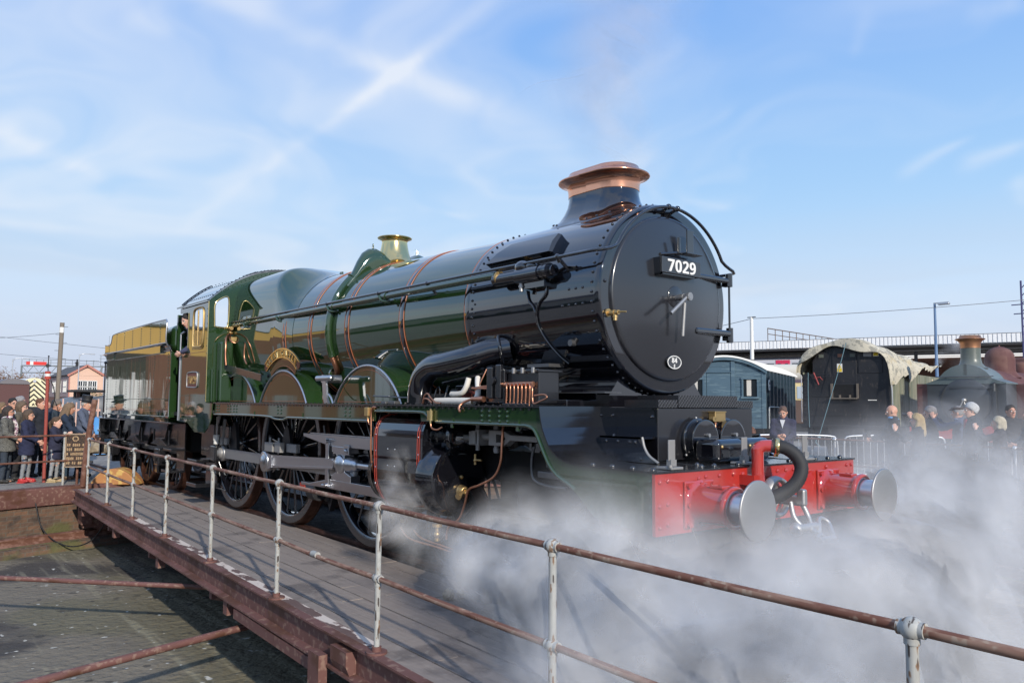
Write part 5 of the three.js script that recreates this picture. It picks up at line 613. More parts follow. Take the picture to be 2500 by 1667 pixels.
// ================================================================ tender
{
  const t = thing('tender', 'high flat-sided green tender coupled behind the engine with riveted coping and dark frames', 'tender', [-14.1, 0, 0]);
  for (const s of [1, -1]) {
    const f = (g) => (s > 0 ? g : mirrorZ(g)), P = (n, gs, m) => part(t, n, [].concat(gs).map(f), m);
    const side = P('tank_side', [rbox(-16.40, -11.37, 1.40, 2.60, 1.30, 1.326, 0.012)], M.greenTender);
    const fl = []; for (let i = 0; i <= 8; i++) { const a = i / 8 * Math.PI / 2; fl.push([1.326 + 0.105 * (1 - Math.cos(a)), 2.60 + 0.13 * Math.sin(a)]); }
    P('flare', extX(poly([...fl, ...fl.slice().reverse().map(([z, y]) => [z - 0.012, y])]), -16.40, -11.39), M.black);
    P('coping', [extZ(poly([[-16.08, 2.73], [-11.36, 2.73], [-11.33, 2.78], [-11.33, 3.10], [-11.37, 3.15], [-11.43, 3.156], [-15.35, 3.118], [-15.42, 3.10], [-15.56, 2.93], [-16.08, 2.925]]), 1.420, 1.434)], M.greenTender);
    P('coping_beading', [tube([[-16.08, 2.925, 1.43], [-15.56, 2.93, 1.43], [-15.42, 3.10, 1.43], [-15.35, 3.118, 1.43], [-11.43, 3.156, 1.43], [-11.37, 3.15, 1.43], [-11.335, 3.10, 1.43], [-11.33, 2.74, 1.43], [-11.345, 2.62, 1.36], [-11.37, 2.56, 1.335], [-11.37, 1.4, 1.335]], 0.013, 160, 8), bar([-16.08, 2.735, 1.435], [-11.34, 2.735, 1.435], 0.013, 8), bar([-16.4, 2.605, 1.33], [-11.39, 2.605, 1.33], 0.010, 8)], M.steel);
    P('edge_angle', [rbox(-16.45, -11.34, 1.385, 1.42, 1.31, 1.345, 0.008)], M.green);
    P('front_edge_strip', [rbox(-11.385, -11.345, 1.40, 2.56, 1.24, 1.338, 0.008)], M.green);
    if (s > 0) {
      const rv = []; for (let k = 0; k < 7; k++) { const x = -11.72 - k * 0.66; for (let i = 0; i < 8; i++) rv.push(rivet(x, 2.77 + i * 0.047, 1.434, 'z', 0.011)); }
      for (const x of [-11.55, -12.45, -13.5, -14.5, -15.4, -16.2]) for (let y = 1.5; y < 2.55; y += 0.055) rv.push(rivet(x, y, 1.326, 'z', 0.009)); for (let x = -16.3; x < -11.5; x += 0.05) rv.push(rivet(x, 1.73, 1.326, 'z', 0.006));
      part(side, 'rivets', rv, M.green);
      part(side, 'lining', [1.50, 1.53].map((y) => bar([-16.3, y, 1.3265], [-11.5, y, 1.3265], 0.003, 5)), M.orangeLine);
    }
    P('footplate', [rbox(-17.0, -11.2, 1.285, 1.312, 1.10, 1.345, 0.006)], M.blackFrame);
    P('frame', [extZ((() => { const q = poly([[-16.9, 1.285], [-11.3, 1.285], [-11.3, 0.98], [-11.7, 0.72], [-16.5, 0.72], [-16.9, 0.98]]); for (const x of [-13.45, -15.35]) { const h = new THREE.Path(); h.moveTo(x - 0.36, 0.80); h.quadraticCurveTo(x, 1.30, x + 0.36, 0.80); h.closePath(); q.holes.push(h); } return q; })(), 1.02, 1.045)], M.blackFrame);
    for (const x of [-12.5, -14.4, -16.2]) {
      P('axlebox', [rbox(x - 0.14, x + 0.14, 0.48, 0.80, 1.04, 1.22, 0.03), cylZ(0.085, 1.2, 1.25, x, 0.63, 16), extZ(poly([[x - 0.3, 1.285], [x + 0.3, 1.285], [x + 0.1, 0.95], [x - 0.1, 0.95]]), 1.06, 1.10), ...[0, 1, 2, 3, 4].map((i) => rbox(x - 0.52 + i * 0.08, x + 0.52 - i * 0.08, 0.86 + i * 0.025, 0.882 + i * 0.025, 1.09, 1.18, 0.004)), bar([x - 0.5, 0.88, 1.13], [x - 0.5, 1.15, 1.13], 0.02, 8), bar([x + 0.5, 0.88, 1.13], [x + 0.5, 1.15, 1.13], 0.02, 8), bar([x - 0.4, 0.35, 1.0], [x - 0.4, 0.9, 1.0], 0.04, 8), rbox(x - 0.5, x - 0.3, 0.3, 0.5, 0.9, 1.1, 0.03)], M.blackFrame);
      const w = P('tender_wheel', [latheZ([[0.80, 0.0], [0.80, 0.13], [0.74, 0.15], [0.74, 0.52], [0.80, 0.53], [0.80, 0.56]], x, 0.629, 40)], M.black);
      part(w, 'tyre', f(latheZ([[0.875, 0.56], [0.885, 0.61], [0.87, 0.627], [0.77, 0.630], [0.76, 0.657], [0.735, 0.657], [0.73, 0.56], [0.875, 0.56]], x, 0.629, 64)), M.treadRust);
      part(w, 'spokes', Array.from({ length: 12 }, (_, i) => { const a = i / 12 * 6.283; return f(bar([x + 0.1 * Math.cos(a), 0.629 + 0.1 * Math.sin(a), 0.80], [x + 0.57 * Math.cos(a), 0.629 + 0.57 * Math.sin(a), 0.82], 0.024, 6)); }), M.black);
    }
    P('step', [rbox(-11.75, -11.25, 0.42, 0.46, 1.05, 1.32, 0.008), rbox(-11.75, -11.25, 0.80, 0.84, 1.05, 1.30, 0.008), box(-11.72, -11.28, 0.42, 1.28, 1.04, 1.06), rbox(-17.0, -16.75, 0.98, 1.02, 1.0, 1.33, 0.006), box(-16.9, -16.85, 0.5, 1.28, 1.2, 1.25)], M.blackFrame);
    P('rear_step', [rbox(-17.05, -16.8, 0.42, 0.45, 1.15, 1.4, 0.008), box(-16.93, -16.87, 0.42, 1.0, 1.25, 1.29), cylY(0.016, 1.3, 2.55, -16.47, 1.33, 10), sph(0.035, -16.47, 2.56, 1.33, 10)], M.black);
  }
  part(t, 'tank_body', [box(-16.38, -11.6, 1.32, 2.60, -1.298, 1.298), box(-16.05, -15.4, 2.60, 2.86, -1.40, 1.40), box(-15.5, -11.9, 2.58, 2.95, -1.38, 1.38)], M.green);
  part(t, 'front_plate', [box(-11.64, -11.58, 1.3, 3.02, -1.28, 1.28), rbox(-11.9, -11.42, 2.6, 3.08, 0.55, 1.30, 0.12, 3), rbox(-11.9, -11.42, 2.6, 3.08, -1.30, -0.55, 0.12, 3), box(-11.40, -11.34, 2.55, 3.25, 1.12, 1.24), box(-11.40, -11.34, 2.55, 3.25, 1.0, 1.03)], M.green);
  part(t, 'tender_rear', [box(-17.0, -16.94, 0.8, 1.3, -1.3, 1.3), box(-16.42, -16.38, 1.3, 2.9, -1.3, 1.3)], M.blackFrame);
  part(t, 'footboard', box(-11.6, -10.85, 1.44, 1.50, -1.25, 1.25), M.blackDull);
  part(t, 'brake_linkage', [bar([-17, 0.3, 0.6], [-11, 0.3, 0.6], 0.03, 8), ...[-12.5, -14.4, -16.2].map((x) => cylZ(0.07, -0.9, 0.9, x, 0.629, 12)), rbox(-16.5, -11.5, 0.75, 1.2, -0.9, 0.9, 0.05)], M.cavity);
  const r = rng(31), P = []; for (let i = 0; i < 90; i++) { const s = 0.08 + 0.1 * r(), g = new THREE.IcosahedronGeometry(s, 0); g.rotateX(r() * 6).rotateY(r() * 6); P.push(g.translate(-15.2 + r() * 3.2, 2.93 + r() * 0.08, (r() - 0.5) * 2.2)); }
  part(t, 'coal', P, M.cavity).userData.kind = 'stuff';
}
// ================================================================ left background
const SA = (pts) => pts.map(([x, y, z]) => [x, y, z]);
{ // telegraph pole with step irons and wires
  const p = thing('telegraph_pole', 'tall leaning weathered timber pole standing behind the crowd', 'pole', [-50.95, -0.05, -3.34]);
  part(p, 'shaft', bar([-50.98, -0.05, -3.34], [-50.5, 6.32, -3.34], 0.125, 14), std({ color: lin(0.20, 0.165, 0.13), roughness: 0.85, bumpMap: T.plankB, bumpScale: 0.02 }));
  part(p, 'white_band', bar([-50.545, 5.72, -3.34], [-50.52, 6.05, -3.34], 0.132, 14), M.whitePaint);
  for (let i = 0; i < 7; i++) { const y = 3.2 + i * 0.48; part(p, 'step_iron', bar([-50.72 + i * 0.035, y, i % 2 ? -3.22 : -3.46], [-50.72 + i * 0.035, y, i % 2 ? -3.02 : -3.66], 0.014, 6), M.steelDark); }
  const wire = (n, a, b, sag) => single('overhead_wire', n, 'wire', tube(Array.from({ length: 13 }, (_, i) => { const t = i / 12; return [mix(a[0], b[0], t), mix(a[1], b[1], t) - sag * 4 * t * (1 - t), mix(a[2], b[2], t)]; }), 0.011, 24, 5), M.blackDull);
  wire('thin wire running from the timber pole out of the left edge', [-50.53, 5.7, -3.34], [-53.4, 5.2, 1.5], 0.06);
  wire('upper of the thin wires passing behind the timber pole', [-60, 6.1, 1], [-52, 4.6, -14], 0.1);
  wire('lower of the thin wires passing behind the timber pole', [-60, 4.9, 1], [-52, 3.9, -14], 0.12);
}
{ // signal box, boarded in pink and cream
  const t = local('signal_box', 'pink boarded signal box with slate roof and white sash windows', 'signal box', [-129.6, -0.05, -17.6], 0);
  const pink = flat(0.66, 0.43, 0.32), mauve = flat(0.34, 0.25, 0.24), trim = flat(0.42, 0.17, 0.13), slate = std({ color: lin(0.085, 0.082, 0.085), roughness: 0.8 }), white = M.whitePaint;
  // gable wall faces +x, from z = 0 to -4.6; side wall faces +z
  part(t, 'wall', [box(-16, 0, 0, 5.3, -4.6, 0), extX(poly([[0, 5.3], [-4.6, 5.3], [-2.3, 6.75]]), -16, -0.01)], M.brick);
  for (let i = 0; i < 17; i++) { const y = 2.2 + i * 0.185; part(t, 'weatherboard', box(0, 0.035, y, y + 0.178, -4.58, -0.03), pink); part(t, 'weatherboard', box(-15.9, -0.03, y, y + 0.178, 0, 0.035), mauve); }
  for (let i = 0; i < 6; i++) { const y = 5.36 + i * 0.19, w = 2.25 * (1 - (i * 0.19 + 0.19) / 1.45); if (w > 0.1) part(t, 'weatherboard', box(0, 0.035, y, y + 0.183, -2.3 - w, -2.3 + w), pink); }
  part(t, 'corner_post', box(-0.12, 0.06, 0, 5.3, -0.1, 0.06), trim);
  { const an = Math.atan2(1.5, 2.45); part(t, 'bargeboard', box(0.04, 0.14, -0.16, 0.14, 0, 3.05).rotateX(an).translate(0.22, 6.92, -2.3), trim); part(t, 'bargeboard', box(0.04, 0.14, -0.16, 0.14, -3.05, 0).rotateX(-an).translate(0.22, 6.92, -2.3), trim); }
  const roof = part(t, 'roof', [1, -1].map((s) => { const a = Math.atan2(1.5, 2.45), g = box(-16.4, 0.35, -0.05, 0.05, 0, 3.05).rotateX(a * s * 1); return s > 0 ? box(-16.4, 0.35, -0.05, 0.05, 0, 3.05).rotateX(a).translate(0, 6.98, -2.3) : box(-16.4, 0.35, -0.05, 0.05, -3.05, 0).rotateX(-a).translate(0, 6.98, -2.3); }), slate);
  part(roof, 'vent', [cylY(0.22, 6.95, 7.7, -7.5, -2.3, 12), cylY(0.34, 7.5, 7.6, -7.5, -2.3, 12), cylY(0.12, 7.6, 8.1, -7.5, -2.3, 8)], M.blackDull);
  const sash = (x0, x1, face, n) => { const w = part(t, 'window', face === 'x' ? box(0.03, 0.05, 2.9, 4.6, x0, x1) : box(x0, x1, 2.9, 4.6, 0.03, 0.05), M.paneDark); const bars = []; for (let i = 0; i <= n; i++) { const a = mix(x0, x1, i / n), tk = i % 2 ? 0.03 : 0.06; bars.push(face === 'x' ? box(0.05, 0.10, 2.9, 4.6, a - tk, a + tk) : box(a - tk, a + tk, 2.9, 4.6, 0.05, 0.10)); } for (const y of [2.9, 3.72, 4.6]) bars.push(face === 'x' ? box(0.05, 0.10, y - 0.05, y + 0.05, x0, x1) : box(x0, x1, y - 0.05, y + 0.05, 0.05, 0.10)); part(w, 'sash', bars, white); };
  sash(-2.4, -1.2, 'x', 4); sash(-3.7, -2.5, 'x', 4); sash(-4.0, -1.6, 'z', 6); sash(-9, -6, 'z', 6); sash(-13, -10.5, 'z', 6);
}
{ // signal gantry far off with a lattice span and semaphore arm
  const t = thing('signal_gantry', 'distant lattice signal gantry with handrails spanning the tracks', 'gantry', [-165, -0.05, -20]);
  const A = V(-169, 0, -16.5), B = V(-158, 0, -36), at = (u, y) => { const p = A.clone().lerp(B, u); return [p.x, y, p.z]; }, steel = flat(0.20, 0.22, 0.23);
  part(t, 'leg', [bar(at(0, -0.05), at(0, 8), 0.16, 6), bar(at(0.62, -0.05), at(0.62, 8.2), 0.16, 6), bar(at(1, -0.05), at(1, 9), 0.16, 6)], steel);
  part(t, 'truss', [bar(at(0, 6.7), at(1, 6.7), 0.1, 5), bar(at(0, 8), at(1, 8), 0.12, 5), ...Array.from({ length: 22 }, (_, i) => bar(at(i / 22, i % 2 ? 6.7 : 8), at((i + 1) / 22, i % 2 ? 8 : 6.7), 0.06, 4))], steel);
  part(t, 'handrail', [bar(at(0.02, 9.2), at(0.6, 9.0), 0.05, 4), bar(at(0.02, 8.6), at(0.6, 8.5), 0.04, 4), bar(at(0.6, 10.1), at(1, 9.9), 0.05, 4), bar(at(0.6, 9.5), at(1, 9.4), 0.04, 4), ...Array.from({ length: 18 }, (_, i) => bar(at(i / 18, 8), at(i / 18, i > 10 ? 10 : 9.15), 0.045, 4))], steel);
  part(t, 'platform', [box(-169.5, -168, 5.2, 5.5, -20.5, -16), bar([-169, 5.5, -16.5], [-168.5, 8, -16.5], 0.1, 5), bar([-168.8, 5.5, -20], [-168.4, 6.9, -20], 0.1, 5)], steel);
  const s = thing('semaphore_signal', 'red semaphore arm with a white stripe up on the gantry', 'signal', [-163, 6, -19]);
  part(s, 'arm', box(-163.05, -162.95, 7.95, 8.55, -19.6, -16.4), flat(0.62, 0.035, 0.03)); part(s, 'white_stripe', box(-162.94, -162.92, 7.95, 8.55, -17.5, -17.0), M.whitePaint);
  part(s, 'spectacle', [cylX(0.35, -163.05, -162.9, 7.9, -19.8, 14), cylY(0.08, 6, 9.6, -163, -19.9, 8), sph(0.16, -163, 9.6, -19.9, 8)], M.blackDull);
}
{ // striped shunting vehicle and the dark red coach beside it
  const t = local('shunting_engine', 'pale vehicle with black and cream chevrons across its rounded end', 'rail vehicle', [-96.5, 0, -8.5], Math.PI / 2 + 0.10);   // local +z looks back along the yard to the turntable
  const cream = flat(0.74, 0.66, 0.42), hood = []; for (let i = 0; i <= 20; i++) { const a = Math.PI * i / 20; hood.push([1.3 * Math.cos(a), 2.75 + 1.3 * Math.pow(Math.sin(a), 0.8)]); }
  part(t, 'body', extZ(poly([[-1.3, 0.9], [1.3, 0.9], ...hood]), -9, 0), flat(0.62, 0.65, 0.66));
  part(t, 'end_panel', extZ(poly([[-1.29, 0.95], [1.29, 0.95], ...hood.map(([x, y]) => [x * 0.985, y - 0.01])]), 0, 0.04), cream);
  const inside2 = (x, y) => Math.abs(x) < 1.25 && y < 2.75 + 1.28 * Math.pow(Math.max(0, Math.sin(Math.acos(clamp(x / 1.3, -1, 1)))), 0.8) - 0.04;
  for (let k = 0; k < 9; k++) for (const s of [1, -1]) { const pts = []; const y0 = 0.6 + k * 0.52; let best = 0; for (let q = 0; q <= 40; q++) { const x = q / 40 * 1.26, y = y0 - x * 0.95; if (y > 0.98 && inside2(s * x, y + 0.22)) best = x; } if (best > 0.1) { let x0 = 0; while (x0 < best && !inside2(s * x0, y0 - x0 * 0.95 + 0.22)) x0 += 0.03; if (y0 - best * 0.95 > 0.9 && best - x0 > 0.1) part(t, 'chevron_stripe', extZ(poly([[s * x0, y0 - x0 * 0.95], [s * best, y0 - best * 0.95], [s * best, y0 - best * 0.95 + 0.2], [s * x0, y0 - x0 * 0.95 + 0.2]]), 0.04, 0.055), M.blackDull); } }
  part(t, 'headlamp', [cylZ(0.16, 0.05, 0.16, 0, 3.7, 14), cylZ(0.10, 0.05, 0.14, 0, 2.9, 12)], flat(0.5, 0.5, 0.52, 0.3));
  part(t, 'underframe', [rbox(-1.3, 1.3, 0.35, 0.92, -9, 0.1, 0.05), cylZ(0.2, 0.1, 0.55, -0.85, 1.05, 14), cylZ(0.2, 0.1, 0.55, 0.85, 1.05, 14), ...[-1.5, -4.5, -7.5].map((z) => cylX(0.55, -0.75, 0.75, 0.55, z, 20))], M.blackDull);
  part(t, 'side_pipe', tube([[1.25, 3.6, -0.4], [1.38, 3.0, -0.6], [1.38, 2.0, -0.9], [1.3, 1.3, -1.0]], 0.05, 20, 6), M.blackDull);
  const c = local('railway_coach', 'dark red-brown railway coach with a curved roof beyond the crowd', 'coach', [-95.5, 0, -6.6], Math.PI / 2 + 0.14);
  const rp = []; for (let i = 0; i <= 14; i++) { const a = Math.PI * i / 14; rp.push([1.42 * Math.cos(a), 3.35 + 0.55 * Math.sin(a)]); }
  part(c, 'roof', extZ(poly([[-1.42, 3.33], [1.42, 3.33], ...rp]), -18.2, 0.1), flat(0.16, 0.145, 0.15));
  const wall = part(c, 'body', [box(-1.38, 1.38, 0.9, 3.33, -18, 0)], flat(0.105, 0.045, 0.04, 0.5));
  for (let i = 0; i < 26; i++) part(wall, 'side_batten', box(-1.41, -1.38, 0.95, 3.3, -17.8 + i * 0.7, -17.74 + i * 0.7), flat(0.085, 0.04, 0.036));
  for (let i = 0; i < 8; i++) part(wall, 'window', box(-1.395, -1.375, 2.1, 2.9, -17 + i * 2.1, -15.9 + i * 2.1), M.paneDark);
  part(c, 'underframe', [box(-1.2, 1.2, 0.5, 0.9, -18, 0), ...[-2, -4.5, -13.5, -16].map((z) => cylX(0.46, -0.75, 0.75, 0.46, z, 18))], M.blackDull);
}
{ // lamp posts and trees beyond
  const lamp = (lab, x, z, h, arm, col) => { const t = local('street_lamp', lab, 'street lamp', [x, -0.05, z]); part(t, 'post', cylY(0.09, 0, h, 0, 0, 10, 0.06), col); part(t, 'arm', tube([[0, h - 0.3, 0], [0.1, h + 0.05, -0.3], [0.2, h + 0.1, -arm]], 0.05, 12, 6), col); part(t, 'lantern', rbox(0.05, 0.35, h + 0.02, h + 0.16, -arm - 0.7, -arm, 0.04), M.galv); return t; };
  lamp('slim grey lamp post beyond the autumn trees at far left', -125, -9.8, 7.3, 1.2, M.galv); lamp('slim grey lamp post rising behind the signal gantry', -119.2, -16.9, 8.0, 1.2, M.galv); lamp('short pale lamp post among the autumn trees', -118, -6.4, 4.4, 0.5, M.whitePaint);
  const leafG = (() => { const g = new THREE.BufferGeometry(); g.setAttribute('position', new THREE.Float32BufferAttribute([0, 0, 0, 0.5, 0.16, 0.1, 1, 0, 0, 0.5, -0.16, 0.1], 3)); g.setIndex([0, 1, 2, 0, 2, 3]); g.computeVertexNormals(); return prep(g); })();
  const tree = (lab, x, z, h, w, col, seed, trunk = flat(0.09, 0.07, 0.055)) => {
    const t = local('tree', lab, 'tree', [x, -0.05, z]), r = rng(seed), limbs = [bar([0, 0, 0], [0, h * 0.55, 0], h * 0.022, 7)], C = [];
    for (let i = 0; i < 11; i++) { const a = r() * 6.283, y = h * (0.42 + 0.5 * r()), q = w * (0.25 + 0.75 * r()) * Math.sqrt(Math.max(0.05, 1 - Math.pow((y / h - 0.6) / 0.42, 2))), p = [Math.cos(a) * q, y, Math.sin(a) * q]; C.push(p); limbs.push(bar([0, h * (0.2 + 0.3 * r()), 0], p, h * 0.007, 5)); }
    part(t, 'trunk', limbs, trunk); const m = [], N = 2600;
    for (let i = 0; i < N; i++) { const c = C[Math.floor(r() * C.length)], s = 0.22 + 0.25 * r(), k = w * 0.42; const g = [c[0] + gauss(r) * k * 0.6, c[1] + gauss(r) * k * 0.5, c[2] + gauss(r) * k * 0.6]; m.push(leafG.clone().scale(s, s, s).rotateX(r() * 6.28).rotateY(r() * 6.28).translate(...g)); }
    part(t, 'crown', m, std({ color: col, roughness: 0.9, side: THREE.DoubleSide }));
  };
  tree('brown autumn tree at the far left edge, tallest of the group', -160, -11.5, 7.2, 3.8, lin(0.16, 0.075, 0.025), 3); tree('golden brown autumn tree to the right of the tallest one', -158, -17.0, 6.2, 2.6, lin(0.26, 0.12, 0.022), 4); tree('low orange autumn tree nearest the gantry', -156, -20.0, 5.0, 2.0, lin(0.22, 0.12, 0.04), 5); tree('leafy brown tree cut by the left edge of the view', -163, -6.5, 6.6, 3.4, lin(0.13, 0.07, 0.03), 6);
  const b = local('bush', 'small green and yellow bush in front of the signal box', 'bush', [-75, -0.05, -10.2]), r = rng(8), m = []; for (let i = 0; i < 900; i++) { const s = 0.10 + 0.1 * r(); m.push(leafG.clone().scale(s, s, s).rotateX(r() * 6).rotateY(r() * 6).translate(gauss(r) * 0.8, 2.0 + gauss(r) * 0.35, gauss(r) * 0.7)); }
  part(b, 'stems', [bar([0, 0, 0], [0, 2, 0], 0.04, 5), bar([0, 0, 0], [0.5, 2, 0.4], 0.03, 5), bar([0, 0, 0], [-0.3, 2.1, -0.5], 0.03, 5)], flat(0.09, 0.07, 0.05)); part(b, 'leaves', m, std({ color: lin(0.15, 0.13, 0.03), roughness: 0.9, side: THREE.DoubleSide }));
}
{ // shelter, paling gates, barrel, and oddments between crowd and tender
  const t = thing('shelter', 'low flat-topped dark shelter on posts behind the top-hatted man', 'shelter', [-33, -0.05, -1.4]);
  part(t, 'roof', rbox(-34.5, -32.5, 2.02, 2.12, -3.4, -1.0, 0.02), M.blackDull); for (const z of [-1.2, -3.2]) part(t, 'post', box(-33.3, -33.1, -0.05, 2.02, z - 0.06, z + 0.06), M.rustPaint); part(t, 'side_panel', box(-33.6, -33.4, 1.55, 2.02, -1.7, -1.1), M.blackDull);
  const g = thing('paling_fence', 'pale pink paling fence panels behind the top-hatted man', 'fence', [-28, -0.05, 0.2]);
  for (let i = 0; i < 13; i++) part(g, 'paling', box(-28.03, -27.97, -0.05, 1.62 + (i % 4 === 0 ? 0.12 : 0), 0.75 - i * 0.14, 0.79 - i * 0.14), flat(0.62, 0.40, 0.32)); part(g, 'fence_rail', [box(-28.06, -28.03, 1.3, 1.38, -1.0, 0.8), box(-28.06, -28.03, 0.4, 0.48, -1.0, 0.8)], flat(0.55, 0.34, 0.28));
  const b = thing('tank_barrel', 'dark grey cylindrical tank end standing behind the tender', 'tank', [-29, -0.05, -1.35]);
  part(b, 'barrel', [latheX([[-36, 0], [-36, 0.78], [-29.1, 0.80], [-29.0, 0.76], [-28.92, 0.4], [-28.9, 0]], 1.05, -1.4, 40)], flat(0.085, 0.09, 0.10, 0.4)); part(b, 'barrel_band', latheX([[-29.3, 0.80], [-29.3, 0.83], [-29.2, 0.83], [-29.2, 0.80]], 1.05, -1.4, 40), flat(0.06, 0.065, 0.07)); part(b, 'cradle', [box(-35, -34.6, -0.05, 0.5, -2, -0.8), box(-30, -29.6, -0.05, 0.5, -2, -0.8)], M.blackDull);
  const d = single('blue_sheet', 'crumpled bright blue plastic sheet lying by the tender', 'tarpaulin', (() => { const g = new THREE.SphereGeometry(0.42, 24, 16), p = g.attributes.position; for (let i = 0; i < p.count; i++) { const k = 1 + 0.14 * Math.sin(9 * p.getX(i)) * Math.cos(8 * p.getY(i) + 5 * p.getZ(i)); p.setXYZ(i, p.getX(i) * k * 1.2, p.getY(i) * k, p.getZ(i) * k * 1.1); } g.computeVertexNormals(); return g.translate(-25.1, 0.72, -0.42); })(), flat(0.08, 0.26, 0.52, 0.5));
  single('rubble_bank', 'low heap of brown rubble and ballast beneath the blue sheet', 'rubble', Array.from({ length: 60 }, (_, i) => { const r = rng(900 + i), s = 0.12 + 0.14 * r(); return new THREE.IcosahedronGeometry(s, 0).rotateX(r() * 6).rotateY(r() * 6).translate(-25.3 + gauss(r) * 0.4, 0.12 + r() * 0.22, -0.4 + gauss(r) * 0.7); }), M.stone, undefined, 'stuff');
}
{ // rusty leaning pole, red post of the pit fence, notice board and the yellow half-round casting
  single('leaning_post', 'thick rusty iron pole leaning beside the notice board', 'post', tube([[-14.62, -0.06, 2.04], [-14.62, 0.8, 1.99], [-14.60, 1.71, 1.89]], 0.055, 20, 14), M.rust);
  const p = thing('red_post', 'tall thin red post with a white-banded red top beside the pit fence', 'post', [-15.9, -0.05, 2.53]);
  part(p, 'shaft', bar([-15.93, -0.06, 2.535], [-15.77, 2.16, 2.585], 0.034, 12), flat(0.30, 0.06, 0.045)); part(p, 'cap', [bar([-15.775, 2.14, 2.584], [-15.77, 2.20, 2.586], 0.062, 14), bar([-15.767, 2.255, 2.587], [-15.76, 2.30, 2.589], 0.055, 14)], flat(0.44, 0.06, 0.04)); part(p, 'white_band', bar([-15.77, 2.20, 2.586], [-15.767, 2.255, 2.587], 0.058, 14), M.whitePaint);
  part(p, 'cable', tube([[-15.74, 2.12, 2.53], [-15.73, 1.95, 2.47], [-15.74, 1.75, 2.44], [-15.77, 1.55, 2.47]], 0.011, 20, 6), M.blackDull);
  const ct = document.createElement('canvas'); ct.width = 256; ct.height = 512; const c = ct.getContext('2d'), r = rng(55);
  c.fillStyle = '#2e2622'; c.fillRect(0, 0, 256, 512); c.fillStyle = '#b09a78'; c.textAlign = 'center'; c.font = 'bold 46px serif'; c.beginPath(); c.arc(126, 64, 42, 0, 7); c.fill(); c.fillStyle = '#2e2622'; c.beginPath(); c.arc(126, 64, 28, 0, 7); c.fill(); c.fillStyle = '#a88e6c'; c.font = 'bold 40px sans-serif';
  ['|| |||| |', '||| |||', '| ||||||', '|||| ||', '|| || |||'].forEach((s, i) => { for (let k = 0; k < 9; k++) if (s[k % s.length] !== ' ') c.fillRect(18 + k * 25, 140 + i * 72, 16 + r() * 5, 44); });
  for (let i = 0; i < 900; i++) { c.fillStyle = ['#6b3f22', '#7d4a2a', '#3a2a22', '#8a6a4a'][Math.floor(r() * 4)]; c.globalAlpha = 0.5; c.fillRect(r() * 256, r() * 512, 2 + r() * 12, 2 + r() * 10); } c.globalAlpha = 1;
  const tx = new THREE.CanvasTexture(ct); tx.colorSpace = THREE.SRGBColorSpace;
  const n = local('notice_board', 'rusted notice board with worn pale lettering at the end of the bridge', 'sign', [-15.05, -0.05, 2.14], 1.18);
  const pl = shade(new THREE.Mesh(prep(new THREE.BoxGeometry(0.37, 0.66, 0.012), true).translate(0.02, 0.70, 0.02), [std({ map: tx, roughness: 0.8 })][0])); pl.name = 'board'; n.add(pl); OFF.set(pl, V(0, 0, 0));
  part(n, 'frame', [box(-0.175, -0.15, 0.36, 1.05, 0.008, 0.035), box(0.195, 0.22, 0.36, 1.05, 0.008, 0.035), box(-0.175, 0.22, 1.03, 1.055, 0.008, 0.035), box(-0.175, 0.22, 0.36, 0.38, 0.008, 0.035)], flat(0.30, 0.22, 0.15)); part(n, 'post', [cylY(0.024, 0, 1.06, -0.19, 0, 12), sph(0.04, -0.19, 1.06, 0, 10), sph(0.036, -0.19, 0.5, 0, 10)], M.whitePost);
  single('yellow_casting', 'faded yellow half-round casting sitting on the ground at the bridge end', 'casting', (() => { const s = new THREE.Shape(); s.moveTo(-0.45, 0); s.quadraticCurveTo(-0.30, 0.29, 0.0, 0.30); s.quadraticCurveTo(0.30, 0.29, 0.45, 0); s.closePath(); return extZ(s, -0.2, 0.2, bev(0.02)).rotateY(0.95).translate(-14.9, -0.05, 1.32); })(), std({ map: tex(128, 0.5, (u, v) => { const k = fbm(u, v, 6, 5, 301); return lerp3([196, 160, 92], [170, 118, 72], smooth(0.4, 0.62, k)); }), roughness: 0.7 }));
}
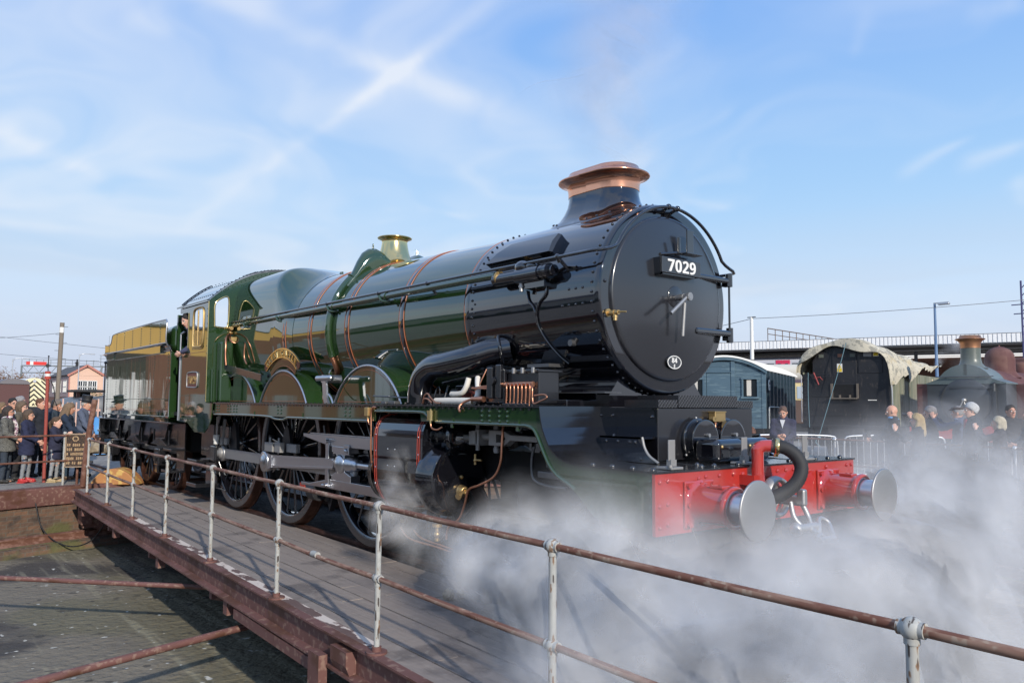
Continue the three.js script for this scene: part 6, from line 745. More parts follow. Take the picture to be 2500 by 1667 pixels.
// ================================================================ right background
const radial = (x, z) => Math.atan2(PC[0] - x, PC[1] - z);   // turn that looks back to the pit centre
{ // station canopy, its brick back wall and platform, running across the far side
  const d = V(0.9437, 0, -0.3307), ry = Math.atan2(-d.z, d.x), L = 52;
  const t = local('station_canopy', 'long white corrugated station canopy with dark underside across the background', 'station building', [-54.46, -0.05, -49.64], ry);  // local x along it, +z to the viewer
  const wht = flat(0.84, 0.84, 0.84, 0.5), pg = box(-0.1, 0.1, 6.64, 7.29, 0.03, 0.075);
  for (let i = 0; i < 170; i++) { const m = shade(new THREE.Mesh(i ? t.userData.pg : (t.userData.pg = prep(pg)), wht)); m.name = 'fascia_panel'; m.position.x = 0.15 + i * 0.305; t.add(m); } delete t.userData.pg;
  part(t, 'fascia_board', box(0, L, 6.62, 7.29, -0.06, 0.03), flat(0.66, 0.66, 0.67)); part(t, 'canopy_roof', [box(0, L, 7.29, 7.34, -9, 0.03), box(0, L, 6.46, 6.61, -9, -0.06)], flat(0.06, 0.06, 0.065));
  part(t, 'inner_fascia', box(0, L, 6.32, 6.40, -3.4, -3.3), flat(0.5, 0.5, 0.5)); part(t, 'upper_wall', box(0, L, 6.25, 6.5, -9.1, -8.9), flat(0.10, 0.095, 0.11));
  part(t, 'brick_wall', box(0, L, 0, 6.25, -9.1, -8.87), M.brick); for (const y of [6.22, 6.06]) part(t, 'string_course', box(0, L, y - 0.05, y + 0.05, -8.87, -8.75), M.oldWhite);
  for (const x of [20.4, 28.9, 37.4]) part(t, 'platform_lamp', box(x, x + 1.3, 6.60, 6.66, -2.2, -2.0), flat(0.8, 0.78, 0.7)); for (let i = 0; i < 6; i++) part(t, 'column', cylY(0.14, 0, 6.46, 3 + i * 9, -4.5, 12), flat(0.12, 0.12, 0.14)); part(t, 'platform', box(0, L, 0, 2.4, -8.8, -3.2), M.concrete);
  const q = local('passenger_train', 'modern pale grey train with bright pink-red doors at the station', 'train', [-54.46, 1.62, -49.64], ry);
  part(q, 'body', rbox(0, 22.6, 0.9, 4.05, -2.9, -0.8, 0.15, 3), flat(0.55, 0.55, 0.60, 0.3)); part(q, 'roof', rbox(0.1, 22.5, 3.95, 4.2, -2.8, -1.0, 0.1, 3), flat(0.16, 0.16, 0.18)); part(q, 'skirt', box(0, 22.5, 0.2, 0.95, -2.8, -0.9), flat(0.05, 0.05, 0.06));
  for (const x of [4.2, 11.5, 19.22]) for (const e of [0, 0.62]) { const dd = part(q, 'door', rbox(x + e, x + e + 0.6, 1.3, 4.0, -0.82, -0.76, 0.02), flat(0.62, 0.035, 0.10, 0.35)); part(dd, 'door_window', rbox(x + e + 0.18, x + e + 0.44, 2.5, 3.7, -0.765, -0.745, 0.005), M.paneDark); }
  for (const x of [1.2, 6.6, 9.0, 14.0, 16.2, 17.95, 20.6]) part(q, 'window', rbox(x, x + 1.15, 2.9, 3.72, -0.82, -0.775, 0.02), M.paneDark);
}
{ // white pole, blue lamp posts, cable, footbridge
  const w = local('white_pole', 'plain white painted pole standing behind the blue-grey van', 'pole', [-19.85, -0.05, -28.8]); part(w, 'shaft', cylY(0.11, 0, 6.12, 0, 0, 14, 0.085), M.whitePaint); part(w, 'cap', [box(-0.22, 0.22, 6.10, 6.14, -0.05, 0.05), cylY(0.13, 3.95, 4.0, 0, 0, 12)], M.steelDark);
  const l = local('lamp_post', 'slim blue lamp post rising behind the sheeted tender', 'lamp post', [-16.3, -0.05, -41.2]); part(l, 'post', cylY(0.11, 0, 7.5, 0, 0, 10, 0.06), flat(0.12, 0.20, 0.34)); part(l, 'lantern', [box(-0.05, 0.75, 7.5, 7.56, -0.05, 0.05), rbox(0.2, 0.8, 7.4, 7.52, -0.12, 0.12, 0.04)], M.galv);
  const q = local('signal_mast', 'dark blue lattice mast cut off by the right edge', 'mast', [-12.4, -0.05, -43.2]); part(q, 'upright', [cylY(0.05, 0, 8.6, -0.2, 0, 6), cylY(0.05, 0, 8.6, 0.2, 0, 6), ...Array.from({ length: 20 }, (_, i) => bar([-0.2, i * 0.43, 0], [0.2, i * 0.43 + 0.43, 0], 0.025, 4))], flat(0.06, 0.06, 0.16)); part(q, 'crossbar', [bar([-0.7, 7.3, 0], [0.3, 7.3, 0], 0.03, 5), bar([-0.6, 6.8, 0], [0.3, 6.8, 0], 0.03, 5)], flat(0.06, 0.06, 0.16));
  const wire = (n, a, b, sag) => single('overhead_wire', n, 'wire', tube(Array.from({ length: 21 }, (_, i) => { const s = i / 20; return [mix(a[0], b[0], s), mix(a[1], b[1], s) - sag * 4 * s * (1 - s), mix(a[2], b[2], s)]; }), 0.014, 40, 5), M.steelDark);
  wire('thin cable strung from the white pole to the right edge', [-19.8, 6.0, -28.8], [-8.0, 6.9, -38], 0.12); wire('thin cable from the white pole towards the smokebox', [-19.8, 6.0, -28.8], [-29, 5.4, -30], 0.1);
  const f = thing('footbridge', 'rusty footbridge end with lattice handrails above the canopy roof', 'footbridge', [-47, -0.05, -72]); const rusty = flat(0.26, 0.15, 0.08); const C = V(-45.2, 0, -68.7), D = V(-47.8, 0, -88), at = (u, y) => { const p = C.clone().lerp(D, u); return [p.x, y, p.z]; };
  part(f, 'deck', [(() => { const g = box(0, C.distanceTo(D), -0.2, 0.25, -0.9, 0.9); return g.rotateY(Math.atan2(-(D.z - C.z), D.x - C.x)).translate(C.x, 8.2, C.z); })(), bar(at(0, 7.4), at(0.3, 8), 0.1, 5), bar(at(0.3, 7.2), at(0.3, 8), 0.1, 5), bar(at(0, 8), at(0.12, 7.2), 0.08, 5)], rusty); part(f, 'handrail', [bar(at(0, 9.8), at(1, 9.8), 0.06, 5), bar(at(0, 9.2), at(1, 9.2), 0.045, 5), ...Array.from({ length: 12 }, (_, i) => bar(at(i / 11, 8.3), at(i / 11, 9.8), 0.05, 4))], flat(0.16, 0.12, 0.10)); part(f, 'pier', [bar([C.x, -0.05, C.z], [C.x, 8.1, C.z], 0.16, 6), bar([D.x, -0.05, D.z], [D.x, 8.1, D.z], 0.16, 6)], rusty);
}
{ // goods brake van lettered G
  const ax = radial(-12, -15.9), t = local('goods_van', 'weathered blue-grey wooden goods van lettered G with small windows', 'railway van', [-12.05, 0, -15.85], ax);  // +z = the near end
  const roofY = (x) => 2.80 + 0.42 * (1 - (x / 1.32) ** 2), rp = []; for (let i = 0; i <= 18; i++) { const x = mix(-1.36, 1.36, i / 18); rp.push([x, roofY(x)]); }
  part(t, 'roof', extZ(poly([...rp, ...rp.slice().reverse().map(([x, y]) => [x, y + 0.055])]), -6.8, 0.12), M.oldWhite); part(t, 'roof_end', extZ(poly([...rp.map(([x, y]) => [x * 0.985, y - 0.10]), ...rp.slice().reverse()]), 0.01, 0.09), M.van);
  part(t, 'shell', [box(-1.26, 1.26, 0.95, 2.78, -6.7, -0.02), extZ(poly([[-1.26, 2.78], ...rp.map(([x, y]) => [x * 0.95, y - 0.02]).reverse()]), -6.7, -0.02)], flat(0.05, 0.06, 0.07));
  for (let i = 0; i < 13; i++) { const y = 0.96 + i * 0.163; const half = y < 2.72 ? 1.28 : 1.28 * Math.sqrt(Math.max(0, (3.22 - (y + 0.163)) / 0.42)); if (half > 0.2) part(t, 'end_plank', box(-half, half, y, y + 0.156, -0.02, 0.012), M.van); }
  for (const x of [-0.62, 0.30]) part(t, 'end_post', box(x - 0.06, x + 0.06, 0.96, roofY(x) - 0.12, 0.012, 0.05), M.van); part(t, 'corner_post', [box(1.18, 1.30, 0.96, 2.80, -0.06, 0.03), box(-1.30, -1.18, 0.96, 2.80, -0.06, 0.03)], M.van); part(t, 'centre_panel', [box(-0.54, 0.22, 1.3, 2.72, 0.012, 0.03), box(-0.56, 0.24, 2.72, 2.75, 0.012, 0.06)], M.van);
  for (const x of [0.62, -1.08]) { const w = part(t, 'window', box(x, x + 0.42, 1.96, 2.50, 0.013, 0.024), M.paneDark); part(w, 'window_frame', [box(x - 0.05, x, 1.94, 2.54, 0.013, 0.06), box(x + 0.42, x + 0.47, 1.94, 2.54, 0.013, 0.06), box(x - 0.07, x + 0.49, 2.50, 2.56, 0.013, 0.07), box(x - 0.07, x + 0.49, 1.89, 1.95, 0.013, 0.08)], M.van); part(w, 'curtain', box(x + 0.10, x + 0.24, 1.98, 2.48, 0.024, 0.028), flat(0.6, 0.56, 0.5)); }
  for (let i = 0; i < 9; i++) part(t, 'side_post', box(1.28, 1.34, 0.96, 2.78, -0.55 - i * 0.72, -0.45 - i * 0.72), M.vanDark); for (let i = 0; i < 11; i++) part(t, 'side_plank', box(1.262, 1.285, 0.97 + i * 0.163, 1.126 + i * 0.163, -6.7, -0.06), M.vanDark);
  part(t, 'lettering', letters('G', 0.34, 0.012, sansBold).rotateY(Math.PI / 2).translate(1.36, 2.32, -0.24), M.whitePaint);
  part(t, 'handrail', [tube([[1.36, 1.0, -0.2], [1.36, 1.6, -0.22], [1.36, 1.62, -0.3], [1.36, 1.62, -2.1]], 0.02, 20, 6), cylY(0.02, 1.0, 1.6, 1.36, -2.1, 6), bar([1.36, 0.98, -0.2], [1.36, 0.98, -0.75], 0.025, 6)], M.whitePaint);
  part(t, 'underframe', [box(-1.2, 1.2, 0.72, 0.95, -6.7, 0), rbox(-1.25, 1.25, 0.75, 0.95, 0, 0.14, 0.02), ...[-1.5, -5].map((z) => cylX(0.46, -0.75, 0.75, 0.46, z, 20)), box(1.1, 1.5, 0.4, 0.45, -6.5, -0.2)], M.blackDull); part(t, 'buffer', [0.87, -0.87].flatMap((x) => [cylZ(0.09, 0.14, 0.5, x, 0.85, 14), cylZ(0.2, 0.5, 0.55, x, 0.85, 20)]), M.rust);
}
{ // coach end seen between van and tender
  const t = local('cream_coach', 'cream and brown coach glimpsed between the van and the sheeted tender', 'coach', [-18.2, 0, -29.5], radial(-18, -29) + 0.15); part(t, 'body', rbox(-1.35, 1.35, 1.9, 2.85, -12, 0, 0.08), flat(0.62, 0.50, 0.26)); part(t, 'lower_body', rbox(-1.34, 1.34, 0.8, 1.9, -12, 0, 0.05), flat(0.09, 0.05, 0.035)); part(t, 'roof', [rbox(-1.36, 1.36, 2.82, 3.7, -12.05, 0.05, 0.4, 4)], flat(0.55, 0.52, 0.46)); part(t, 'waist_band', box(-1.37, 1.37, 2.78, 2.92, -12, 0.02), flat(0.10, 0.07, 0.10)); part(t, 'end_window', [rbox(0.3, 0.8, 2.0, 2.6, -0.02, 0.03, 0.05), rbox(-0.8, -0.3, 2.0, 2.6, -0.02, 0.03, 0.05)], flat(0.4, 0.45, 0.5, 0.15)); part(t, 'underframe', [box(-1.1, 1.1, 0.4, 0.8, -12, 0)], M.blackDull);
}
{ // sheeted tender
  const t = local('sheeted_tender', 'old tender with sooty black end under a pale canvas sheet', 'tender', [-8.36, 0, -16.6], radial(-8.36, -16.6) + 0.02);
  const W = 1.23;
  part(t, 'bunker_end', [rbox(-W, W, 1.08, 2.62, -0.03, 0.02, 0.01), extZ(poly([[-0.92, 2.6], [W - 0.02, 2.6], [W - 0.02, 2.75], [1.06, 3.1], [0.86, 3.34], [0.5, 3.42], [-0.45, 3.42], [-0.72, 3.32], [-0.92, 3.0]]), -0.5, 0.0)], M.soot);
  part(t, 'shovel_hole', box(-0.34, 0.32, 1.92, 2.30, 0.015, 0.024), M.cavity); part(t, 'shovel_plate', [box(-0.42, 0.34, 1.885, 1.92, 0.0, 0.16), box(-0.40, -0.34, 1.9, 2.33, 0.02, 0.07), box(0.32, 0.37, 1.9, 2.33, 0.02, 0.07), box(-0.16, -0.12, 1.92, 2.0, 0.03, 0.1), box(0.12, 0.16, 1.92, 2.0, 0.03, 0.1)], std({ color: lin(0.13, 0.11, 0.09), roughness: 0.8 }));
  part(t, 'locker_panel', [rbox(0.38, 1.02, 2.62, 3.02, 0.0, 0.03, 0.01), rbox(-W + 0.05, -0.35, 1.95, 2.55, 0.02, 0.035, 0.01), rbox(-0.35, 0.33, 2.36, 3.36, 0.0, 0.022, 0.01), box(-W, W, 1.40, 1.43, 0.02, 0.04), box(-W - 0.03, W + 0.03, 1.06, 1.12, -0.03, 0.12), rbox(-0.5, 0.5, 0.6, 1.06, 0, 0.1, 0.03), box(-1.0, -0.94, 0.4, 1.06, 0.0, 0.06), box(0.94, 1.0, 0.4, 1.06, 0.0, 0.06)], M.soot);
  part(t, 'hinge', Array.from({ length: 7 }, (_, i) => rbox(-W + 0.0, -W + 0.10, 1.25 + i * 0.2, 1.29 + i * 0.2, 0.02, 0.05, 0.005)), M.soot); part(t, 'handrail', [tube([[W + 0.02, 2.62, -0.1], [W + 0.03, 2.68, 0.03], [W + 0.03, 2.60, 0.07], [W + 0.03, 1.55, 0.07], [W - 0.02, 1.48, 0.05]], 0.018, 30, 8), cylY(0.015, 1.2, 2.6, -W - 0.02, 0.05, 8)], M.galv);
  const red = flat(0.28, 0.05, 0.05), wr = part(t, 'brake_handle', [bar([-0.86, 2.66, 0.12], [-0.72, 2.30, 0.12], 0.022, 8), bar([-0.86, 2.49, 0.10], [-0.66, 2.53, 0.13], 0.015, 8), bar([-0.68, 2.53, 0.13], [-0.60, 2.44, 0.14], 0.013, 6)], red);
  const warn = (x, y, w, h) => { const p = part(t, 'warning_plate', rbox(x - w / 2, x + w / 2, y - h / 2, y + h / 2, 0.022, 0.03, 0.002), M.whitePaint); part(p, 'yellow_panel', box(x - w / 2 + 0.01, x + w / 2 - 0.01, y - h / 2 + 0.01, y - h * 0.06, 0.03, 0.033), flat(0.75, 0.52, 0.03)); part(p, 'triangle', extZ(poly([[x - w * 0.38, y], [x + w * 0.38, y], [x, y + h * 0.42]]), 0.03, 0.034), flat(0.75, 0.52, 0.03)); part(p, 'symbol', box(x - 0.008, x + 0.008, y + 0.02, y + h * 0.25, 0.034, 0.036), M.blackDull); };
  warn(-0.14, 2.79, 0.15, 0.25); warn(0.86, 3.22, 0.15, 0.24); part(t, 'paper_label', [rbox(0.52, 0.74, 3.1, 3.24, 0.005, 0.012, 0.002), rbox(0.66, 0.78, 3.24, 3.32, 0.005, 0.012, 0.002)], flat(0.32, 0.32, 0.32)); for (const x of [-0.66, -0.12, 0.22]) part(t, 'small_plate', rbox(x - 0.07, x + 0.07, 3.10, 3.20, 0.024, 0.03, 0.002), x === -0.12 ? flat(0.24, 0.10, 0.06) : flat(0.12, 0.13, 0.11)); part(t, 'stencil_mark', Array.from({ length: 8 }, (_, i) => box(0.62 + i * 0.03, 0.64 + i * 0.03, 1.845, 1.865, 0.021, 0.024)), M.oldWhite);
  part(t, 'tank_side', [rbox(W - 0.02, W, 1.10, 2.68, -7.4, -0.03, 0.005), rbox(-W, -W + 0.02, 1.10, 2.68, -7.4, -0.03, 0.005), box(-W, W, 1.1, 2.6, -7.4, -7.36)], M.oldGreen); part(t, 'side_seam', Array.from({ length: 6 }, (_, i) => box(W, W + 0.012, 1.12, 2.66, -1.0 - i * 1.2, -0.96 - i * 1.2)), M.oldGreen);
  part(t, 'side_crest', [rbox(W + 0.002, W + 0.012, 2.1, 2.4, -5.2, -4.98, 0.003), rbox(W + 0.002, W + 0.012, 1.8, 2.06, -5.22, -4.96, 0.003)], flat(0.42, 0.20, 0.06));
  part(t, 'underframe', [box(-1.1, 1.1, 0.5, 1.08, -7.4, 0), ...[-1.3, -3.6, -5.9].map((z) => cylX(0.62, -0.78, 0.78, 0.62, z, 24)), box(-W, W, 1.04, 1.10, -7.5, 0.1)], M.blackDull);
  // canvas sheet over hoops: its hem hangs in scallops
  const s = local('canvas_sheet', 'pale weathered canvas sheet draped over the old tender', 'tarpaulin', [-8.36, 0, -16.6], radial(-8.36, -16.6) + 0.02);
  const nu = 60, nv = 90, P = [], I = [];
  for (let j = 0; j <= nv; j++) { const z = 0.22 - j / nv * 6.9; for (let i = 0; i <= nu; i++) { const u = i / nu * 2 - 1, tail = smooth(0, -6.5, z);
    const hemR = 2.52 + 0.45 * smooth(-1.2, -6.0, z) - 0.07 * Math.sin(z * 2.1) - 0.22 * Math.exp(-((z + 0.35) ** 2) * 3) , hemL = 2.62 + 0.16 * Math.sin(z * 1.7), front = smooth(0.22, -0.25, z);
    const a = u * (Math.PI / 2), x0 = Math.sin(a) * (W + 0.10), yTop = 3.58 - 0.52 * tail + 0.05 * Math.sin(z * 2.2 + 1), cy = Math.pow(Math.cos(a), 0.75), hem = u > 0 ? hemR : hemL; let y = mix(hem, yTop, cy); const fold = 0.035 * Math.sin(11 * u + 3 * Math.sin(z * 1.3)) * (0.4 + Math.abs(u)) + 0.03 * Math.sin(z * 6 + u * 5) + 0.03 * Math.sin(z * 13 + u * 9) * Math.abs(u); let zz = z; if (j < 4) { y = Math.max(y - 0.03, 0); zz = 0.22 - j * 0.04; }
    if (j === 0) y -= 0.26 + 0.09 * Math.sin(u * 9) - 0.12 * Math.abs(u); P.push(x0 * (1 + fold * 0.4), y + fold, zz + 0.05 * Math.sin(u * 7)); } }
  for (let j = 0; j < nv; j++) for (let i = 0; i < nu; i++) { const a = j * (nu + 1) + i, b = a + 1, c = a + nu + 1, d = c + 1; I.push(a, c, b, b, c, d); }
  const g = new THREE.BufferGeometry(); g.setAttribute('position', new THREE.Float32BufferAttribute(P, 3)); g.setIndex(I); g.computeVertexNormals(); part(s, 'canvas', g, M.tarp).material.side = THREE.DoubleSide;
  const ropeM = flat(0.14, 0.24, 0.28); part(s, 'tie_rope', tube([[0.12, 3.50, 0.26], [-0.10, 2.7, 0.28], [-0.42, 1.7, 0.25], [-0.72, 0.78, 0.2]], 0.011, 24, 6), ropeM); part(s, 'tie_rope', tube([[-0.98, 2.66, 0.24], [-1.0, 2.0, 0.22], [-1.0, 1.05, 0.15]], 0.010, 20, 6), ropeM); part(s, 'knot', [sph(0.05, -0.72, 0.76, 0.2, 8), tube([[-0.72, 0.8, 0.2], [-0.80, 0.62, 0.24], [-0.68, 0.5, 0.24]], 0.012, 12, 5)], ropeM);
}
single('finial_post', 'cream turned post top between the sheeted tender and the maroon engine', 'post', latheY([[-0.05, 0.12], [2.3, 0.10], [2.32, 0.13], [2.38, 0.13], [2.4, 0.105], [2.52, 0.10], [2.54, 0.13], [2.58, 0.14], [2.64, 0.06], [2.66, 0.0]], -8.55, -22.4, 20), flat(0.66, 0.52, 0.36));
{ // maroon tank engine
  const t = local('tank_engine', 'old maroon tank engine with dark smokebox, tall chimney and rusty dome', 'locomotive', [-5.55, 0, -17.75], radial(-5.55, -17.75) + 0.03);
  const dk = gloss(lin(0.028, 0.032, 0.036), { roughness: 0.5, clearcoat: 0.4, clearcoatRoughness: 0.3 });
  const wrap = []; for (let i = 0; i <= 24; i++) { const a = Math.PI * i / 24; wrap.push([0.76 * Math.cos(a), 2.05 + 0.78 * Math.sin(a)]); }
  const fp = poly([[-0.98, 1.2], [0.98, 1.2], [0.98, 2.32], [0.86, 2.36], ...wrap.filter(([, y]) => y > 2.38), [-0.86, 2.36], [-0.98, 2.32]]);
  part(t, 'smokebox', extZ(fp, -0.9, 0.0), dk); part(t, 'wrapper', extZ(poly([...wrap.filter(([, y]) => y > 2.38).map(([x, y]) => [x * 1.01, y + 0.01]), [-0.86, 2.375], [-1.0, 2.33], [-1.0, 2.30], [1.0, 2.30], [1.0, 2.33], [0.86, 2.375]]), -1.0, 0.03), flat(0.11, 0.14, 0.14, 0.4));
  const door = part(t, 'smokebox_door', [latheZ([[0.0, 0.64], [0.03, 0.63], [0.05, 0.55], [0.10, 0.2], [0.11, 0.0]], 0, 1.82, 48), box(-0.4, 0.72, 2.18, 2.23, 0.05, 0.09), box(0.70, 0.76, 1.3, 2.34, 0.02, 0.08), cylY(0.04, 2.1, 2.3, 0.72, 0.08, 10)], dk); part(door, 'door_handle', [latheZ([[0.10, 0.06], [0.14, 0.06], [0.20, 0.05], [0.2, 0]], 0, 1.86, 16), bar([0, 1.86, 0.2], [-0.12, 1.58, 0.22], 0.018, 8), bar([0, 1.86, 0.17], [0.08, 1.56, 0.17], 0.018, 8)], M.steelDull); part(t, 'handrail', [bar([-0.72, 2.5, 0.08], [0.72, 2.5, 0.08], 0.014, 8), sph(0.025, -0.4, 2.5, 0.07, 8), sph(0.025, 0.4, 2.5, 0.07, 8)], M.steelDark);
  const ch = part(t, 'chimney', [latheY([[2.74, 0.42], [2.80, 0.34], [2.88, 0.275], [3.0, 0.25], [3.32, 0.245]], 0.02, -0.45, 40), box(-0.03, 0.06, 2.55, 2.85, 0.0, 0.03)], flat(0.10, 0.115, 0.10, 0.35)); part(ch, 'copper_cap', latheY([[3.30, 0.25], [3.44, 0.255], [3.50, 0.30], [3.545, 0.37], [3.56, 0.375], [3.575, 0.31], [3.60, 0.27], [3.65, 0.26], [3.655, 0.2], [3.4, 0.19]], 0.02, -0.45, 40), std({ color: lin(0.50, 0.25, 0.14), metalness: 0.9, roughness: 0.4 }));
  const bo = part(t, 'boiler', [(() => { const pts = [[0.70, -5], [0.70, -0.9]]; return latheZ([[-5.5, 0.70], [-0.95, 0.70]], 0, 2.05, 48); })()], M.maroonRust); part(t, 'dome', latheY([[2.55, 0.55], [2.66, 0.46], [2.74, 0.41], [3.1, 0.405], [3.26, 0.37], [3.38, 0.28], [3.46, 0.14], [3.48, 0.03], [3.52, 0.02], [3.53, 0]], 0.0, -3.0, 40), M.maroonRust); part(t, 'second_dome', [latheY([[2.6, 0.3], [3.0, 0.26], [3.1, 0.25], [3.12, 0]], 0.0, -5.2, 30)], M.maroonRust);
  for (const s of [1, -1]) { const tk = part(t, 'side_tank', [rbox(s > 0 ? 0.80 : -1.25, s > 0 ? 1.25 : -0.80, 1.15, 2.32, -6.2, -0.95, 0.03)], M.maroon); if (s > 0) part(tk, 'lining', [tube([[1.256, 2.12, -6.0], [1.256, 2.12, -1.3], [1.256, 2.08, -1.25], [1.256, 1.3, -1.25]], 0.008, 30, 5)], flat(0.5, 0.36, 0.2)); }
  part(t, 'front_wing', [rbox(-1.28, -0.98, 1.15, 2.32, -0.15, -0.05, 0.01)], M.maroon); part(t, 'buffer_beam', [rbox(-1.28, 1.28, 0.82, 1.14, 0.5, 0.56, 0.01)], flat(0.42, 0.035, 0.03, 0.4)); part(t, 'footplate', box(-1.28, 1.28, 1.12, 1.16, -6.3, 0.56), M.blackDull); part(t, 'frame', [box(-0.7, 0.7, 0.5, 1.12, -6.2, 0.4), ...[-0.6, -2.8, -4.6].map((z) => cylX(0.5, -0.76, 0.76, 0.52, z, 20))], M.blackDull); for (const x of [0.87, -0.87]) part(t, 'buffer', [latheZ([[0.56, 0.16], [0.6, 0.12], [0.9, 0.10], [0.92, 0.2], [0.97, 0.21], [0.98, 0.0]], x, 0.99, 24)], flat(0.30, 0.03, 0.03)); part(t, 'cab', [rbox(-1.28, 1.28, 1.15, 3.3, -7.9, -6.2, 0.04)], M.maroon);
}
{ // crowd barriers
  const g = (parent) => { part(parent, 'frame', tube([[-1.1, 0.0, 0], [-1.1, 0.92, 0], [-1.07, 1.02, 0], [-0.98, 1.05, 0], [0.98, 1.05, 0], [1.07, 1.02, 0], [1.1, 0.92, 0], [1.1, 0.0, 0]], 0.02, 60, 8), M.galv); part(parent, 'lower_bar', bar([-1.1, 0.2, 0], [1.1, 0.2, 0], 0.016, 8), M.galv); for (let i = 0; i < 14; i++) part(parent, 'upright', bar([-0.98 + i * 0.15, 0.2, 0], [-0.98 + i * 0.15, 1.05, 0], 0.0075, 6), M.galv); part(parent, 'foot', [bar([-0.8, 0.02, -0.3], [-0.8, 0.02, 0.3], 0.02, 6), bar([0.8, 0.02, -0.3], [0.8, 0.02, 0.3], 0.02, 6)], M.galv); };
  const a = local('crowd_barrier', 'steel crowd barrier behind the man in the navy coat', 'barrier', [-6.55, -0.05, -10.75], 0.92); g(a);
  again(a, 'steel crowd barrier in front of the bald man', [-5.05, -0.05, -12.6], 0.82); again(a, 'steel crowd barrier half lost in steam behind the right-hand spectators', [-3.2, -0.05, -13.9], 0.62);
}
// ================================================================ buildings behind the camera that the polished paint mirrors
{
  const t = local('goods_shed', 'big mustard and brown shed beyond the left edge mirrored in the tender', 'building', [-78, -0.05, 20], Math.PI / 2);   // local +z looks along +x
  const mustard = flat(0.58, 0.36, 0.10), brown = flat(0.16, 0.062, 0.04), wht = flat(0.74, 0.74, 0.72);
  part(t, 'upper_cladding', box(-22, 8, 6.2, 8.9, -12, 0), mustard); part(t, 'wall', [box(-22, 2, 0, 6.2, -12, 0)], brown); part(t, 'dark_wall', box(2, 8, 3.7, 6.2, -12, 0.05), flat(0.03, 0.025, 0.022)); part(t, 'white_wall', box(2, 8, 0, 3.7, -12, 0.05), wht);
  for (let i = 0; i < 6; i++) part(t, 'pier', box(2.2 + i, 2.5 + i, 0, 3.9 + (i % 3) * 0.5, 0.05, 0.2), i % 2 ? wht : flat(0.03, 0.025, 0.022)); for (let i = 0; i < 5; i++) part(t, 'doorway', box(-20 + i * 4, -18 + i * 4, 0, 2.4, 0, 0.05), flat(0.2, 0.2, 0.21)); part(t, 'roof', box(-22.3, 8.3, 8.9, 9.1, -12.3, 0.3), flat(0.1, 0.1, 0.1));
  const b = local('workshop', 'long pale workshop behind the camera mirrored along the boiler', 'building', [-40, -0.05, 48], Math.PI);
  part(b, 'wall', box(-60, 45, 0, 7.2, -14, 0), flat(0.60, 0.55, 0.47)); part(b, 'plinth', box(-60, 45, 0, 2.4, 0, 0.1), flat(0.10, 0.10, 0.08)); for (let i = 0; i < 12; i++) part(b, 'door', box(-55 + i * 8, -51 + i * 8, 0, 3.4, 0.1, 0.2), flat(0.07, 0.10, 0.06)); part(b, 'roof', extX(poly([[0.5, 7.2], [-14.5, 7.2], [-7, 10]]), -60.5, 45.5), flat(0.11, 0.11, 0.12));
}
// ================================================================ people: signed-distance bodies meshed by surface nets
function nets(f, lo, hi, cell) {
  const n = [0, 1, 2].map((k) => Math.ceil((hi[k] - lo[k]) / cell) + 1), [nx, ny, nz] = n, F = new Float32Array(nx * ny * nz), id = new Int32Array(nx * ny * nz).fill(-1), P = [], I = [], at = (i, j, k) => (k * ny + j) * nx + i;
  for (let k = 0; k < nz; k++) for (let j = 0; j < ny; j++) for (let i = 0; i < nx; i++) F[at(i, j, k)] = f(lo[0] + i * cell, lo[1] + j * cell, lo[2] + k * cell);
  for (let k = 0; k < nz - 1; k++) for (let j = 0; j < ny - 1; j++) for (let i = 0; i < nx - 1; i++) {
    let m = 0, c = 0, sx = 0, sy = 0, sz = 0; for (let q = 0; q < 8; q++) if (F[at(i + (q & 1), j + ((q >> 1) & 1), k + (q >> 2))] < 0) m |= 1 << q;
    if (m === 0 || m === 255) continue;
    for (let q = 0; q < 8; q++) for (const b of [1, 2, 4]) { if (q & b) continue; const r = q | b; if (((m >> q) & 1) === ((m >> r) & 1)) continue; const a0 = F[at(i + (q & 1), j + ((q >> 1) & 1), k + (q >> 2))], a1 = F[at(i + (r & 1), j + ((r >> 1) & 1), k + (r >> 2))], t = a0 / (a0 - a1); sx += (q & 1) + (b === 1 ? t : 0); sy += ((q >> 1) & 1) + (b === 2 ? t : 0); sz += (q >> 2) + (b === 4 ? t : 0); c++; }
    id[at(i, j, k)] = P.length / 3; P.push(lo[0] + (i + sx / c) * cell, lo[1] + (j + sy / c) * cell, lo[2] + (k + sz / c) * cell);
  }
  const quad = (a, b, c, d, s) => { if (a < 0 || b < 0 || c < 0 || d < 0) return; s ? I.push(a, b, c, a, c, d) : I.push(a, c, b, a, d, c); };
  for (let k = 1; k < nz - 1; k++) for (let j = 1; j < ny - 1; j++) for (let i = 1; i < nx - 1; i++) {
    const s = F[at(i, j, k)] < 0;
    if (s !== F[at(i + 1, j, k)] < 0) quad(id[at(i, j - 1, k - 1)], id[at(i, j, k - 1)], id[at(i, j, k)], id[at(i, j - 1, k)], s);
    if (s !== F[at(i, j + 1, k)] < 0) quad(id[at(i - 1, j, k - 1)], id[at(i - 1, j, k)], id[at(i, j, k)], id[at(i, j, k - 1)], s);
    if (s !== F[at(i, j, k + 1)] < 0) quad(id[at(i - 1, j - 1, k)], id[at(i, j - 1, k)], id[at(i, j, k)], id[at(i - 1, j, k)], s);
  }
  const g = new THREE.BufferGeometry(); g.setAttribute('position', new THREE.Float32BufferAttribute(P, 3)); g.setIndex(I); g.computeVertexNormals(); return g;
}
const smin = (a, b, k) => { const h = Math.max(k - Math.abs(a - b), 0) / k; return Math.min(a, b) - h * h * k * 0.25; };
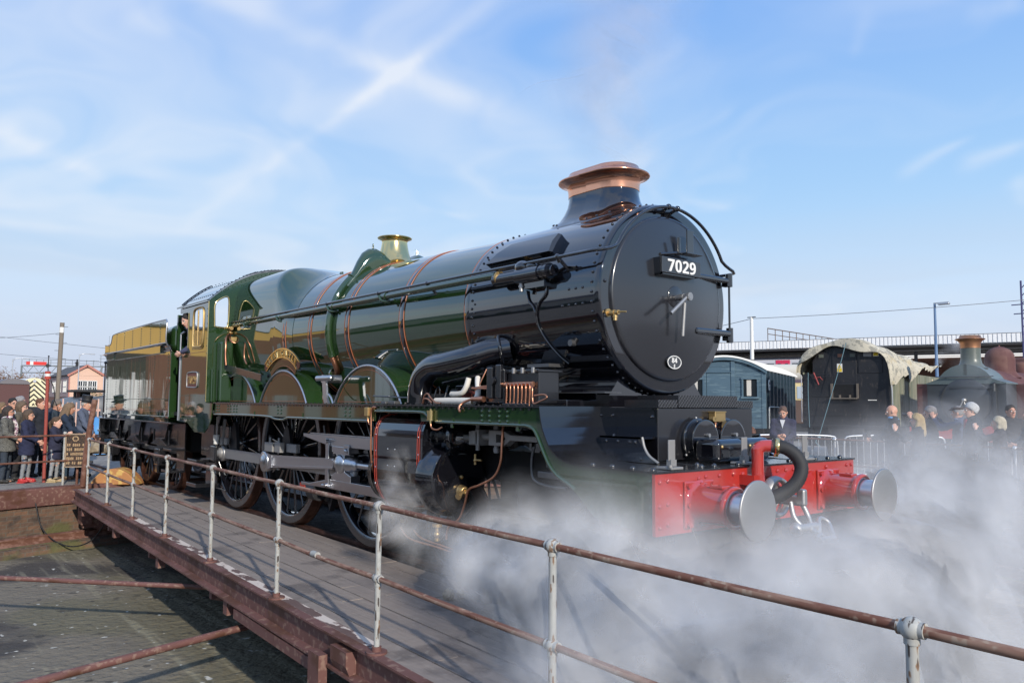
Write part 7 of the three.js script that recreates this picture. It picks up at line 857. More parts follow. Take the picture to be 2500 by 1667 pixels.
function cap(a, b, ra, rb) { const dx = b[0] - a[0], dy = b[1] - a[1], dz = b[2] - a[2], l2 = dx * dx + dy * dy + dz * dz; return (x, y, z) => { const px = x - a[0], py = y - a[1], pz = z - a[2], t = clamp((px * dx + py * dy + pz * dz) / l2), qx = px - t * dx, qy = py - t * dy, qz = pz - t * dz; return Math.sqrt(qx * qx + qy * qy + qz * qz) - mix(ra, rb, t); }; }
function ell(c, r) { return (x, y, z) => { const a = (x - c[0]) / r[0], b = (y - c[1]) / r[1], d = (z - c[2]) / r[2], k = Math.sqrt(a * a + b * b + d * d), a2 = a / r[0], b2 = b / r[1], d2 = d / r[2]; return k * (k - 1) / (Math.sqrt(a2 * a2 + b2 * b2 + d2 * d2) + 1e-9); }; }
const blend = (fs, k) => (x, y, z) => { let d = 1e3; for (const f of fs) d = smin(d, f(x, y, z), k); return d; };
// head about its own centre, chin at about -0.115, looking along +z
const HEAD = (() => {
  const skull = blend([ell([0, 0.02, -0.012], [0.074, 0.098, 0.094]), ell([0, -0.045, 0.018], [0.056, 0.072, 0.068]), ell([0, -0.098, 0.045], [0.026, 0.02, 0.026])], 0.03);
  const nose = blend([cap([0, 0.018, 0.084], [0, -0.022, 0.106], 0.008, 0.0125), ell([0, -0.026, 0.094], [0.018, 0.010, 0.014])], 0.01), brow = blend([ell([-0.032, 0.026, 0.078], [0.026, 0.008, 0.012]), ell([0.032, 0.026, 0.078], [0.026, 0.008, 0.012])], 0.01);
  const lips = blend([ell([0, -0.054, 0.083], [0.024, 0.006, 0.009]), ell([0, -0.064, 0.081], [0.020, 0.007, 0.009])], 0.006), ears = (x, y, z) => ell([0.077, -0.005, -0.008], [0.011, 0.031, 0.019])(Math.abs(x), y, z), eyes = (x, y, z) => ell([0.031, 0.006, 0.090], [0.019, 0.012, 0.014])(Math.abs(x), y, z);
  const neck = cap([0, -0.19, -0.035], [0, -0.07, -0.012], 0.058, 0.052);
  const f = (x, y, z) => { let d = smin(skull(x, y, z), neck(x, y, z), 0.03); d = smin(d, nose(x, y, z), 0.012); d = smin(d, brow(x, y, z), 0.012); d = smin(d, lips(x, y, z), 0.006); d = smin(d, ears(x, y, z), 0.008); return -smin(-d, eyes(x, y, z), 0.008); };
  return nets(f, [-0.11, -0.21, -0.13], [0.11, 0.14, 0.135], 0.0066);
})();
const EYES = join([[1], [-1]].map(([s]) => new THREE.SphereGeometry(0.0125, 10, 8).translate(0.031 * s, 0.005, 0.077))), PUPILS = join([1, -1].map((s) => new THREE.SphereGeometry(0.0062, 8, 6).translate(0.031 * s, 0.005, 0.0845))), LIPS = join([new THREE.SphereGeometry(1, 12, 8).scale(0.022, 0.0095, 0.008).translate(0, -0.059, 0.0865)]), BROWS = join([1, -1].map((s) => new THREE.SphereGeometry(1, 10, 6).scale(0.022, 0.0045, 0.006).rotateZ(-0.12 * s).translate(0.033 * s, 0.031, 0.0875)));
// right hand, wrist at the origin, fingers along +y, palm facing +z, thumb on +x
function handGeo(curl) {
  const fs = [ell([0, 0.045, 0], [0.040, 0.052, 0.015]), cap([0, -0.04, 0], [0, 0.02, 0], 0.026, 0.027)];
  [[0.028, 0.072], [0.010, 0.08], [-0.010, 0.076], [-0.028, 0.062]].forEach(([x, l], i) => { let p = [x, 0.085 - Math.abs(i - 1.3) * 0.006, 0], a = curl * 0.35; for (let s = 0; s < 3; s++) { const q = l * [0.45, 0.32, 0.26][s], e = [p[0] + x * 0.05, p[1] + q * Math.cos(a), p[2] + q * Math.sin(a)]; fs.push(cap(p, e, 0.0098 - s * 0.0008, 0.0090 - s * 0.0008)); p = e; a += curl * 0.75; } });
  fs.push(cap([0.026, 0.018, 0.004], [0.052, 0.052, 0.014 + 0.01 * curl], 0.014, 0.012), cap([0.052, 0.052, 0.014 + 0.01 * curl], [0.052 - 0.012 * curl, 0.085, 0.022 + 0.02 * curl], 0.0115, 0.009));
  return nets(blend(fs, 0.008), [-0.07, -0.07, -0.05], [0.085, 0.19, 0.12], 0.0055);
}
const HAND = [handGeo(0.4), handGeo(1.25)];
const SKIN = [[0.56, 0.30, 0.21], [0.62, 0.36, 0.27], [0.50, 0.25, 0.17]].map((c) => std({ color: lin(...c), roughness: 0.55 })), EYEW = flat(0.75, 0.72, 0.68, 0.3), IRIS = flat(0.03, 0.025, 0.02, 0.2), LIP = SKIN.map((m) => std({ color: m.color.clone().multiply(new THREE.Color().setRGB(0.75, 0.42, 0.42)), roughness: 0.5 }));
const cloth = (c, map) => std({ color: lin(...c), map: map ?? null, roughness: 0.92, bumpMap: T.knit, bumpScale: 0.003 });
function person(o) {
  // o: label, at [x, z], face (x, z direction), h height, ground y; coat/legs/shoe colours; hair {style, color}; arms: targets of the hands in the person's own axes (scaled to 1.75 m), right is -x
  const S = (o.h ?? 1.75) / 1.75, ry = Math.atan2(o.face[0], o.face[1]), t = local('person', o.label, 'person', [o.at[0], o.y ?? -0.05, o.at[1]], ry, o.group), r = rng(o.seed ?? Math.round(o.at[0] * 991 + o.at[1] * 77)), fem = o.fem ? 1 : 0, kid = o.kid ? 1 : 0;
  const lean = o.lean ?? 0, sh = 1.43 - 0.02 * fem, sw = 0.185 - 0.022 * fem - 0.02 * kid, up = (y, z = 0, x = 0) => [x, y, z + lean * Math.max(0, y - 0.95)];
  const B = 1 + (o.bulk ?? 0) * 0.12, hc = up(1.625, 0.015); hc[2] += o.headFwd ?? 0.01; const nod = o.nod ?? 0, turn = o.turn ?? 0;
  const hands = o.arms ?? [[-0.26, 0.82, 0.06], [0.26, 0.82, 0.06]], limbs = hands.map((w, i) => { const s = i ? 1 : -1, A = up(sh, 0, s * sw), L1 = 0.29, L2 = 0.255; const d = V(w[0] - A[0], w[1] - A[1], w[2] - A[2]); let D = d.length(); if (D > 0.535) { d.setLength(0.535); D = 0.535; } const W = V(...A).add(d), u = d.clone().normalize(), pole = V(s * 0.75, -1, -0.35); pole.sub(u.clone().multiplyScalar(pole.dot(u))).normalize(); const c = (L1 * L1 - L2 * L2 + D * D) / (2 * D), hgt = Math.sqrt(Math.max(0.0004, L1 * L1 - c * c)), E = V(...A).addScaledVector(u, c).addScaledVector(pole, hgt); return { A, E: E.toArray(), W: W.toArray() }; });
  const stance = o.stance ?? 0.09, hip = (s) => [s * 0.088, 0.93, 0], knee = (s) => [s * (0.09 + stance * 0.3), 0.50, 0.02 + s * (o.stride ?? 0) * 0.5], ank = (s) => [s * (0.06 + stance), 0.09, -0.01 + s * (o.stride ?? 0)];
  // one continuous body of skin under the clothes
  const bodyF = blend([ell(up(1.27), [0.15, 0.22, 0.10]), ell(up(0.98), [0.15, 0.14, 0.105]), cap(up(1.42), [hc[0], hc[1] - 0.1, hc[2] - 0.02], 0.06, 0.052), ...limbs.flatMap((l) => [cap(l.A, l.E, 0.045, 0.038), cap(l.E, l.W, 0.037, 0.027)]), ...[-1, 1].flatMap((s) => [cap(hip(s), knee(s), 0.08, 0.052), cap(knee(s), ank(s), 0.05, 0.035), cap([ank(s)[0], 0.05, ank(s)[2] - 0.02], [ank(s)[0], 0.035, ank(s)[2] + 0.11], 0.035, 0.03)])], 0.05);
  const geos = [nets(bodyF, [-0.6, -0.02, -0.45], [0.6, 1.7, 0.75], 0.026)];
  const headM = new THREE.Matrix4().makeTranslation(...hc).multiply(new THREE.Matrix4().makeRotationY(turn)).multiply(new THREE.Matrix4().makeRotationX(nod)); const hs = (1.04 + 0.10 * kid) / (S < 0.9 ? Math.pow(S, 0.5) : 1); headM.scale(V(hs, hs, hs)); const onHead = (g) => g.clone().applyMatrix4(headM);
  geos.push(onHead(HEAD));
  limbs.forEach((l, i) => { const dir = V(l.W[0] - l.E[0], l.W[1] - l.E[1], l.W[2] - l.E[2]).normalize(), hd = V(...(o.fingers?.[i] ?? dir.toArray())).normalize(), palm0 = V(...(o.palms?.[i] ?? [i ? -1 : 1, 0, 0.2])), palm = palm0.sub(hd.clone().multiplyScalar(palm0.dot(hd))).normalize(), X = hd.clone().cross(palm); let g = HAND[o.grip?.[i] ?? 0].clone(); const m = new THREE.Matrix4().makeBasis(X, hd, palm); if (i === 0) { } else { g = g.scale(-1, 1, 1); g = flip(g); } g.applyMatrix4(m).translate(l.W[0] + hd.x * 0.035, l.W[1] + hd.y * 0.035, l.W[2] + hd.z * 0.035); geos.push(g); });
  const sk = o.skin ?? Math.floor(r() * 3), sc = (g) => [].concat(g).map((q) => q.clone().scale(S, S, S));
  const body = part(t, 'body', sc(geos), SKIN[sk]);
  part(body, 'eyes', sc(onHead(EYES)), EYEW); part(body, 'pupils', sc(onHead(PUPILS)), IRIS); part(body, 'lips', sc(onHead(LIPS)), LIP[sk]);
  // coat or jacket
  const hem = o.hem ?? 0.82, wrinkle = (x, y, z) => 0.006 * Math.sin(y * 38 + x * 14 + o.at[0]) * Math.sin(z * 24 + x * 19) + 0.004 * Math.sin(y * 70 + z * 33 + x * 20);
  const flare = o.flare ?? 0.0, torso = blend([ell(up(1.28), [(0.195 - 0.02 * fem) * B, 0.235, 0.125 * B]), ell(up(1.05), [(0.175 + 0.01 * (o.bulk ?? 0)) * B, 0.20, 0.13 * B]), cap(up(1.43, -0.01, -sw + 0.03), up(1.43, -0.01, sw - 0.03), 0.062, 0.062), cap(up(0.98), [0, hem + 0.04, 0.0], 0.155 * B, 0.16 * B + flare), cap(up(1.47, -0.015), up(1.50, -0.015), 0.078, 0.07)], 0.07);
  const sleeves = blend(limbs.flatMap((l) => { const w = [mix(l.E[0], l.W[0], 0.93), mix(l.E[1], l.W[1], 0.93), mix(l.E[2], l.W[2], 0.93)]; return [cap(l.A, l.E, 0.068 * B, 0.056 * B), cap(l.E, w, 0.056 * B, 0.044)]; }), 0.035);
  const coatF = (x, y, z) => Math.max(smin(torso(x, y, z), sleeves(x, y, z), 0.035) + wrinkle(x, y, z), hem - y);
  const coat = part(t, o.coatName ?? 'coat', sc(nets(coatF, [-0.62, hem - 0.03, -0.4], [0.62, 1.66, 0.78], 0.019)), o.coatMat ?? cloth(o.coat));
  if (o.collar) part(coat, 'collar', sc(new THREE.TorusGeometry(0.078, 0.026, 10, 24).rotateX(Math.PI / 2 - 0.25).translate(...up(1.495, -0.005))), cloth(o.collar)); if (o.shirt) part(coat, 'shirt_front', sc(extZ(poly([[-0.05, 0], [0.05, 0], [0.0, -0.17]]), 0, 0.02).rotateX(-0.16).translate(...up(1.475, 0.085 * B + 0.012))), cloth(o.shirt)); if (o.stripe) part(coat, 'stripe', sc(nets((x, y, z) => Math.max(coatF(x, y, z) - 0.006, Math.abs(y - 1.32) - 0.022), [-0.62, 1.25, -0.4], [0.62, 1.4, 0.6], 0.016)), M.whitePaint);
  if (o.scarf) part(t, 'scarf', sc([new THREE.TorusGeometry(0.085, 0.036, 10, 24).rotateX(Math.PI / 2 - 0.2).translate(...up(1.49, 0.0)), tube([up(1.46, 0.09, 0.05), up(1.36, 0.15, 0.09), up(1.22, 0.17, 0.10), up(1.08, 0.15, 0.11)], 0.04, 16, 10)]), std({ map: T.patternScarf, roughness: 0.9 }));
  // legs
  const legF = blend([ell([0, 0.92, 0], [0.165, 0.12, 0.125]), ...[-1, 1].flatMap((s) => [cap(hip(s), knee(s), 0.096 * (o.slim ? 0.86 : 1), 0.066 * (o.slim ? 0.85 : 1)), cap(knee(s), [ank(s)[0], 0.10, ank(s)[2]], 0.066 * (o.slim ? 0.85 : 1), 0.052 * (o.slim ? 0.8 : 1.12))])], 0.03);
  part(t, o.skirt ? 'skirt' : 'trousers', sc(o.skirt ? nets((x, y, z) => Math.max(smin(legF(x, y, z), cap([0, 0.9, 0], [0, 0.45, 0], 0.15, 0.19)(x, y, z), 0.03), 0.08 - y), [-0.3, 0.04, -0.25], [0.3, 1.06, 0.3], 0.02) : nets((x, y, z) => Math.max(legF(x, y, z) + 0.7 * wrinkle(x, y, z), 0.075 - y), [-0.35, 0.04, -0.35], [0.35, 1.06, 0.35], 0.02)), o.legsMat ?? cloth(o.legs));
  for (const s of [-1, 1]) { const a = ank(s); part(t, 'shoe', sc([nets(blend([cap([a[0], 0.06, a[2] - 0.035], [a[0] + s * 0.02, 0.045, a[2] + 0.14], 0.046, 0.040), cap([a[0], 0.1, a[2]], [a[0], 0.05, a[2]], 0.045, 0.05)], 0.02), [a[0] - 0.1, -0.02, a[2] - 0.12], [a[0] + 0.12, 0.18, a[2] + 0.24], 0.014), ...(o.sole ? [box(a[0] - 0.045, a[0] + 0.06, 0.0, 0.028, a[2] - 0.08, a[2] + 0.18)] : [])]), flat(...(o.shoe ?? [0.02, 0.018, 0.016]), 0.5)); }
  // hair and headgear
  const hcol = o.hair?.color ?? [0.05, 0.03, 0.02], hm = std({ color: lin(...hcol), map: T.hair, roughness: 0.75, bumpMap: T.hair, bumpScale: 0.008 }), st = o.hair?.style ?? 'short';
  if (st !== 'bald') {
    const capF = ell([0, 0.034, -0.022], [0.084 + (o.hair?.puff ?? 0), 0.100 + (o.hair?.puff ?? 0), 0.100 + (o.hair?.puff ?? 0) * 0.8]), line = (x, y, z) => Math.max(z * 0.9 - 0.062 + (0.052 - y) * 1.1, st === 'short' ? -0.055 - y + Math.max(0, z) * 0.9 : -0.2);
    const fs = [(x, y, z) => Math.max(capF(x, y, z) + 0.006 * Math.sin(40 * x + 30 * z) * Math.sin(36 * y), line(x, y, z))];
    if (st === 'long') fs.push((x, y, z) => Math.max(blend([cap([0, 0.02, -0.06], [0, -0.24, -0.085], 0.085, 0.085), cap([0.07, 0.0, -0.03], [0.085, -0.24, -0.01], 0.034, 0.045), cap([-0.07, 0.0, -0.03], [-0.085, -0.24, -0.01], 0.034, 0.045)], 0.03)(x, y, z) + 0.008 * Math.sin(90 * x + 20 * y) , z - 0.045)); if (st === 'bob') fs.push((x, y, z) => Math.max(blend([cap([0, 0.02, -0.05], [0, -0.06, -0.06], 0.085, 0.075), cap([0.07, 0.0, -0.02], [0.076, -0.07, -0.01], 0.032, 0.026), cap([-0.07, 0.0, -0.02], [-0.076, -0.07, -0.01], 0.032, 0.026)], 0.03)(x, y, z) + 0.006 * Math.sin(90 * x + 30 * y), z - 0.04)); if (st === 'tail') fs.push(blend([cap([0, 0.03, -0.11], [0, -0.02, -0.15], 0.035, 0.035), cap([0, -0.02, -0.15], [0.01, -0.2, -0.13], 0.034, 0.02)], 0.02));
    part(t, 'hair', sc(onHead(nets(blend(fs, 0.02), [-0.17, -0.32, -0.22], [0.17, 0.19, 0.13], 0.0095))), hm);
    if (sk >= 0) part(body, 'eyebrows', sc(onHead(BROWS)), std({ color: lin(...hcol.map((c) => c * 0.6)), roughness: 0.8 }));
  }
  if (o.glasses) part(t, 'spectacles', sc([1, -1].flatMap((s) => [onHead(new THREE.TorusGeometry(0.019, 0.0028, 6, 18).translate(0.031 * s, 0.004, 0.099)), onHead(bar([0.05 * s, 0.008, 0.095], [0.08 * s, 0.004, 0.0], 0.0024, 5))])), M.blackDull);
  if (o.hat === 'top') part(t, 'top_hat', sc([onHead(latheY([[0.072, 0.0], [0.072, 0.085], [0.066, 0.145], [0.074, 0.152], [0.082, 0.145], [0.084, 0.093], [0.12, 0.088], [0.185, 0.096], [0.198, 0.094], [0.20, 0.0]], 0, -0.012, 36).scale(0.98, 1, 1.15).rotateX(0.06))]), flat(0.012, 0.012, 0.015, 0.55)); if (o.hat === 'flatcap') part(t, 'flat_cap', sc([onHead(nets(blend([ell([0, 0.085, -0.01], [0.095, 0.038, 0.118]), ell([0, 0.06, 0.095], [0.066, 0.012, 0.045])], 0.02), [-0.13, 0.02, -0.16], [0.13, 0.15, 0.17], 0.01))]), flat(0.055, 0.038, 0.034, 0.9)); if (o.hat === 'beanie') part(t, 'woollen_hat', sc([onHead(nets((x, y, z) => Math.max(ell([0, 0.045, -0.02], [0.092, 0.100, 0.108])(x, y, z), 0.03 - y), [-0.12, 0.0, -0.15], [0.12, 0.17, 0.12], 0.01))]), flat(...(o.hatColor ?? [0.6, 0.58, 0.52]), 0.95));
  const world = (p) => V(p[0] * S, p[1] * S, p[2] * S).applyAxisAngle(V(0, 1, 0), ry).add(V(o.at[0], o.y ?? -0.05, o.at[1]));
  if (o.hold) { const p = world(o.hold.at), g = local(o.hold.name, o.hold.label, o.hold.category, p.toArray(), ry + (o.hold.ry ?? 0)); const tilt = (q) => q.rotateX(o.hold.rx ?? 0); if (o.hold.category === 'phone') { part(g, 'case', tilt(rbox(-0.072, 0.072, -0.036, 0.036, -0.005, 0.005, 0.004)), flat(...o.hold.color, 0.4)); part(g, 'screen', tilt(rbox(-0.066, 0.066, -0.032, 0.032, -0.0068, -0.0052, 0.0006)), flat(0.10, 0.14, 0.2, 0.1)); } else { part(g, 'camera_body', tilt(rbox(-0.068, 0.068, -0.048, 0.042, -0.035, 0.035, 0.012)), flat(0.015, 0.015, 0.017, 0.5)); part(g, 'viewfinder_hump', tilt(rbox(-0.03, 0.03, 0.035, 0.066, -0.03, 0.032, 0.01)), flat(0.015, 0.015, 0.017, 0.5)); part(g, 'lens', tilt(latheZ([[0.03, 0.036], [0.10, 0.036], [0.105, 0.03], [0.095, 0.0]], 0, -0.004, 20)), flat(0.012, 0.012, 0.014, 0.25)); } }
  return t;
}
const NAVY = [0.018, 0.022, 0.055], JEANS = [0.05, 0.075, 0.13], DARK = [0.018, 0.018, 0.021], GREYLEG = [0.20, 0.21, 0.22];
const RAILH = (x, z) => [[-x, 1.03, z], [x, 1.03, z]];
// ---- left crowd, behind the pit fence, looking right towards the engine
person({ label: 'woman in grey tweed coat and patterned scarf, nearest the left edge', at: [-16.25, 3.22], face: [0.45, -0.9], h: 1.6, fem: 1, coatMat: std({ map: T.tweed, roughness: 0.95, bumpMap: T.knit, bumpScale: 0.004 }), hem: 0.72, bulk: 0.9, flare: 0.03, legs: [0.03, 0.04, 0.055], hair: { style: 'bob', color: [0.05, 0.035, 0.03], puff: 0.008 }, scarf: 1, arms: [[-0.16, 1.02, 0.28], [0.16, 1.02, 0.28]], glasses: 1 });
person({ label: 'girl in glasses and navy coat with grey leggings and red trainers', at: [-16.12, 2.86], face: [0.55, -0.83], h: 1.52, fem: 1, coat: NAVY, hem: 0.66, bulk: 0.8, legs: GREYLEG, slim: 1, shoe: [0.42, 0.03, 0.03], sole: 1, hair: { style: 'bob', color: [0.12, 0.08, 0.055], puff: 0.012 }, arms: [[-0.14, 1.02, 0.30], [0.2, 0.92, 0.22]], glasses: 1, collar: [0.02, 0.02, 0.03] });
person({ label: 'small girl in navy coat holding the fence rail beside the red post', at: [-15.92, 2.36], face: [0.62, -0.78], h: 1.36, kid: 1, fem: 1, coat: [0.022, 0.024, 0.05], hem: 0.62, bulk: 0.6, legs: [0.24, 0.25, 0.26], slim: 1, shoe: [0.40, 0.30, 0.16], sole: 1, hair: { style: 'tail', color: [0.12, 0.075, 0.045] }, arms: [[-0.06, 1.30, 0.34], [0.16, 1.22, 0.30]], grip: [1, 1], scarf: 0, skin: 1 });
person({ label: 'woman in blue jacket and jeans bending towards the small girl', at: [-16.2, 2.16], face: [0.5, -0.86], h: 1.68, fem: 1, lean: 0.14, coat: [0.016, 0.028, 0.055], hem: 0.86, legs: [0.028, 0.05, 0.075], hair: { style: 'long', color: [0.24, 0.16, 0.10], puff: 0.004 }, arms: [[-0.05, 1.06, 0.42], [0.2, 0.95, 0.3]], nod: 0.25, stride: 0.05, shoe: [0.12, 0.07, 0.04], grip: [1, 0], turn: 0.3 });
person({ label: 'man in black top hat and grey-blue jacket leaning on the fence', at: [-16.6, 1.72], face: [0.55, -0.84], h: 1.78, coat: [0.085, 0.105, 0.16], hem: 0.86, legs: [0.03, 0.035, 0.05], hair: { style: 'short', color: [0.50, 0.48, 0.46] }, hat: 'top', shirt: [0.5, 0.45, 0.5], arms: [[-0.2, 0.98, 0.32], [0.24, 0.95, 0.14]], lean: 0.06, nod: 0.12, skin: 0, coatName: 'jacket' });
person({ label: 'grey-haired person with long hair in dark jacket behind the small girl', at: [-16.75, 2.25], face: [0.6, -0.8], h: 1.74, coat: [0.03, 0.045, 0.06], legs: DARK, hair: { style: 'short', color: [0.22, 0.18, 0.15], puff: 0.012 }, nod: 0.2, skin: 2 });
person({ label: 'woman with big brown hair standing behind the girl in glasses', at: [-16.7, 2.92], face: [0.5, -0.85], h: 1.7, fem: 1, coat: [0.10, 0.085, 0.065], hem: 0.7, legs: DARK, hair: { style: 'bob', color: [0.17, 0.115, 0.075], puff: 0.02 }, glasses: 1, skin: 1 });
person({ label: 'woman with long light brown hair behind the tweed coat', at: [-17.1, 3.25], face: [0.45, -0.9], h: 1.68, fem: 1, coat: DARK, legs: DARK, hair: { style: 'long', color: [0.24, 0.155, 0.085], puff: 0.006 } });
person({ label: 'dark-haired man in sunglasses and dark suit with white shirt', at: [-17.5, 3.0], face: [0.75, -0.65], h: 1.78, coat: [0.012, 0.013, 0.03], legs: DARK, shirt: [0.75, 0.75, 0.78], hair: { style: 'short', color: [0.02, 0.016, 0.014] }, glasses: 1, skin: 0, turn: -0.3 });
person({ label: 'white-haired person at the left edge of the crowd', at: [-17.3, 3.55], face: [0.4, -0.9], h: 1.72, coat: [0.02, 0.022, 0.045], legs: DARK, hair: { style: 'short', color: [0.62, 0.58, 0.56], puff: 0.006 }, skin: 1 });
person({ label: 'person half cut by the left edge, facing right', at: [-16.9, 3.66], face: [0.5, -0.85], h: 1.68, coat: [0.015, 0.02, 0.05], legs: DARK, hair: { style: 'short', color: [0.03, 0.022, 0.02] } });
person({ label: 'grey-haired man at the back of the crowd in front of the chevrons', at: [-18.3, 2.75], face: [0.4, -0.9], h: 1.82, coat: [0.12, 0.12, 0.11], legs: DARK, hair: { style: 'short', color: [0.36, 0.34, 0.34], puff: 0.006 }, skin: 2 });
person({ label: 'red-brown haired man directly left of the red post', at: [-17.5, 2.45], face: [0.7, -0.7], h: 1.78, coat: [0.02, 0.022, 0.03], legs: DARK, hair: { style: 'short', color: [0.16, 0.07, 0.035] }, skin: 0 });
person({ label: 'person in a cream woollen hat behind the blue jacket', at: [-18.2, 1.95], face: [0.5, -0.86], h: 1.66, fem: 1, coat: [0.02, 0.025, 0.05], legs: DARK, hair: { style: 'bob', color: [0.10, 0.06, 0.04] }, hat: 'beanie' });
person({ label: 'person with ginger hair deep in the crowd', at: [-18.6, 3.4], face: [0.6, -0.8], h: 1.76, coat: [0.05, 0.04, 0.05], legs: DARK, hair: { style: 'short', color: [0.26, 0.11, 0.05] } });
person({ label: 'small distant person in dark clothes beyond the crowd', at: [-26, 0.95], face: [0.9, 0.2], h: 1.72, coat: [0.03, 0.035, 0.05], legs: DARK, hair: { style: 'short', color: [0.12, 0.07, 0.04] } });
person({ label: 'person in red jacket with white stripe and jeans behind the leaning pole', at: [-20.9, 0.78], face: [0.3, -0.95], h: 1.72, coat: [0.48, 0.02, 0.025], hem: 0.88, legs: [0.16, 0.22, 0.34], stripe: 1, coatName: 'jacket', hair: { style: 'short', color: [0.06, 0.04, 0.03] } });
// ---- the driver, leaning out of the cab
person({ label: 'dark-haired crewman in dark overalls leaning from the cab doorway', at: [-10.62, 1.06], y: 1.50, face: [-0.25, 0.97], h: 1.72, lean: 0.30, coat: [0.06, 0.065, 0.12], hem: 0.84, legs: [0.02, 0.022, 0.035], hair: { style: 'short', color: [0.022, 0.017, 0.018] }, arms: [[-0.13, 1.05, 0.30], [0.12, 1.05, 0.30]], nod: 0.45, turn: 0.5, skin: 1, grip: [1, 1], coatName: 'jacket' });
// ---- right-hand spectators
person({ label: 'man in long navy coat looking down at a phone', at: [-5.50, -8.88], face: [0.42, 0.9], h: 1.72, coat: [0.022, 0.022, 0.05], hem: 0.55, bulk: 0.5, legs: DARK, shirt: [0.6, 0.6, 0.62], hair: { style: 'short', color: [0.16, 0.09, 0.065] }, arms: [[-0.04, 1.10, 0.30], [0.05, 1.08, 0.30]], nod: 0.38, grip: [1, 1], fingers: [[0.7, 0.35, 0.6], [-0.7, 0.35, 0.6]], palms: [[0.2, 0.8, -0.5], [-0.2, 0.8, -0.5]], skin: 0, hold: { name: 'phone', label: 'dark phone held by the man in the navy coat', category: 'phone', at: [0.0, 1.165, 0.36], rx: -0.8, color: [0.012, 0.012, 0.014] } });
person({ label: 'bald man in dark fleece with light blue collar holding a camera low', at: [-3.74, -9.85], face: [-0.85, 0.53], h: 1.76, coat: [0.022, 0.022, 0.026], legs: DARK, collar: [0.16, 0.36, 0.62], hair: { style: 'bald' }, arms: [[-0.05, 1.12, 0.36], [0.07, 1.10, 0.36]], nod: 0.2, skin: 0, grip: [1, 1], hold: { name: 'camera', label: 'small dark camera held low by the bald man', category: 'camera', at: [0.01, 1.18, 0.44], color: [0, 0, 0] } });
person({ label: 'woman with long curly blonde hair photographing with a pale phone', at: [-3.10, -9.45], face: [-0.92, 0.4], h: 1.6, fem: 1, coat: [0.022, 0.022, 0.024], legs: [0.03, 0.05, 0.1], hair: { style: 'long', color: [0.50, 0.36, 0.17], puff: 0.014 }, arms: [[-0.08, 1.40, 0.40], [0.07, 1.38, 0.40]], skin: 1, grip: [1, 1], fingers: [[0.1, 0.95, 0.2], [-0.1, 0.95, 0.2]], palms: [[1, 0, 0.1], [-1, 0, 0.1]], hold: { name: 'phone', label: 'pale blue phone held up by the blonde woman', category: 'phone', at: [-0.005, 1.485, 0.45], color: [0.30, 0.42, 0.60] } });
person({ label: 'grey-haired man in black jacket holding a camera to his face', at: [-3.34, -10.55], face: [-0.95, 0.3], h: 1.74, coat: [0.017, 0.017, 0.02], legs: [0.03, 0.045, 0.09], hair: { style: 'short', color: [0.30, 0.28, 0.28], puff: 0.01 }, arms: [[-0.10, 1.50, 0.34], [0.10, 1.50, 0.34]], skin: 0, grip: [1, 1], fingers: [[0.2, 0.9, 0.3], [-0.2, 0.9, 0.3]], palms: [[1, 0, 0], [-1, 0, 0]], hold: { name: 'camera', label: 'dark compact camera held up by the grey-haired man', category: 'camera', at: [0, 1.58, 0.40], color: [0, 0, 0] } });
person({ label: 'man in brown flat cap and blue jacket raising a camera', at: [-2.86, -10.64], face: [-0.97, 0.25], h: 1.74, coat: [0.035, 0.05, 0.10], collar: [0.2, 0.24, 0.32], legs: DARK, hair: { style: 'short', color: [0.42, 0.40, 0.40] }, hat: 'flatcap', arms: [[-0.13, 1.52, 0.42], [0.10, 1.50, 0.42]], skin: 0, grip: [1, 1], fingers: [[0.2, 0.9, 0.3], [-0.2, 0.9, 0.3]], palms: [[1, 0, 0], [-1, 0, 0]], hold: { name: 'camera', label: 'black camera with lens raised by the man in the flat cap', category: 'camera', at: [-0.01, 1.60, 0.48], color: [0, 0, 0] } });
person({ label: 'tall man with thick white hair and dark red pullover under dark jacket', at: [-2.46, -10.20], face: [-0.72, 0.69], h: 1.8, coat: [0.03, 0.038, 0.048], shirt: [0.25, 0.015, 0.04], legs: DARK, hair: { style: 'short', color: [0.62, 0.62, 0.62], puff: 0.018 }, skin: 1, bulk: 0.4 });
person({ label: 'woman with short blonde hair in speckled dark coat holding up a phone', at: [-1.98, -10.11], face: [-0.95, 0.3], h: 1.56, fem: 1, coat: [0.03, 0.028, 0.035], legs: DARK, hair: { style: 'bob', color: [0.62, 0.54, 0.40], puff: 0.008 }, arms: [[-0.09, 1.48, 0.40], [0.09, 1.48, 0.40]], skin: 1, grip: [1, 1], fingers: [[0.2, 0.9, 0.2], [-0.2, 0.9, 0.2]], palms: [[1, 0, 0], [-1, 0, 0]], hold: { name: 'phone', label: 'silver phone held up by the short-haired woman', category: 'phone', at: [0, 1.58, 0.44], color: [0.5, 0.5, 0.5] } });
person({ label: 'young dark-haired man standing behind the short-haired woman', at: [-2.37, -11.74], face: [0.75, 0.66], h: 1.78, coat: [0.03, 0.03, 0.035], legs: DARK, hair: { style: 'short', color: [0.04, 0.03, 0.025] }, skin: 2 });
person({ label: 'person in grey jacket partly cut off by the right edge', at: [-1.71, -10.86], face: [-0.8, 0.6], h: 1.74, coat: [0.06, 0.065, 0.08], legs: DARK, hair: { style: 'short', color: [0.12, 0.07, 0.05] }, arms: [[-0.16, 1.08, 0.3], [0.16, 1.08, 0.3]], skin: 0 });
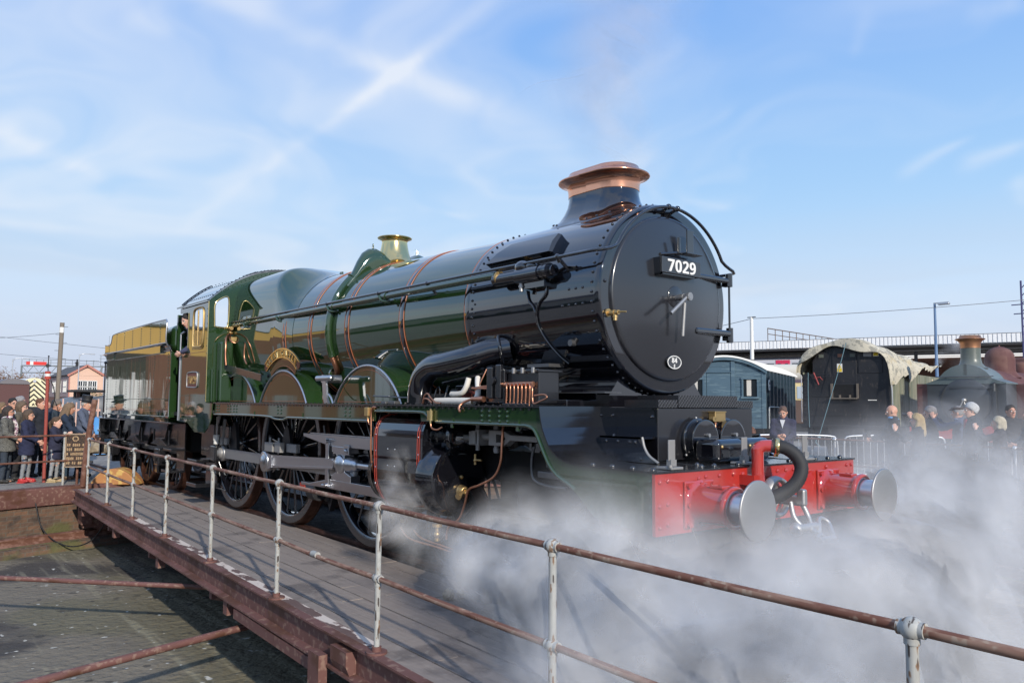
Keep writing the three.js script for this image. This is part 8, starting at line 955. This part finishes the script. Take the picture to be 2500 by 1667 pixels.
// ================================================================ steam and smoke: thousands of thin curled wisps, each soft to its rim
{
  const wisp = (seed) => { const r = rng(seed), nr = 8, na = 18, P = [], C = [], I = [], ph = [r() * 6, r() * 6, r() * 6, r() * 6], bend = 0.08 + 0.2 * r();
    for (let i = 0; i <= nr; i++) for (let j = 0; j < na; j++) { const q = i / nr, a = j / na * Math.PI * 2, k = q * (1 + 0.2 * Math.sin(2 * a + ph[0]) + 0.13 * Math.sin(3 * a + ph[1])), x = k * Math.cos(a), y = k * Math.sin(a); P.push([x, y, bend * (0.4 - q * q) + 0.05 * Math.sin(4 * x + ph[2]) + 0.05 * Math.sin(4 * y + ph[3])]); const al = 1 - q * q; C.push(Math.max(0, al * al * (0.75 + 0.25 * Math.sin(5 * x + ph[1]) * Math.sin(5 * y + ph[2])))); }
    for (let i = 0; i < nr; i++) for (let j = 0; j < na; j++) { const a = i * na + j, b = i * na + (j + 1) % na, c = a + na, d = b + na; if (i) I.push(a, c, b); I.push(b, c, d); }
    return { P, C, I }; };
  const KINDS = Array.from({ length: 6 }, (_, i) => wisp(77 + i));
  const steamMat = (c, op) => { const m = phy({ color: lin(...c), roughness: 1, transmission: 0.5, thickness: 0, specularIntensity: 0, side: THREE.DoubleSide, transparent: true, opacity: op, vertexColors: true }); m.depthWrite = false; return m; };
  function cloud(name, label, category, list, mat, seed) {   // list of [centre, spread, count, size, sizeSpread, strength]
    const r = rng(seed), P = [], C = [], I = [], q = new THREE.Quaternion(), q2 = new THREE.Quaternion(), n = V(0, 0, 0), v = V(0, 0, 0), zx = V(0, 0, 1);
    for (const [c, sp, count, size, ss, str, fn] of list) for (let i = 0; i < count; i++) {
      const k = KINDS[Math.floor(r() * KINDS.length)]; n.set(0.75 + gauss(r) * 0.45, 0.4 + gauss(r) * 0.4, 0.55 + gauss(r) * 0.45).normalize(); q.setFromUnitVectors(zx, n); q2.setFromAxisAngle(n, r() * 6.283); q.premultiply(q2);
      let p = [c[0] + gauss(r) * sp[0], c[1] + gauss(r) * sp[1], c[2] + gauss(r) * sp[2]], sz = size * (1 - ss + 2 * ss * r()); if (fn) { const o = fn(r(), r, p); p = o[0]; sz *= o[1]; }
      const base = P.length / 3; for (const w of k.P) { v.set(w[0] * sz, w[1] * sz, w[2] * sz).applyQuaternion(q); P.push(v.x + p[0], Math.max(v.y + p[1], name === 'chimney_smoke' ? -9 : -0.04), v.z + p[2]); } for (const a of k.C) C.push(1, 1, 1, a * str * (0.7 + 0.3 * r())); for (const t of k.I) I.push(base + t);
    }
    const g = new THREE.BufferGeometry(); g.setAttribute('position', new THREE.Float32BufferAttribute(P, 3)); g.setAttribute('color', new THREE.Float32BufferAttribute(C, 4)); g.setIndex(I); g.computeVertexNormals();
    const o = new THREE.Mesh(g, mat); o.name = numbered(name); o.castShadow = true; o.receiveShadow = true; scene.add(o); info(o, label, category, undefined, 'stuff'); return o;
  }
  const jet = (a, b, w0, w1, pw = 1) => (t, r) => { const u = Math.pow(t, pw), w = mix(w0, w1, u); return [[mix(a[0], b[0], u) + gauss(r) * w, mix(a[1], b[1], u) + gauss(r) * w * 0.8, mix(a[2], b[2], u) + gauss(r) * w], mix(0.35, 1.1, u)]; };
  cloud('steam_cloud', 'thick white steam billowing low round the front wheels and buffer beam', 'steam', [
    [[0, 0, 0], [0, 0, 0], 70, 0.30, 0.3, 1, jet([-2.72, 0.26, 1.06], [-1.1, 0.42, 1.62], 0.02, 0.17)],
    [[-0.9, 0.48, 1.62], [0.42, 0.19, 0.22], 60, 0.34, 0.35, 1],
    [[-1.55, 0.62, 1.42], [0.25, 0.13, 0.15], 16, 0.24, 0.35, 0.6],
    [[0.05, 0.32, 1.80], [0.40, 0.22, 0.28], 75, 0.42, 0.35, 1],
    [[0.75, 0.24, 1.75], [0.5, 0.26, 0.42], 80, 0.46, 0.35, 1],
    [[0.5, 0.30, 0.4], [0.6, 0.22, 0.6], 50, 0.5, 0.35, 0.9],
    [[1.5, 0.30, 1.1], [0.5, 0.30, 0.7], 70, 0.55, 0.35, 0.8],
    [[0.3, 0.5, -1.6], [0.7, 0.28, 0.8], 36, 0.7, 0.35, 0.7],
  ], steamMat([0.98, 0.98, 0.99], 0.29), 21);
  cloud('steam_haze', 'thin drifting steam veil in front of the right-hand spectators', 'steam', [
    [[0.2, 0.45, -3.4], [0.8, 0.30, 1.1], 30, 0.8, 0.35, 0.7],
    [[-1.5, 0.45, -6.5], [1.2, 0.35, 1.6], 24, 1.0, 0.35, 0.5],
    [[-1.9, 0.9, -9.6], [1.0, 0.45, 0.8], 14, 0.9, 0.35, 0.4],
    [[-2.6, 1.9, -14.6], [0.9, 0.5, 0.6], 10, 0.8, 0.35, 0.35],
  ], steamMat([0.90, 0.91, 0.95], 0.29), 22);
  cloud('steam_puff', 'small grey puff of steam rising against the black cylinder', 'steam', [
    [[-3.25, 0.62, 1.42], [0.16, 0.14, 0.04], 22, 0.17, 0.35, 0.8],
    [[-3.38, 0.95, 1.40], [0.10, 0.14, 0.03], 12, 0.13, 0.35, 0.5],
    [[-3.5, 0.48, 1.36], [0.15, 0.07, 0.05], 12, 0.13, 0.35, 0.7],
    [[-2.55, 0.62, 1.2], [0.25, 0.25, 0.12], 8, 0.25, 0.35, 0.18],
  ], steamMat([0.85, 0.84, 0.84], 0.29), 23);
  cloud('chimney_smoke', 'faint brownish smoke drifting up from the copper-capped chimney', 'smoke', [
    [[0, 0, 0], [0, 0, 0], 60, 0.62, 0.3, 0.34, (t, r) => { const u = t; return [[-1.85 - 0.1 * u + gauss(r) * (0.12 + 0.35 * u), 4.1 + 3.6 * u, -0.1 - 0.5 * u + gauss(r) * (0.10 + 0.30 * u)], mix(0.6, 1.3, u)]; }],
    [[-1.5, 6.6, -0.7], [0.4, 0.6, 0.3], 14, 0.6, 0.3, 0.5],
  ], steamMat([0.80, 0.73, 0.72], 0.29), 24);
  cloud('smoke_wisp', 'thin pale wisp rising beside the maroon engine chimney', 'smoke', [[[0, 0, 0], [0, 0, 0], 14, 0.25, 0.3, 0.4, (t, r) => [[-8.3 + t * 0.9, 2.9 + t * 0.9, -22 + gauss(r) * 0.1], 0.5 + t]]], steamMat([0.85, 0.86, 0.9], 0.29), 25);
}
renderer.render(scene, camera);
